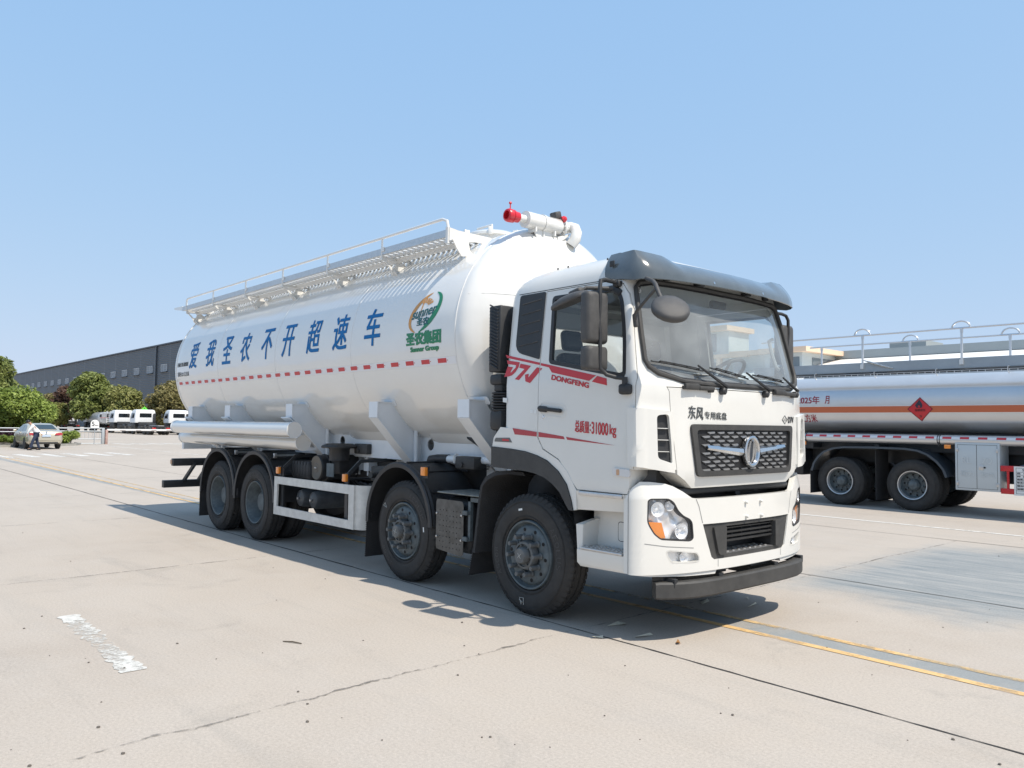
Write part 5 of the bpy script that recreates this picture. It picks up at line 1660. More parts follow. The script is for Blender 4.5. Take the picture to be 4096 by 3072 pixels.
# ------------------------------------------------------------------ wheels
def tyre_mesh(wd=.285):
    m = M(); h = wd / 2
    prof = [(.300, -h + .055), (.318, -h + .02), (.36, -h + .004), (.42, -h), (.465, -h + .008), (.505, -h + .030), (.520, -h + .045)]
    tread = [(.526, -h + .055), (.531, -.075), (.520, -.073), (.520, -.059), (.531, -.057), (.533, -.008), (.521, -.006), (.521, .006), (.533, .008), (.531, .057), (.520, .059), (.520, .073), (.531, .075), (.526, h - .055)]
    P_ = prof + tread + [(r, -y) for r, y in reversed(prof)]
    m.lathe(P_, (0, 0, 0), (0, 1, 0), 96, caps=False)
    for s in (-1, 1):                       # moulding rings on the sidewall
        for r in (.335, .345, .462, .470):
            m.tube([(r * cos(a), s * (h + (-.009 if r < .36 else -.006 if r > .45 else 0)), r * sin(a)) for a in [2 * pi * k / 64 for k in range(64)]], .0035, 4, True)
    for s in (-1, 1):                       # shoulder lugs
        for k in range(54):
            a = 2 * pi * (k + (.5 if s > 0 else 0)) / 54
            R = Matrix.Rotation(-a, 3, 'Y')
            v_ = []
            for (x, dy, z) in ((.494, h - .022, -.017), (.494, h - .022, .017), (.5325, h - .050, .019), (.5325, h - .050, -.019), (.533, h - .082, .012), (.533, h - .082, -.012), (.50, h - .08, .012), (.50, h - .08, -.012)):
                v_.append(R @ Vector((x, s * (dy + .003 if dy > .1 else dy), z)))
            m.add(v_, [(0, 1, 2, 3), (3, 2, 4, 5), (5, 4, 6, 7), (0, 3, 5, 7), (1, 6, 4, 2), (0, 7, 6, 1)])
    # zig-zag ribs between the grooves
    for y0 in (-.03, .03):
        for k in range(54):
            a = 2 * pi * k / 54; R = Matrix.Rotation(-a, 3, 'Y')
            q = [R @ Vector((r, y0 + dy, dz)) for r in (.525, .5345) for dy, dz in ((-.019, -.022), (.012, -.024), (.020, .020), (-.012, .024))]
            m.add(q, [(3, 2, 1, 0), (4, 5, 6, 7), (0, 1, 5, 4), (1, 2, 6, 5), (2, 3, 7, 6), (3, 0, 4, 7)])
    return m.mesh("tyre", smooth=30)
def sidewall_text(txts, hh=.1425):
    m = M()
    for t, a0, sz, r in txts:
        n = len(t)
        for i, c in enumerate(t):
            if c == ' ': continue
            a = rad(a0) - (i - (n - 1) / 2) * sz * 1.15 / r
            write(m, c, -sz * .42, sz * .42, -sz * .5, sz * .5, lambda u, v, w, a=a, r=r: (((r + v) * cos(a) + u * sin(a)), -(hh + .0015 + w), ((r + v) * sin(a) - u * cos(a))), .001)
    return m
def front_rim():
    m = M(); y = -.1325
    m.lathe([(.300, .02), (.305, y + .012), (.298, y), (.285, y + .004), (.278, y + .03), (.268, y + .045), (.258, y + .03), (.235, y + .012), (.20, y + .010), (.155, y + .012), (.155, y + .03), (.0, y + .03)], (0, 0, 0), (0, 1, 0), 64, caps=False)
    return m
def hub_bits(m, y, R0=.168, nb=10, L=.098, rb=.021):
    for k in range(nb):
        a = 2 * pi * k / nb + .15
        p = Vector((R0 * cos(a), y, R0 * sin(a)))
        m.lathe([(rb * 1.25, 0), (rb * 1.25, .012), (rb, .016), (rb, L * .8), (rb * .85, L), (0, L)], p, (0, -1, 0), 12)
    m.lathe([(.128, -.01), (.128, .03), (.118, .05), (.10, .055), (.10, .035), (.072, .03), (.072, .085), (.062, .10), (0, .102)], (0, y, 0), (0, -1, 0), 40)
    for k in range(6):
        a = 2 * pi * k / 6
        m.box((.115 * cos(a) * .9, y - .035, .115 * sin(a) * .9), (.05, .03, .012), Matrix.Rotation(-a, 3, 'Y'))
    return m
def hand_holes(y, R=.222, n=10, r=.0165):
    m = M()
    for k in range(n):
        a = 2 * pi * k / n
        m.lathe([(r, 0), (r, .0025), (0, .0025)], (R * cos(a), y, R * sin(a)), (0, -1, 0), 14)
    return m
TYRE = tyre_mesh()
TXT_F = sidewall_text([("AEOLUS", 20, .055, .405)]).mesh("t")
TXT_F2 = sidewall_text([("ASC08", 200, .045, .405)]).mesh("t2")
TXT_R = sidewall_text([("AEOLUS", 95, .055, .405)]).mesh("t")
TXT_R2 = sidewall_text([("AEOLUS", 275, .055, .405)]).mesh("t2")
RIMF = front_rim().mesh("rim", smooth=35)
HUBF = hub_bits(M(), -.128).mesh("hub", smooth=35)
HOLEF = hand_holes(-.1215).mesh("holes")
rr_ = M(); y = -.1325
rr_.lathe([(.300, .02), (.305, y + .012), (.298, y), (.285, y + .006), (.276, y + .04), (.262, y + .07), (.245, y + .17), (.235, y + .195), (.19, y + .20), (.14, y + .20), (.14, y + .12), (.12, y + .10), (.0, y + .10)], (0, 0, 0), (0, 1, 0), 64, caps=False)
for k in range(10):
    a = 2 * pi * k / 10
    rr_.cyl((.168 * cos(a), y + .20, .168 * sin(a)), (.168 * cos(a), y + .155, .168 * sin(a)), .019, n=10)
RIMR = rr_.mesh("rimr", smooth=35)
HOLER = hand_holes(y + .1935, .213, 10, .02).mesh("holesr")
HOLEM = mat("hole_black", (.006, .006, .006), .8)
CHALK = mat("chalk", (.55, .54, .5), .9)
def wheel(x, y, s, front, rot, name="wheel"):
    """s = -1: outer face towards -y"""
    ty = link("wheel", TYRE, RUBBER, T)
    ty.location = (x, y, WR)
    ty.rotation_euler = (0, rot, 0) if s < 0 else (0, rot, pi)
    link("tyre_lettering", TXT_F if front else TXT_R, RUBMARK, ty); link("tyre_lettering", TXT_F2 if front else TXT_R2, RUBMARK, ty)
    link("rim", RIMF if front else RIMR, STEELG, ty)
    if front: link("hub", HUBF, HUBG, ty)
    link("hand_hole", HOLEF if front else HOLER, HOLEM, ty)
    return ty
W1 = wheel(AX[0], -1.075, -1, True, .1)
W2 = wheel(AX[1], -1.075, -1, True, -.45)
W3 = wheel(AX[2], -1.075, -1, False, .0)
W4 = wheel(AX[3], -1.075, -1, False, .2)
for x in AX[2:]:
    wheel(x, -.735, -1, False, 1.)
    wheel(x, 1.075, 1, False, .5); wheel(x, .735, 1, False, .7)
for x in AX[:2]:
    wheel(x, 1.075, 1, True, .3)
def chalk(o, pts, a, r=.41):
    m = M()
    a = rad(a)
    m.tube([((r + v) * cos(a) + u * sin(a), -.1455, (r + v) * sin(a) - u * cos(a)) for u, v in pts], .0028, 5)
    m.obj("chalk_mark", CHALK, o)
chalk(W1, [(-.03, .03), (-.02, -.03), (.03, -.02), (.0, .035), (-.01, .01), (.03, .0)], 268)
chalk(W2, [(-.02, .03), (0, -.03), (.02, .025), (-.015, .03)], 118)
for o, a in ((W1, 108), (W2, -18)):
    m = M(); a = rad(a); r = .40
    m.add([((r + v) * cos(a) + u * sin(a), -.1448, (r + v) * sin(a) - u * cos(a)) for u, v in ((-.025, -.009), (.025, -.009), (.025, .009), (-.025, .009))], [(0, 1, 2, 3)])
    m.obj("tyre_sticker", PAPER, o)
xm = M()
for a in (.785, -.785):
    xm.tube([(.03 * cos(a), -.2315, .03 * sin(a)), (-.03 * cos(a), -.2315, -.03 * sin(a))], .002, 5)
xmo = xm.mesh("chalk_mark")
for o in (W1, W2): link("chalk_mark", xmo, CHALK, o)

# ------------------------------------------------------------------ mudguards, flaps, side gear
def mudguard(cx, zc, ra, rb, a0, a1, ya, yb, name="mudguard"):
    pts = [(cx + ra * cos(rad(a0 + (a1 - a0) * k / 28)), zc + rb * sin(rad(a0 + (a1 - a0) * k / 28))) for k in range(29)]
    m = M(); loops = []
    for i, (x, z) in enumerate(pts):
        a, b = Vector(pts[max(0, i - 1)]), Vector(pts[min(28, i + 1)])
        d = (b - a).normalized(); n = Vector((-d.y, d.x))
        if n.dot(Vector((x - cx, z - zc))) < 0: n = -n
        sec = []
        ys = [ya, ya, ya + .03, ya + .055]
        sec = [(-.045, ya), (.0, ya - .004), (.012, ya + .01), (.0, ya + .035), (.010, ya + .06), (.0, ya + .09), (.004, (ya + yb) / 2), (.0, yb), (-.010, yb), (-.010, ya + .02), (-.045, ya + .012)]
        loops.append([(x + n.x * o, y_, z + n.y * o) for o, y_ in sec])
    m.loft(loops)
    # cross ribs
    for k in range(3, 27, 4):
        x, z = pts[k]
        d = Vector((pts[k + 1][0] - pts[k - 1][0], pts[k + 1][1] - pts[k - 1][1])).normalized(); n = Vector((-d.y, d.x))
        if n.dot(Vector((x - cx, z - zc))) < 0: n = -n
        m.tube([(x + n.x * .008, ya + .09, z + n.y * .008), (x + n.x * .008, yb, z + n.y * .008)], .011, 6)
    return m.obj(name, BLACKP, T)
for s in (-1, 1):
    f = lambda y: y
    for cx in (-7.11, -5.755):
        mg = mudguard(cx, .60, .685, .655, 185 if s < 0 else 185, -2, s * 1.235, s * .56)
        cl = M()
        cl.cyl((cx + .36, s * .62, 1.20), (cx + .36, s * 1.10, 1.20), .018, n=8)
        cl.box((cx + .40, s * 1.10, 1.205), (.03, .05, .07), None, .008)
        cl.obj("guard_clamp", ALU, mg)
mudguard(-2.055, .60, .625, .648, 183, 2, -1.235, -.60)
mudguard(-2.055, .60, .625, .648, 183, 2, 1.235, .60)
def flapm(x, ya, yb, z0, z1, dx, nm="mud_flap"):
    m = M()
    m.loft([[(x, ya, z1), (x, yb, z1), (x - .008, yb, z1), (x - .008, ya, z1)], [(x + dx * .5, ya, (z0 + z1) / 2), (x + dx * .5, yb, (z0 + z1) / 2), (x + dx * .5 - .008, yb, (z0 + z1) / 2), (x + dx * .5 - .008, ya, (z0 + z1) / 2)],
            [(x + dx, ya, z0), (x + dx, yb, z0), (x + dx - .008, yb, z0), (x + dx - .008, ya, z0)]])
    for k in range(int((z1 - z0) / .022)):
        z = z0 + .01 + k * .022; xx = x + dx * (z1 - z) / (z1 - z0)
        m.box((xx - .004, ya, z), (.014, .008, .010))
    for z in (z1 - .04, z1 - .02):
        m.cyl((x + .004, ya + .06 * (1 if yb > ya else -1), z), (x + .018, ya + .06 * (1 if yb > ya else -1), z), .014, n=10)
    return m.obj(nm, FLAPR, T)
flapm(-2.672, -1.225, -.80, .165, .66, -.018)
flapm(-7.785, -1.235, -.60, .155, .64, .005)
flapm(-7.785, 1.235, .60, .155, .64, .005)
fl1 = M()
prof = [(-.16, 1.245), (-.34, 1.255), (-.46, 1.235), (-.57, 1.19), (-.645, 1.10), (-.68, .95), (-.70, .80), (-.73, .60), (-.75, .46)]
lo = []
for i, (x, z) in enumerate(prof):
    j = -1.225 if i > 2 else -1.225 + .05 * (2 - i)
    lo.append([(x, j, z), (x + .010, -.62, z), (x + .020, -.62, z - .008), (x + .035, j + .01, z - .03 if i < 4 else z - .004), (x + .03, j, z - .03 if i < 4 else z - .004)])
fl1.loft(lo)
fl1.obj("front_wheel_guard", FLAPR, T)
flapm(-.745, -1.22, -.66, .235, .50, -.06)
# urea tank behind a punched plate, with step on top
ut = M().bx(-1.32, -.86, -1.17, -.72, .40, .95, .10, 4).obj("urea_tank", BLACKP, T)
hsq = []
for i in range(7):
    for j in range(8):
        if (i * 3 + j * 5) % 11 == 0: continue
        x, z = -1.285 + i * .055, .455 + j * .052
        hsq.append([(x + .0065 * cos(2 * pi * k / 8), z + .0065 * sin(2 * pi * k / 8)) for k in range(8)])
PUNCH = mat("punched_steel_plate", (.115, .112, .105), .45, metal=.35, noise=.4, nscale=12)
M().flat(rpoly([(-1.352, .425), (-1.352, .925), (-.905, .925), (-.905, .39)], .05, 4), hsq, lambda u, v, w: (u, -1.222 + w * -1, v), .006).obj("punched_plate", PUNCH, ut)
M().bx(-1.352, -1.346, -1.216, -1.12, .42, .93).obj("plate_return", PUNCH, ut)
stp = M().bx(-1.335, -.66, -1.225, -.78, .985, 1.0, .004)
stp.obj("top_step", mat("step_steel", (.22, .24, .23), .5, metal=.4, noise=.5, nscale=9), ut)
ub_ = M()
ub_.bx(-.86, -.825, -1.2, -1.165, .55, .97); ub_.bx(-.86, -.70, -1.2, -1.165, .93, .97)
for z in (.57, .82): ub_.bx(-.91, -.84, -1.232, -1.20, z - .02, z + .02)
ub_.obj("tank_bracket", STEELG, ut)
bl_ = M()
for x, z in ((-1.33, .78), (-.925, .79), (-1.33, .55), (-.93, .55)):
    bl_.lathe([(.011, 0), (.011, .012), (0, .014)], (x, -1.223, z), (0, -1, 0), 8)
bl_.obj("plate_bolt", ALU, ut)
# side guard
sg = M()
SGO = [(-5.055, .942), (-2.95, .950), (-2.95, .440), (-5.06, .433)]
sg.flat(SGO, [[(-4.965, .845), (-3.07, .842), (-3.07, .537), (-4.975, .545)]], lambda u, v, w: (u, -1.215 - w * -1, v), .025)
lo = []
for k in range(7):
    a = rad(90 * k / 6)
    cx_, cy_ = -2.95 + .17 * sin(a), -1.215 + .17 * (1 - cos(a))
    lo.append([(cx_, cy_, .950), (cx_ - .02 * sin(a), cy_ + .02 * cos(a), .950), (cx_ - .02 * sin(a), cy_ + .02 * cos(a), .440), (cx_, cy_, .440)])
sg.loft(lo)
sgo = sg.obj("side_guard", GUARDW, T)
rvt = M()
for x, z in ((-5.035, .92), (-5.035, .86), (-5.04, .52), (-5.04, .46), (-3.04, .93), (-3.04, .86), (-3.04, .52), (-3.04, .46)):
    rvt.lathe([(.008, 0), (.006, .005), (0, .006)], (x, -1.216, z), (0, -1, 0), 8)
rvt.obj("rivet", ALU, sgo)
M().bx(-5.02, -5.01, -1.222, -1.214, .435, .942).obj("guard_joint", mat("seam_grey", (.3, .3, .29), .7), sgo)
for x in (-4.93, -3.22):
    ps = M()
    ps.bx(x - .035, x + .035, -1.185, -1.165, .45, 1.06)
    ps.tube([(x, -1.175, 1.05), (x, -1.0, 1.215), (x, -.5, 1.225)], .03, 4)
    ps.bx(x - .03, x + .03, -1.19, -.5, 1.0, 1.02)
    ps.obj("guard_post", CHASSIS, T)
for (x, y, z) in ((-4.995, -1.235, 1.024), (-3.205, -1.235, 1.024), (-1.565, -1.25, 1.185), (-7.72, -1.0, 1.10)):
    lp = M().bx(x - .04, x + .04, y, y + .04, z - .045, z + .045, .008)
    lo_ = lp.obj("side_lamp", AMBER, T)
    M().bx(x - .045, x + .045, y + .04, y + .055, z - .07, z + .055).obj("lamp_plate", CHASSIS, lo_)
# air filter
af = M()
af.lathe([(.0, -.008), (.03, .0), (.15, .0), (.162, .012), (.165, .03), (.165, .10), (.178, .105), (.178, .125), (.165, .13), (.165, .55), (.10, .60), (0, .60)], (-4.31, -1.01, 1.085), (0, 1, 0), 40)
af.lathe([(.13, -.08), (.13, .06), (.14, .075), (.14, .10)], (-3.98, -.86, 1.27), (0, 0, 1), 28)
af.lathe([(.14, 0), (.23, .0), (.235, .018), (.22, .035), (.17, .055), (.0, .062)], (-3.98, -.86, 1.352), (0, 0, 1), 36)
af.box((-4.1, -.72, 1.13), (.3, .32, .26), None, .06)
afo = af.obj("air_filter", BLACKP, T)
M().lathe([(.0, 0), (.155, 0), (.155, -.004), (.11, -.004), (.105, -.001), (.06, -.001), (.055, -.006), (.0, -.006)], (-4.31, -1.012, 1.085), (0, 1, 0), 36).obj("filter_cover", mat("dusty_brown_cover", (.15, .13, .105), .65), afo)
M().box((-4.31, -1.025, 1.085), (.05, .015, .018), None, .004).obj("filter_nut", ALU, afo)
M().bx(-4.0, -3.82, -1.03, -1.02, .99, 1.16).obj("filter_plate", STEELG, afo)
bb = M()
for k in range(6):
    bb.bx(-4.92 + k * .085, -4.86 + k * .085, -1.06, -.62, .95, 1.16, .02)
bb.bx(-4.93, -4.42, -1.05, -.60, .93, 1.12, .02)
bb.obj("battery_cover", BLACKP, T)
for x in (-4.72, -4.36):
    rt = M().lathe([(0, -.05), (.06, -.045), (.105, -.02), (.118, .02), (.12, .10), (.12, .62), (.06, .68), (0, .68)], (x, -1.0, .66), (0, 1, 0), 28)
    ro = rt.obj("air_reservoir", mat("reservoir_grey", (.085, .09, .095), .35, noise=.3, nscale=9) if x < -4.5 else bpy.data.materials["reservoir_grey"], T)
    M().cyl((x + .02, -1.055, .66), (x + .02, -1.075, .66), .016, n=10).obj("drain_valve", ALU, ro)
gb_ = M()
gb_.lathe([(0, -.1), (.24, -.1), (.27, -.06), (.27, .1), (.2, .14), (.2, .5)], (-2.95, -.35, .72), (-.1, 1, 0), 28)
for k in range(8):
    a = 2 * pi * k / 8; gb_.lathe([(.02, 0), (.02, .03), (0, .032)], (-2.95 + .23 * cos(a), -.44, .72 + .23 * sin(a)), (0, -1, 0), 8)
gb_.bx(-3.3, -2.7, -.5, .2, .45, .62, .04)
gb_.obj("gearbox_housing", MAROON, T)
vb_ = M()
vb_.bx(-3.15, -2.75, -.9, -.6, .98, 1.16, .02); vb_.lathe([(.035, 0), (.035, .12), (.0, .12)], (-3.0, -.9, 1.06), (.3, -1, 0), 12); vb_.bx(-2.82, -2.74, -.98, -.9, .95, 1.12)
vb_.obj("valve_block", BLACKD, T)
cb = M()
rnd = random.Random(3)
for k in range(9):
    y = -.55 - .05 * k; x = -4.2 + .2 * k
    cb.tube([(x, y, .92), (x + .3, y - .05, .86 + rnd.uniform(-.06, .06)), (x + .7, y, .95 + rnd.uniform(-.05, .05)), (x + 1.1, y + .1, .9)], .012, 6)
cb.tube([(-2.9, -.62, 1.19), (-2.5, -.66, 1.17), (-2.1, -.62, 1.18), (-1.6, -.62, 1.17)], .014, 6)
cb.obj("air_hose", CHASSIS, T)
# rear end
re = M()
re.bx(-9.30, -9.18, -1.2, 1.2, .885, 1.015, .01); re.bx(-9.76, -9.64, -1.2, 1.2, .475, .605, .01)
for s in (-1, 1):
    re.bx(-9.2, -9.05, s * .5 - .04, s * .5 + .04, .9, 1.2)
    re.tube([(-9.12, s * .85, .92), (-9.66, s * .85, .58)], .035, 4); re.tube([(-9.12, s * .6, .92), (-9.66, s * .6, .56)], .035, 4)
re.obj("rear_underrun_bar", CHASSIS, T)
M().bx(-9.32, -9.25, -1.21, -1.16, .92, .99).obj("side_lamp", bpy.data.materials["dull_amber"], T)
tl_ = M()
for s in (-1, 1): tl_.bx(-9.33, -9.301, s * .95 - .18, s * .95 + .18, .90, 1.0, .01)
tl_.obj("tail_lamp", mat("tail_red", (.45, .02, .02), .25, coat=.5), T)
# ================================================================== THE SECOND TANKER
Y2 = 11.22
T2 = thing("fuel_tanker", "silver fuel tank truck with orange stripe and red flame diamond, parked beyond the white truck", "truck", (0, 0, 0))
SILV = mat("brushed_tank_silver", (.60, .615, .63), .30, metal=.62, noise=.05, nscale=1.5)
SILVT = mat("silver_tube", (.62, .63, .64), .28, metal=.6)
GREYP = mat("tanker_top_panel", (.33, .37, .40), .5, noise=.12, nscale=2)
ORANGE = mat("orange_band", (.50, .125, .05), .45)
REDD = mat("danger_red", (.52, .022, .03), .4)
REDDK = mat("danger_dark_red", (.16, .012, .02), .4)
NAVY = mat("flame_navy", (.02, .022, .04), .4)
REDTX = mat("tanker_text_red", (.30, .015, .03), .45)
REDFR = mat("red_side_frame", (.55, .02, .025), .4)
BOXG = mat("cabinet_grey_paint", (.50, .54, .55), .35, coat=.3)
YC, ZC, HW, HH = Y2 + 1.2, 2.235, 1.2, .655
def sec2(th, w=0):
    c, s = cos(th), sin(th); e = .74
    return (YC + (HW + w) * math.copysign(abs(c) ** e, c), ZC + (HH + w) * math.copysign(abs(s) ** e, s))
tk2 = M()
xs = [-5.6, -5.58, -5.5, -5.3] + list(np.linspace(-5.2, 4.6, 20)) + [4.7, 4.78, 4.8]
loops = []
for i, x in enumerate(xs):
    k = {0: .86, 1: .93, 2: .98}.get(i, {len(xs) - 1: .86, len(xs) - 2: .93, len(xs) - 3: .98}.get(i, 1))
    loops.append([(x, YC + (sec2(a)[0] - YC) * k, ZC + (sec2(a)[1] - ZC) * k) for a in [2 * pi * j / 96 for j in range(96)]])
tank2 = tk2.loft(loops).obj("tank", SILV, T2)
_ys = [sec2(rad(90 + k)) for k in range(0, 181, 2)]
def t2map(u, v, w):
    y = float(itp(-v, [-p[1] for p in _ys], [p[0] for p in _ys]))
    return (u, y - w, v)
M().flat([(-5.2, 2.045), (4.6, 2.045), (4.6, 2.183), (-5.2, 2.183)], [], lambda u, v, w: t2map(u, v, w + .003), 0, .5, .02).obj("orange_band", ORANGE, tank2)
lt = M()
for z in (2.04, 2.188): lt.flat([(-5.2, z - .006), (4.6, z - .006), (4.6, z + .006), (-5.2, z + .006)], [], lambda u, v, w: t2map(u, v, w + .0045), 0, 1)
lt.obj("band_edge", mat("band_edge_white", (.7, .69, .66), .5), tank2)
w_ = M()
write(w_, "出厂日期:2025年", -5.05, -3.745, 2.25, 2.425, t2map, .003, .004, du=.3, dv=.04)
write(w_, "月", -3.61, -3.51, 2.25, 2.425, t2map, .003, .004, du=.3, dv=.04)
write(w_, "容积:22.5立方米", -4.85, -3.84, 1.835, 2.01, t2map, .003, .004, du=.3, dv=.04)
w_.obj("tank_lettering", REDTX, tank2)
dmd = [(-1.55, 2.362), (-1.297, 2.115), (-1.55, 1.862), (-1.805, 2.115)]
dg_ = M().flat(dmd, [], lambda u, v, w: t2map(u, v, w + .008), .003, .1, .03).obj("danger_diamond", REDD, tank2)
M().flat(inset2(dmd, .0), [inset2(dmd, .014)], lambda u, v, w: t2map(u, v, w + .0095), .001, .1, .03).obj("diamond_border", REDDK, dg_)
FLM = [(-1.615, 2.14), (-1.64, 2.175), (-1.645, 2.215), (-1.63, 2.20), (-1.632, 2.24), (-1.615, 2.225), (-1.61, 2.265), (-1.595, 2.25), (-1.585, 2.285), (-1.57, 2.30), (-1.555, 2.325), (-1.552, 2.295), (-1.53, 2.27), (-1.51, 2.235), (-1.50, 2.19), (-1.505, 2.155), (-1.52, 2.14)]
M().flat(FLM, [[(-1.588 + .022 * cos(a) + .02, 2.168 + .024 * sin(a)) for a in [2 * pi * k / 12 for k in range(12)]]], lambda u, v, w: t2map(u, v, w + .0115), .001, .1, .03).obj("flame_symbol", NAVY, dg_)
w_ = M(); write(w_, "易燃液体", -1.655, -1.445, 2.068, 2.118, t2map, .011, .002); write(w_, "3", -1.572, -1.535, 1.945, 1.99, t2map, .011, .003)
w_.obj("diamond_lettering", REDDK, dg_)
# top panel, rails with hoops
tp_ = M()
tp_.loft([[(x, Y2 + .02, 2.905), (x, Y2 - .015, 2.93), (x, Y2 + .0, 3.135), (x, Y2 + .02, 3.135), (x, Y2 + .045, 2.93), (x, Y2 + .10, 2.87)] for x in (-5.4, 4.7)])
tp_.loft([[(x, Y2 + 2.38, 2.905), (x, Y2 + 2.415, 2.93), (x, Y2 + 2.4, 3.135), (x, Y2 + 2.38, 3.135), (x, Y2 + 2.355, 2.93), (x, Y2 + 2.30, 2.87)] for x in (-5.4, 4.7)])
tpo = tp_.obj("top_guard_panel", GREYP, T2)
hs_ = M()
hs_.tube([(-5.3, Y2 - .03, 2.885), (4.6, Y2 - .03, 2.885)], .032, 10)
hs_.obj("hose_rack", BLACKP, T2)
ms = M()
for k in range(70):
    ms.bx(-5.2 + k * .14, -5.19 + k * .14, Y2 - .075, Y2 - .068, 2.83, 2.885)
ms.tube([(-5.3, Y2 - .072, 2.835), (4.6, Y2 - .072, 2.835)], .006, 4); ms.tube([(-5.3, Y2 - .072, 2.88), (4.6, Y2 - .072, 2.88)], .006, 4)
for x in (-3.8, -2.45, -1.2, .1, 1.4):
    ms.tube([(x, Y2 - .02, 2.93), (x, Y2 - .09, 2.92), (x, Y2 - .09, 2.83), (x, Y2 - .0, 2.80)], .01, 5)
ms.obj("hose_rack_mesh", SILVT, T2)
for yy, z1, px_, hoop in ((Y2 + .0, 3.735, (-4.75, -2.735, -.735, 1.3, 3.3), (-2.745, -.745, 1.3)), (Y2 + 1.5, 3.70, (-4.45, -2.34, -.32, 1.7), (-2.33, -.31, 1.7))):
    rl = M()
    x0_ = -5.2 if yy < Y2 + 1 else -4.75
    rl.tube([(x0_, yy, z1), (4.4, yy, z1)], .02, 8)
    for x in px_:
        rl.cyl((x, yy - .012, 3.03), (x, yy, z1), .024, n=8); rl.bx(x - .035, x + .035, yy - .05, yy - .01, 3.0, 3.10); rl.cyl((x, yy, z1 - .09), (x, yy, z1), .032, n=8)
    for x in hoop:
        rl.tube([(x - .17 * cos(a), yy, z1 + .14 * sin(a)) for a in [pi * k / 12 for k in range(13)]], .018, 8)
    rl.obj("top_rail", SILVT, T2)
wr = M(); wr.tube([(-2.72, Y2 - .03, 3.19), (-2.55, Y2 - .03, 3.13), (-2.3, Y2 - .03, 3.05), (-2.08, Y2 - .03, 2.985)], .016, 8, rr=[.008, .022, .022, .012])
wr.obj("wrapped_strut", mat("foil_wrap", (.55, .57, .58), .2, metal=.7, noise=.5, nscale=40, bump=.8, bscale=60), T2)
# side tube with red dashes
stb = M().lathe([(.098, 0), (.098, 8.6)], (-4.4, Y2 + .08, 1.49), (1, 0, 0), 28).obj("side_tube", SILVT, T2)
cl_ = M()
for x in (-4.09, -1.2, 1.7):
    for dx in (-.02, .02): cl_.lathe([(.1, -.008), (.104, -.008), (.104, .008), (.1, .008)], (x + dx, Y2 + .08, 1.49), (1, 0, 0), 24, close=True)
    cl_.cyl((x, Y2 + .0, 1.36), (x, Y2 + .0, 1.44), .015, n=8)
cl_.obj("tube_clamp", BLACKP, stb)
tm2 = lambda u, v, w: (u, Y2 + .08 - (.0985 + w) * cos(v / .0985), 1.49 + (.0985 + w) * sin(v / .0985))
for k in range(22):
    x = -4.064 + k * .327
    td = M(); tw = M()
    td.flat([(x, .02), (x + .166, .02), (x + .166, .066), (x, .066)], [], lambda u, v, w: tm2(u, v, w + .003), 0, None, .01)
    tw.flat([(x + .17, .02), (x + .325, .02), (x + .325, .066), (x + .17, .066)], [], lambda u, v, w: tm2(u, v, w + .003), 0, None, .01)
    td.obj("red_dash", REFLRED, stb); tw.obj("white_dash", REFLWHT, stb)
for x in (-4.13, -1.03):
    o = M().bx(x - .06, x + .06, Y2 - .02, Y2 + .02, 1.315, 1.395, .008).obj("side_lamp", AMBER, T2)
# cabinet with doors and raised letters
cb2 = M().bx(-.885, -.09, Y2 - .02, Y2 + .5, .505, 1.445, .006).obj("tool_cabinet", BOXG, T2)
gp_ = M()
cmf = lambda u, v, w: (u, Y2 - .0215 - w, v)
gp_.flat([(-.845, .545), (-.13, .545), (-.13, 1.405), (-.845, 1.405)], [[(-.839, .551), (-.136, .551), (-.136, 1.399), (-.839, 1.399)]], cmf, .001)
gp_.flat([(-.498, .55), (-.490, .55), (-.490, 1.40), (-.498, 1.40)], [], cmf, .001)
gp_.obj("door_gap", INK, cb2)
hg = M()
for x in (-.845, -.13):
    for z in (.64, 1.30): hg.bx(x - .022, x + .022, Y2 - .034, Y2 - .021, z - .035, z + .035, .004)
hg.obj("hinge", ALU, cb2)
lk = M().bx(-.455, -.375, Y2 - .03, Y2 - .021, .92, 1.01, .004).obj("lock_plate", ALU, cb2)
M().lathe([(.018, 0), (.018, .012), (0, .014)], (-.352, Y2 - .021, .965), (0, -1, 0), 12).obj("lock_knob", INK, lk)
rl_ = M()
for t, a, b, c, d in (("RL", -.76, -.60, 1.04, 1.16), ("ZQ", -.40, -.225, 1.03, 1.15), ("润力", -.80, -.545, .785, .885), ("专汽", -.435, -.18, .775, .875)):
    write(rl_, t, a, b, c, d, cmf, .004, .002)
rl_.obj("raised_lettering", mat("cabinet_letter_paint", (.57, .61, .62), .3, coat=.4), cb2)
# red side frame and white data board
rf = M()
rf.bx(-.085, 2.6, Y2 - .01, Y2 + .04, .91, 1.02, .01); rf.bx(-.085, 2.6, Y2 - .01, Y2 + .04, .48, .585, .01); rf.bx(.02, .06, Y2 + .0, Y2 + .03, .585, .91); rf.bx(1.3, 1.36, Y2 + .0, Y2 + .03, .585, .91)
rf.obj("side_frame", REDFR, T2)
db = M().bx(.15, .95, Y2 - .03, Y2 - .014, .465, 1.015).obj("data_board", PAPER, T2)
dl = M()
bmf = lambda u, v, w: (u, Y2 - .0305 - w, v)
zl = [.985, .915, .838, .765, .69, .61, .535, .49]
for z in (.985, .908, .852, .795, .735, .675, .612, .555, .50):
    dl.flat([(.185, z - .003), (.92, z - .003), (.92, z + .003), (.185, z + .003)], [], bmf, 0)
dl.flat([(.184, .497), (.190, .497), (.190, .988), (.184, .988)], [], bmf, 0)
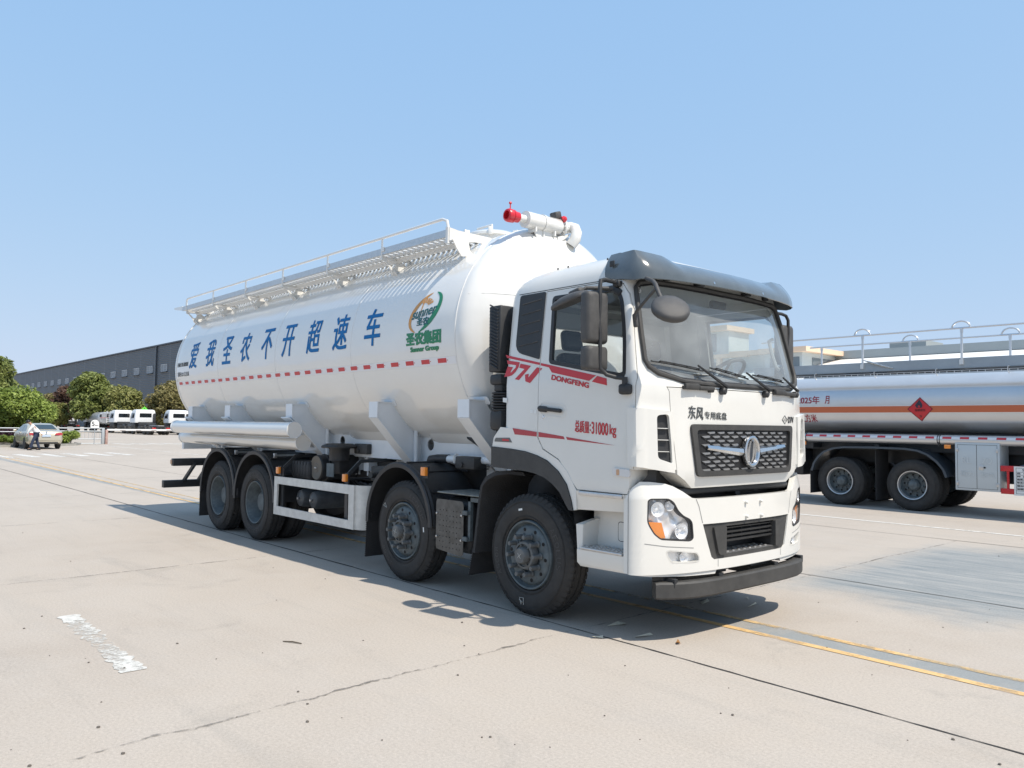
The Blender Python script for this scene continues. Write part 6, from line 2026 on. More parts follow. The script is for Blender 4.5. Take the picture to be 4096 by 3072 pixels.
for t, a, b, z, h in (("安全告示", .29, .8, .925, .048), ("品  名", .20, .36, .866, .032), ("种  类", .20, .36, .81, .032), ("施救方法", .20, .40, .752, .032), ("联系电话", .20, .40, .693, .032), ("罐体容积", .20, .40, .632, .032), ("核载质量", .20, .40, .572, .032)):
    write(dl, t, a, b, z, z + h, bmf, .0008, .0015)
dl.obj("board_lettering", INK, db)
bt = M()
for z in (.88, .66):
    bt.lathe([(0, 0), (.13, .03), (.16, .10), (.16, .7), (0, .75)], (.10 if z > .7 else .13, Y2 + .35, z), (1, 0, 0), 20)
bt.obj("air_reservoir", mat("blue_grey_reservoir", (.14, .19, .24), .35), T2)
# chassis, wheels, guards
c2 = M()
c2.bx(-5.4, 6.2, YC - .45, YC - .37, .95, 1.22); c2.bx(-5.4, 6.2, YC + .37, YC + .45, .95, 1.22)
c2.bx(-5.3, 4.4, YC - .7, YC + .7, 1.22, 1.62)
for x in (-5.2, -4.0, -2.5, -.9, 1.0, 3.0): c2.bx(x - .05, x + .05, Y2 + .1, Y2 + 2.3, 1.25, 1.36)
for x in (-3.31, -1.755):
    c2.lathe([(.12, -.85), (.12, .85)], (x, YC, .535), (0, 1, 0), 14); c2.lathe([(.05, -.25), (.26, -.1), (.26, .1), (.05, .25)], (x, YC, .535), (1, 0, 0), 14)
c2.bx(-5.3, -4.3, Y2 + .3, Y2 + 2.1, .6, 1.2, .05)
c2.bx(-.8, 3.2, YC - .35, YC + .35, .62, 1.0, .05)
c2.lathe([(.3, 0), (.3, 1.2)], (1.2, YC + .85, .85), (1, 0, 0), 20)
c2.obj("chassis_frame", CHASSIS, T2)
BRIM = mat("bright_wheel_rim", (.58, .58, .58), .3, metal=.7, noise=.1, nscale=15)
def rim2():
    m = M(); y = -.1325
    m.lathe([(.298, .02), (.305, y + .010), (.298, y), (.283, y + .006), (.270, y + .03), (.266, y + .05), (.262, y + .06)], (0, 0, 0), (0, 1, 0), 48, caps=False)
    return m.mesh("rim2", smooth=35)
def dish2():
    m = M(); y = -.1325
    m.lathe([(.264, y + .06), (.25, y + .14), (.235, y + .165), (.19, y + .165), (.12, y + .16), (.12, y + .10), (.10, y + .07), (.0, y + .065)], (0, 0, 0), (0, 1, 0), 48, caps=False)
    for k in range(10):
        a = 2 * pi * k / 10
        m.cyl((.165 * cos(a), y + .165, .165 * sin(a)), (.165 * cos(a), y + .125, .165 * sin(a)), .018, n=8)
    m.lathe([(.1, y + .07), (.095, y + .05), (.06, y + .03), (0, y + .028)], (0, 0, 0), (0, 1, 0), 6, caps=False)
    return m.mesh("dish2", smooth=35)
R2, D2 = rim2(), dish2()
H2 = hand_holes(-.1325 + .1635, .213, 10, .022).mesh("h2")
def wheel2(par, x, y, s, rot):
    ty = link("wheel", TYRE, RUBBER, par); ty.location = (x, y, WR); ty.rotation_euler = (0, rot, 0) if s < 0 else (0, rot, pi)
    link("rim", R2, BRIM, ty); link("hub", D2, STEELG, ty); link("hand_hole", H2, HOLEM, ty)
    return ty
for x in (-3.31, -1.755, 4.6):
    wheel2(T2, x, Y2 + .185, -1, x); wheel2(T2, x, Y2 + 2.215, 1, x + 1)
    if x < 4: wheel2(T2, x, Y2 + .525, -1, x + 2); wheel2(T2, x, Y2 + 1.875, 1, x + 2)
GP2 = [(-3.96, .74), (-3.90, .92), (-3.80, 1.06), (-3.66, 1.18), (-3.45, 1.265), (-3.2, 1.30), (-2.55, 1.315), (-1.85, 1.305), (-1.60, 1.27), (-1.40, 1.19), (-1.22, 1.05), (-1.10, .90), (-1.04, .74)]
lo = []
for x, z in GP2:
    d = Vector((x + 2.5, z - .2)).normalized()
    lo.append([(x, Y2 - .01, z), (x - d.x * .045, Y2 - .012, z - d.y * .045), (x - d.x * .045, Y2 + .02, z - d.y * .045), (x - d.x * .012, Y2 + .02, z - d.y * .012), (x - d.x * .012, Y2 + .75, z - d.y * .012), (x, Y2 + .75, z)])
GUARD2 = mat("guard_blue_black", (.045, .058, .072), .4, coat=.2)
M().loft(lo).obj("mudguard", GUARD2, T2)
M().bx(-3.975, -3.965, Y2 + .0, Y2 + .65, .22, .75).obj("mud_flap", FLAPR, T2)
M().bx(-2.50, -2.49, Y2 + .03, Y2 + .65, .165, 1.25).obj("mud_flap", FLAPR, T2)
# its cab (beyond the right edge of the picture)
cb3 = M()
lo = []
for z, k, fx in ((.75, 1, 6.95), (1.3, 1, 7.0), (1.95, 1, 6.95), (2.7, .93, 6.72), (2.85, .86, 6.55), (2.95, .7, 6.3)):
    lo.append([(x, YC + v * 1, z) for x, v in [(5.05, -1.2 * k), (fx - .15, -1.2 * k), (fx, -1.05 * k), (fx, 1.05 * k), (fx - .15, 1.2 * k), (5.05, 1.2 * k)]])
cb3.loft(lo); c3 = cb3.obj("cab", WHITE, T2)
gl2 = M(); gl2.add([(6.965, YC - 1.0, 1.97), (6.965, YC + 1.0, 1.97), (6.76, YC + .94, 2.62), (6.76, YC - .94, 2.62)], [(0, 1, 2, 3)])
gl2.add([(5.5, Y2 - .002, 1.95), (6.7, Y2 - .002, 1.95), (6.5, Y2 + .078, 2.65), (5.5, Y2 + .078, 2.65)], [(0, 1, 2, 3)])
gl2.obj("cab_window", DARKGLASS, c3)
# ================================================================== BACKGROUND VEHICLES, RAILING, CAR, PERSON
RAILM = mat("galvanised_rail", (.42, .45, .47), .45, metal=.3)
rg = thing("railing", "grey metal railing along the planting bed, behind the sedan, ending at the gate post", "railing", (-55.3, 0, 0))
r_ = M()
for a, b in ((-12, 6.6),):
    r_.tube([(0, a, 1.08), (0, b, 1.08)], .035, 8); r_.tube([(0, a, .84), (0, b, .84)], .03, 8)
    for y in (-10, -8, -6, -4, -2, 0, 2.1, 4.4, 6.6): r_.cyl((0, y, 0), (0, y, 1.1), .035, n=8)
r_.obj("rail_frame", RAILM, rg)
gt = thing("yard_gate", "grey barred gate panel with stout post between the shrub and the white barrier arm", "gate", (-55.3, 6.65, 0))
g_ = M()
g_.tube([(0, 0, 1.10), (0, 2.7, 1.10)], .04, 8); g_.tube([(0, 0, .90), (0, 2.7, .90)], .035, 8); g_.tube([(0, 0, .36), (0, 2.7, .36)], .03, 8)
g_.tube([(0, 0, .05), (0, 2.7, .05)], .035, 8)
g_.obj("gate_frame", RAILM, gt)
b_ = M()
for k in range(11): b_.cyl((0, .2 + k * .235, .36), (0, .2 + k * .235, .90), .010, n=6)
b_.obj("gate_bars", RAILM, gt)['kind'] = 'stuff'
M().bx(-.09, .09, 2.66, 2.84, 0, 1.13, .02).obj("gate_post", RAILM, gt)
ba = thing("barrier_arm", "long white barrier arm with small dark marks across the yard entrance", "barrier", (-55.3, 9.6, 0))
m_ = M(); m_.bx(-.05, .05, .05, 9.2, .93, 1.06, .02)
m_.obj("arm", mat("barrier_white", (.75, .75, .74), .4), ba)
m_ = M()
for k in range(8): m_.bx(.0505, .0515, .9 + k * 1.05, 1.25 + k * 1.05, .955, .99)
m_.obj("arm_mark", mat("arm_mark_brown", (.22, .16, .14), .6), ba)
m_ = M(); m_.bx(-.12, .12, -.06, .10, 0, 1.0, .02); m_.obj("barrier_stand", mat("stand_dusty_red", (.5, .33, .29), .6, noise=.4, nscale=12), ba)
sg_ = thing("speed_sign", "white round topped 5 km sign standing above the gate rail", "sign", (-55.22, 8.85, 0))
pl = [(-.27, 1.12), (.27, 1.12), (.27, 1.42)] + [(.27 * cos(a), 1.42 + .27 * sin(a)) for a in [pi * k / 16 for k in range(1, 16)]] + [(-.27, 1.42)]
M().flat(pl, [], lambda u, v, w: (w, u, v), .02).obj("sign_board", mat("sign_white", (.8, .8, .79), .4), sg_)
w_ = M(); write(w_, "5", -.19, -.03, 1.25, 1.55, lambda u, v, w: (w, u, v), .003, .008); write(w_, "km", .02, .21, 1.26, 1.36, lambda u, v, w: (w, u, v), .003, .003)
w_.obj("sign_lettering", INK, sg_)
M().cyl((-.03, 0, 0), (-.03, 0, 1.2), .025, n=8).obj("sign_post", RAILM, sg_)

# --- sedan, heading -x, tail to the viewer
GOLD = mat("champagne_paint", (.52, .47, .36), .25, metal=.35, coat=.7)
CARGL = mat("car_window_glass", (.03, .045, .05), .05, coat=.3)
TAILR = mat("car_tail_lamp", (.42, .03, .04), .2, coat=.6)
car = thing("parked_sedan", "champagne gold sedan parked tail-on by the kerb with a person at its side", "car", (-47.9, 4.0, 0), rad(180.5))
# x forward in the car's own frame, length 4.65
top = [(-2.33, .55), (-2.30, .80), (-2.22, .98), (-1.9, 1.06), (-1.68, 1.08), (-1.05, 1.36), (-.6, 1.44), (0, 1.455), (.45, 1.40), (1.15, 1.03), (1.7, .96), (2.1, .86), (2.28, .70), (2.32, .50)]
def car_sec(x):
    zt = float(itp(x, [p[0] for p in top], [p[1] for p in top]))
    zb = .28 if abs(x) < 2.1 else .36
    belt = min(zt - .02, float(itp(x, [-2.33, -2.1, -1.5, 1.0, 1.8, 2.3], [.80, .98, .97, .93, .86, .62])))
    w = float(itp(x, [-2.33, -2.2, -1.7, 1.5, 2.1, 2.32], [.72, .83, .89, .89, .82, .62]))
    wt = w - .25 * max(0, (zt - belt)) / .5
    pts = [(-w * .9, zb), (-w, zb + .12), (-w * 1.005, (zb + belt) / 2), (-w * .985, belt - .05), (-w * .95, belt)]
    pts += [(-(w * .95 + (wt - w * .95) * t), belt + (zt - .05 - belt) * t) for t in (.5, 1)]
    pts += [(-wt * .85, zt - .012), (-wt * .4, zt)]
    return [(x, y, z) for y, z in pts] + [(x, -y, z) for y, z in reversed(pts)]
cx_ = [-2.33, -2.31, -2.26, -2.18, -2.0, -1.8, -1.68, -1.5, -1.25, -1.05, -.8, -.5, -.2, .1, .4, .7, 1.0, 1.2, 1.5, 1.8, 2.05, 2.2, 2.29, 2.32]
body = M().loft([car_sec(x) for x in cx_]).mesh("cb", smooth=0)
for x in (-1.32, 1.33):
    body = boolean(body, prism([(x + .36 * cos(2 * pi * k / 24), .31 + .36 * sin(2 * pi * k / 24)) for k in range(24)], 'y', -1.2, -.62), 'DIFFERENCE')
    body = boolean(body, prism([(x + .36 * cos(2 * pi * k / 24), .31 + .36 * sin(2 * pi * k / 24)) for k in range(24)], 'y', .62, 1.2), 'DIFFERENCE')
cbody = link("body", finish(body, 28), GOLD, car)
def car_top(u, v, w): # u = y, v = x
    s = car_sec(v)
    half_ = [(p[1], p[2]) for p in s[len(s) // 2:]][::-1]
    z = float(itp(abs(u), [p[0] for p in sorted(half_[-4:] if False else [(abs(a), b) for a, b in half_][:0] or [(0, s[8][2]), (abs(s[8][1]), s[8][2]), (abs(s[7][1]), s[7][2]), (abs(s[6][1]), s[6][2])])], [p[1] for p in sorted([(0, s[8][2]), (abs(s[8][1]), s[8][2]), (abs(s[7][1]), s[7][2]), (abs(s[6][1]), s[6][2])])]))
    return (v - w * .5, u, z + w * .85)
M().flat([(-.66, -1.60), (.66, -1.60), (.53, -1.05), (-.53, -1.05)], [], lambda u, v, w: car_top(u, v, w + .012), .01, .1, .1).obj("rear_window", CARGL, cbody)
M().flat([(-.55, .50), (.55, .50), (.67, 1.08), (-.67, 1.08)], [], lambda u, v, w: (v + .012, u, car_top(u, v, 0)[2] + .012), .01, .1, .1).obj("windscreen", CARGL, cbody)
for s in (-1, 1):
    def cs_(u, v, w, s=s):
        q = car_sec(u); zz = [p[2] for p in q[4:7]]; yy = [abs(p[1]) for p in q[4:7]]
        return (u, s * (float(itp(v, zz, yy)) + .008 + w), v)
    M().flat([(-1.30, 1.02), (-1.0, 1.26), (-.62, 1.36), (.18, 1.37), (.42, 1.32), (.95, 1.0), (.6, .985), (-.9, .995)], [[(-.36, 1.02), (-.36, 1.33), (-.30, 1.33), (-.30, 1.02)]], cs_, .008, .2, .1).obj("side_window", CARGL, cbody)
    M().box((.72, s * 1.0, 1.02), (.16, .20, .13), None, .05, 3).obj("wing_mirror", GOLD, cbody)
    tlm = M(); tlm.flat([(.42, .80), (.80, .77), (.835, .90), (.70, .93), (.46, .90)], [], lambda u, v, w: (-2.34 + max(0, u - .55) * .35 - w + (v - .8) * .12, s * u, v), .03, .1)
    tlm.obj("tail_lamp", TAILR, cbody)
    for x in (-.9, .1): M().box((x, s * .905, .86), (.18, .02, .03), None, .008).obj("door_handle", CHROME, cbody)
lid = M()
lid.tube([(-2.335, -.38, .955), (-2.335, .38, .955)], .008, 6)
lid.obj("boot_trim", CHROME, cbody)
M().bx(-2.352, -2.33, -.22, .22, .70, .83).obj("number_plate", mat("plate_pale_blue", (.5, .6, .72), .5), cbody)
M().bx(-2.36, -2.2, -.6, .6, .30, .42, .04).obj("bumper_lower", BLACKD, cbody)
M().lathe([(.05, 0), (.055, .01), (0, .012)], (-2.325, 0, .93), (-1, 0, .2), 16).obj("boot_badge", CHROME, cbody)
M().box((-.75, 0, 1.47), (.12, .04, .06), None, .02).obj("antenna_fin", GOLD, cbody)
cw = M(); cw.lathe([(.20, -.1), (.29, -.105), (.315, -.07), (.315, .07), (.29, .105), (.20, .1)], (0, 0, 0), (0, 1, 0), 32); CWM = cw.mesh("cw")
cr = M(); cr.lathe([(.2, -.09), (.205, -.1), (.17, -.06), (.05, -.075), (0, -.075)], (0, 0, 0), (0, 1, 0), 32)
for k in range(5):
    a = 2 * pi * k / 5; cr.box((.11 * cos(a), -.085, .11 * sin(a)), (.18, .02, .05), Matrix.Rotation(-a, 3, 'Y'))
CRM = cr.mesh("cr")
for x in (-1.32, 1.33):
    for s in (-1, 1):
        o = link("wheel", CWM, RUBBER, car); o.location = (x, s * .79, .315); o.rotation_euler = (0, 0, 0 if s < 0 else pi)
        link("rim", CRM, ALU, o)

# --- person bending beside the car
SKIN = mat("skin", (.42, .26, .18), .55); HAIR = mat("black_hair", (.012, .01, .01), .5)
SHIRT = mat("white_shirt", (.72, .73, .74), .8, noise=.06, nscale=8); JEANS = mat("dark_blue_jeans", (.03, .045, .09), .8, noise=.4, nscale=14); SHOE = mat("black_shoes", (.015, .015, .016), .5)
def skin_mesh(name, J, E, R, sub=2, root=0):
    me = bpy.data.meshes.new(name); me.from_pydata(J, E, [])
    o = bpy.data.objects.new(name, me); COL.objects.link(o)
    md = o.modifiers.new("s", 'SKIN'); md.use_smooth_shade = True
    sv = me.skin_vertices[0].data
    for i, r in enumerate(R):
        sv[i].radius = (r, r) if not isinstance(r, tuple) else r
        sv[i].use_root = (i == root)
    o.modifiers.new("d", 'SUBSURF').levels = sub
    dg = bpy.context.evaluated_depsgraph_get()
    m2 = bpy.data.meshes.new_from_object(o.evaluated_get(dg))
    bpy.data.objects.remove(o)
    m2.shade_smooth()
    return m2
# own frame: x = towards the camera's right (along world +y), y = depth (world +x towards viewer), z up; bends towards -x
pj = {"pel": (0.05, 0, .88), "sp": (0.0, 0, 1.05), "ch": (-.10, 0, 1.24), "nk": (-.20, -.01, 1.38), "hd0": (-.25, -.01, 1.44), "hd": (-.31, -.015, 1.50), "ht": (-.36, -.015, 1.57),
      "hl": (.05, -.10, .85), "kl": (-.11, -.12, .47), "al": (-.19, -.12, .09), "tl": (-.33, -.13, .04),
      "hr": (.06, .10, .85), "kr": (.10, .11, .46), "ar": (.22, .12, .09), "tr": (.09, .14, .04),
      "sl": (-.13, -.17, 1.31), "el": (-.30, -.22, 1.06), "wl": (-.37, -.19, .88), "pl": (-.385, -.185, .81),
      "sr": (-.10, .18, 1.30), "er": (.12, .24, 1.10), "wr": (.27, .22, .90), "pr": (.30, .21, .83)}
pk = list(pj); pe = [("pel", "sp"), ("sp", "ch"), ("ch", "nk"), ("nk", "hd0"), ("hd0", "hd"), ("hd", "ht"), ("pel", "hl"), ("hl", "kl"), ("kl", "al"), ("al", "tl"), ("pel", "hr"), ("hr", "kr"), ("kr", "ar"), ("ar", "tr"), ("ch", "sl"), ("sl", "el"), ("el", "wl"), ("wl", "pl"), ("ch", "sr"), ("sr", "er"), ("er", "wr"), ("wr", "pr")]
prad = dict(pel=.13, sp=.125, ch=.14, nk=.06, hd0=.065, hd=.098, ht=.075, hl=.09, kl=.062, al=.042, tl=.035, hr=.09, kr=.062, ar=.042, tr=.035, sl=.062, el=.043, wl=.028, pl=.03, sr=.062, er=.043, wr=.028, pr=.03)
fing = []
for base, wr_, n0 in (("pl", "wl", 0), ("pr", "wr", 1)):
    d = (Vector(pj[base]) - Vector(pj[wr_])).normalized(); sd = d.orthogonal().normalized(); up = d.cross(sd)
    for k, (ln_, off) in enumerate(((.055, -.024), (.065, -.008), (.06, .008), (.045, .022), (.045, -.036))):
        a = "f%d%d" % (n0, k); b = a + "b"
        st_p = Vector(pj[base]) + sd * off + d * (.012 if k < 4 else -.02)
        en = st_p + d * ln_ * (.9 if k < 4 else .5) + sd * (off * .3 if k < 4 else -.028) + up * -.014
        pj[a] = tuple(st_p); pj[b] = tuple(en); prad[a] = .0095; prad[b] = .008
        pe += [(base, a), (a, b)]
pk = list(pj)
per = thing("person", "person in white shirt and dark jeans bending beside the parked sedan", "person", (-44.35, 3.24, 0), rad(90 - 10))
body_ = skin_mesh("body", [pj[k] for k in pk], [(pk.index(a), pk.index(b)) for a, b in pe], [prad[k] for k in pk])
bo = link("body", body_, SKIN, per)
def sub_skin(keys, edges, extra, name, m, root):
    kk = list(keys)
    return link(name, skin_mesh(name, [pj[k] for k in kk], [(kk.index(a), kk.index(b)) for a, b in edges], [prad[k] + extra.get(k, .012) for k in kk], root=kk.index(root)), m, per)
sub_skin(("pel", "hl", "kl", "al", "hr", "kr", "ar"), [("pel", "hl"), ("hl", "kl"), ("kl", "al"), ("pel", "hr"), ("hr", "kr"), ("kr", "ar")], {"al": .022, "ar": .022, "kl": .018, "kr": .018}, "jeans", JEANS, "pel")
pj["hem"] = (.07, 0, .84); prad["hem"] = .145
sub_skin(("hem", "sp", "ch", "nk", "sl", "el", "wl", "sr", "er", "wr"), [("hem", "sp"), ("sp", "ch"), ("ch", "nk"), ("ch", "sl"), ("sl", "el"), ("el", "wl"), ("ch", "sr"), ("sr", "er"), ("er", "wr")], {"nk": .012, "hem": .012, "sp": .02}, "shirt", SHIRT, "sp")
hm = M()
C_ = Vector((-.325, -.015, 1.535)); ha = Vector((-.4, 0, 1)).normalized()
lo = []
for k in range(7):
    t = k / 6; a = rad(-12 + 102 * t); rr__ = .112 * cos(a) + .002
    e1 = ha.cross(Vector((0, 1, 0))).normalized(); e2 = Vector((0, 1, 0))
    lo.append([tuple(C_ + ha * .118 * sin(a) + (e1 * cos(b) * (1.1 if cos(b) > 0 else .9) + e2 * sin(b)) * rr__ + e1 * .015) for b in [2 * pi * j / 18 for j in range(18)]])
hm.loft(lo); hm.obj("hair", HAIR, per)
fc = M()
fd = Vector((-.92, 0, -.38)).normalized(); hc = Vector((-.315, -.015, 1.505))
fc.lathe([(.014, 0), (.018, .012), (0, .03)], hc + fd * .088, fd, 10)
for s in (-1, 1):
    fc.lathe([(.0, -.012), (.012, 0), (0, .012)], hc + Vector((.015, s * .098, 0)), (0, s, 0), 10)
fc.obj("face_features", SKIN, per)
ey = M()
for s in (-1, 1): ey.lathe([(.008, 0), (.008, .004), (0, .006)], hc + fd * .083 + Vector((-.02, s * .034, .03)), fd, 8)
ey.box(hc + fd * .088 + Vector((.02, 0, -.045)), (.01, .04, .008)); ey.obj("eye", HAIR, per)
sh_ = M()
for p, q in (("al", "tl"), ("ar", "tr")):
    a, b = Vector(pj[p]), Vector(pj[q])
    sh_.loft([[(c.x - .06 * s0, c.y + yy, zz) for yy, zz in ((-.045, .0), (.045, .0), (.045, h_), (-.045, h_))] for c, s0, h_ in ((a, -1, .10), (a, 0, .11), (a.lerp(b, .7), 0, .07), (b, .6, .05))])
sh_.obj("shoe", SHOE, per, smooth=50)

# --- trucks parked beyond the yard gate: built once, copied
TW = mat("far_truck_white", (.78, .79, .79), .35, coat=.3)
BUSHB = BLACKP
def far_truck(name, label, x, y, rz, roof=2.95, tandem=True, win=True, group="cab and chassis trucks parked beyond the gate"):
    t = thing(name, label, "truck", (x, y, 0), rz, group)
    m = M(); lo = []
    for z, k, xr_, xf_ in ((1.42, 1, .0, 1.9), (1.6, 1, -.02, 1.95), (2.1, 1, -.02, 1.9), (roof - .25, .93, -.02, 1.6), (roof - .08, .88, .05, 1.45), (roof, .78, .2, 1.3)):
        w = 1.22 * k
        lo.append([(xr_, -w + .08, z), (xr_ + .08, -w, z), (xf_ - .15, -w, z), (xf_, -w + .15, z), (xf_, w - .15, z), (xf_ - .15, w, z), (xr_ + .08, w, z), (xr_, w - .08, z)])
    m.loft(lo); cabo = m.obj("cab", TW, t)
    M().flat(rrect(-.70, .70, roof - .95, roof - .45, .06), [], lambda u, v, w: (-.035 - w, u, v), .02).obj("rear_window", DARKGLASS, cabo)
    for s in (-1, 1):
        M().flat([(.35, 1.95), (1.5, 1.9), (1.35, roof - .45), (.35, roof - .42)], [], lambda u, v, w: (u, s * (1.222 - .085 * max(0, (v - 2.1) / (roof - 2.35)) + w), v), .01, .3, .1).obj("side_window", DARKGLASS, cabo)
        M().box((1.55, s * 1.5, roof - .75), (.12, .2, .5), None, .04).obj("mirror", BLACKP, cabo)
        M().bx(-.05, .6, s * 1.235 - .02, s * 1.235 + .02, .8, 1.15).obj("wheel_arch", BLACKD, cabo)
    c = M()
    for s in (-1, 1): c.bx(-5.2, .6, s * .42 - .05, s * .42 + .05, .78, 1.05)
    for q in (-5.1, -4, -2.8, -1.5, -.4): c.bx(q - .06, q + .06, -.4, .4, .8, 1.02)
    c.bx(-.5, -.1, -.8, .9, .7, 1.5, .05); c.bx(-1.6, -.6, -1.1, -.5, .55, 1.0, .06); c.bx(-1.6, -.6, .5, 1.1, .55, 1.0, .06)
    c.bx(-.35, -.2, -.5, .5, 1.0, 1.5, .05)
    c.bx(-5.3, -5.2, -1.15, 1.15, .45, .58); c.bx(.3, 1.8, -1.15, 1.15, .6, 1.40, .08); c.bx(-.1, .3, -.7, .7, .9, 1.42); c.bx(-2.2, -1.7, -.55, .55, 1.05, 1.35, .05)
    c.obj("chassis", CHASSIS, t)
    st = M().bx(-.32, -.06, -1.12, -.86, 1.0, roof - .45, .05); st.obj("exhaust_stack", BLACKP, t)
    st = M()
    for s in (-1, 1): st.bx(-5.31, -5.22, s * .8 - .22, s * .8 + .22, .72, .86)
    st.obj("tail_lamp", mat("far_tail_lamp", (.5, .03, .03), .3) if "far_tail_lamp" not in bpy.data.materials else bpy.data.materials["far_tail_lamp"], t)
    bpl = M(); bpl.bx(-5.25, -.6, -.36, .36, 1.06, 1.10); bpl.obj("deck_plate", FRAMEW, t)
    for x_, dual in ((.95, 0), (-3.0, 1), (-4.3, 1)):
        for s in (-1, 1):
            for dy in ((0,) if not dual else (0, -.34)):
                wl_ = M().lathe([(.30, -.12), (.46, -.14), (.51, -.08), (.51, .08), (.46, .14), (.30, .12)], (0, 0, 0), (0, 1, 0), 24) if "farw" not in bpy.data.meshes else None
                if wl_ is not None:
                    fm2 = wl_.mesh("farw"); fr2 = M().lathe([(.3, -.1), (.26, -.06), (.14, .0), (0, .0)], (0, 0, 0), (0, 1, 0), 20).mesh("farr")
                    fm2.use_fake_user = True; fr2.use_fake_user = True
                o = link("wheel", bpy.data.meshes["farw"], RUBBER, t); o.location = (x_, s * (1.05 + dy), .51); o.rotation_euler = (0, 0, 0 if s < 0 else pi)
                link("rim", bpy.data.meshes["farr"], STEELG, o)
    return t
far = "white cab and chassis trucks parked beyond the gate"
HD = rad(180)
ft = far_truck("chassis_truck", "white chassis truck with green diamond board on its roof, largest beyond the gate", -97.6, 24.9, HD + rad(2), 3.02, group=far)
gd = M().flat([(-.42, 0), (0, .40), (.42, 0), (.36, -.02), (-.36, -.02)], [], lambda u, v, w: (.5 + w, u, 3.02 + v), .03)
GRD = mat("green_diamond_board", (.13, .62, .05), .5)
gdo = gd.obj("roof_board", GRD, ft)
w_ = M(); write(w_, "危", -.09, .09, 3.07, 3.22, lambda u, v, w: (.47 - w, -u, v), .003, .004); w_.obj("board_lettering", INK, gdo)
def fcopy(label, x, y, rz):
    c = copy_tree(ft); c.location = (x, y, 0); c.rotation_euler = (0, 0, rz); c['label'] = label
    for ch in list(c.children):
        if ch.name.startswith("roof_board"):
            for g2 in list(ch.children): bpy.data.objects.remove(g2)
            bpy.data.objects.remove(ch)
    return c
fcopy("white chassis truck between the silver tank wagon and the truck with the green board", -107.2, 25.1, HD + rad(5))
fcopy("white chassis truck nearest the rear end of the big white tank", -95.9, 28.3, HD + rad(1))
fcopy("white truck almost hidden behind the truck with the green roof board", -113, 31.4, HD)
fcopy("farthest white chassis truck, peeking out at the edge of the round bush", -134.5, 24.6, HD + rad(-8))
st_ = far_truck("far_tank_wagon", "tank truck with grey tank and silver oval rear seen beyond the 5 km sign", -119, 24.6, HD + rad(-4), 3.10, group=None)
for ch in list(st_.children):
    if ch.name.split('.')[0] in ("deck_plate", "exhaust_stack"): bpy.data.objects.remove(ch)
m = M(); lo = []
for x, k in ((-.5, .86), (-.45, .96), (-.3, 1), (-8.2, 1), (-8.35, .97), (-8.45, .86)):
    lo.append([(x, 1.2 * k * math.copysign(abs(cos(a)) ** .75, cos(a)), 1.95 + .82 * k * math.copysign(abs(sin(a)) ** .75, sin(a))) for a in [2 * pi * j / 40 for j in range(40)]])
ftk = m.loft([lo[5], lo[4], lo[3], lo[2], lo[1], lo[0]]).obj("tank", mat("far_tank_silver", (.5, .52, .54), .35, metal=.5, noise=.3, nscale=2), st_)
m = M()
m.bx(-8.55, -8.46, -.35, -.28, 1.3, 2.9); m.bx(-8.55, -8.46, .1, .17, 1.3, 2.9)
for k in range(6): m.bx(-8.54, -8.47, -.28, .1, 1.45 + k * .26, 1.48 + k * .26)
m.obj("ladder", TW, ftk)
m = M()
for k in range(9): m.bx(-8.465, -8.455, -.95 + k * .21, -.84 + k * .21, 1.95, 2.02)
m.obj("red_dash", REFLRED, ftk)
m = M(); m.bx(-8.5, -8.45, .75, 1.0, 2.1, 2.45, .01); m.bx(-8.7, -8.5, -1.15, 1.15, .55, .75)
m.obj("rear_fitting", BLACKP, ftk)

# ================================================================== LITTER ON THE YARD
LIT = mat("pale_scrap_paper", (.62, .58, .46), .8); TWIG = mat("dry_twig", (.10, .08, .055), .9); LEAFB = mat("dry_brown_leaf", (.30, .15, .05), .8)
def scrap(label, pts, name="paper_scrap", m=LIT, cat="litter", z=.006, h=.012):
    q = M(); n = len(pts)
    cxm = sum(p[0] for p in pts) / n; cym = sum(p[1] for p in pts) / n
    q.add([(p[0] - cxm, p[1] - cym, (h if i % 2 else 0)) for i, p in enumerate(pts)] + [(p[0] - cxm, p[1] - cym, (h if i % 2 else 0) + .002) for i, p in enumerate(pts)],
          [tuple(range(n - 1, -1, -1)), tuple(range(n, 2 * n))] + [(i, (i + 1) % n, n + (i + 1) % n, n + i) for i in range(n)])
    o = q.obj(name, m, None, smooth=0)
    o.location = (cxm, cym, z)
    return tag(o, label, cat)
def gp(x, y):   # full-size picture point (4096 wide) -> ground
    d = _r2 * ((x - 2048) / CAM_F) - _u2 * ((y - 1536) / CAM_F) + _f
    t = -CAM_P.z / d.z
    q = CAM_P + d * t
    return (q.x, q.y)
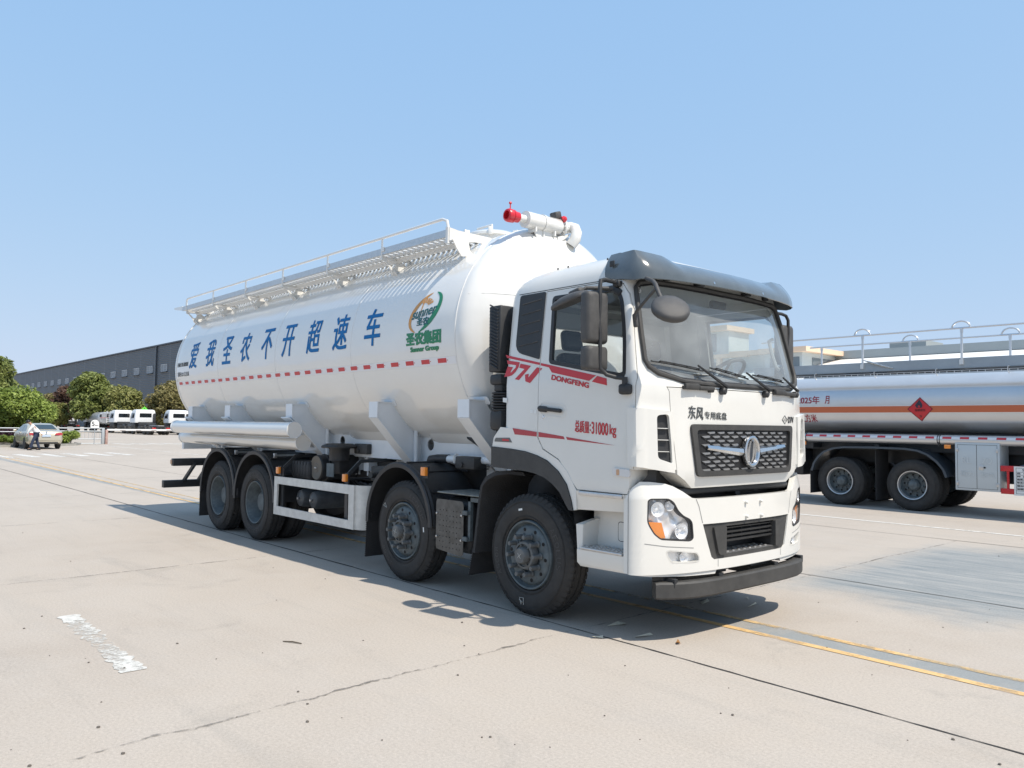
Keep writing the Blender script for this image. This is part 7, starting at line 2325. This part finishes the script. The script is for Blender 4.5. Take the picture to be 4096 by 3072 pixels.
scrap("torn rectangular pale scrap lying in the shadow just under the guard bar", [gp(2803, 2412), (gp(2830, 2402)), gp(2838, 2408), gp(2832, 2414), gp(2808, 2420)])
scrap("wide pale paper scrap on the ground ahead of the front wheel", [gp(2430, 2506), gp(2470, 2494), gp(2505, 2497), gp(2490, 2505), gp(2462, 2503)])
scrap("thin pale paper strip near the rounded end of the bumper's shadow", [gp(2990, 2432), gp(3024, 2415), gp(3026, 2418), gp(2994, 2434)])
scrap("thin pale strip at the near edge of the truck's shadow", [gp(2538, 2551), gp(2600, 2540), gp(2612, 2543), gp(2545, 2555)])
scrap("short pale strip at the shadow edge, closest to the front wheel", [gp(2366, 2551), gp(2412, 2551), gp(2412, 2555), gp(2368, 2555)])
scrap("tiny curved white scrap near the far end of the bumper shadow", [gp(2982, 2392), gp(2992, 2396), gp(2996, 2400), gp(2984, 2397)])
a, b = gp(1132, 2568), gp(1206, 2577)
tw_ = M(); tw_.tube([(0, 0, .006), ((b[0] - a[0]) * .5, (b[1] - a[1]) * .5 + .004, .010), (b[0] - a[0], b[1] - a[1], .006)], .006, 6, rr=[.004, .006, .004])
o = tw_.obj("twig", TWIG); o.location = (a[0], a[1], 0); tag(o, "thin dark twig lying alone on the sunlit concrete in the foreground", "twig")
scrap("curled orange brown dry leaf on the concrete ahead of the truck", [gp(2703, 2575), gp(2712, 2569), gp(2722, 2577), gp(2712, 2581)], "dry_leaf", LEAFB, "leaf", .006, .02)
rnd = random.Random(9)
pbl = M()
for k in range(70):
    x, y = gp(rnd.uniform(0, 4096), 1950 + 1122 * rnd.random() ** .8)
    if abs(y) < 1.3 and x < 1.4: continue
    r = rnd.uniform(.004, .011)
    pbl.lathe([(0, 0), (r, r * .2), (r * .7, r * .7), (0, r * .8)], (x, y, .001), (rnd.uniform(-.2, .2), rnd.uniform(-.2, .2), 1), 5)
po = pbl.obj("grit", mat("grit_brown", (.12, .105, .09), .9), None, smooth=0); po['kind'] = 'stuff'; po['label'] = "dark grit and crumbs scattered over the concrete"; po['category'] = "grit"
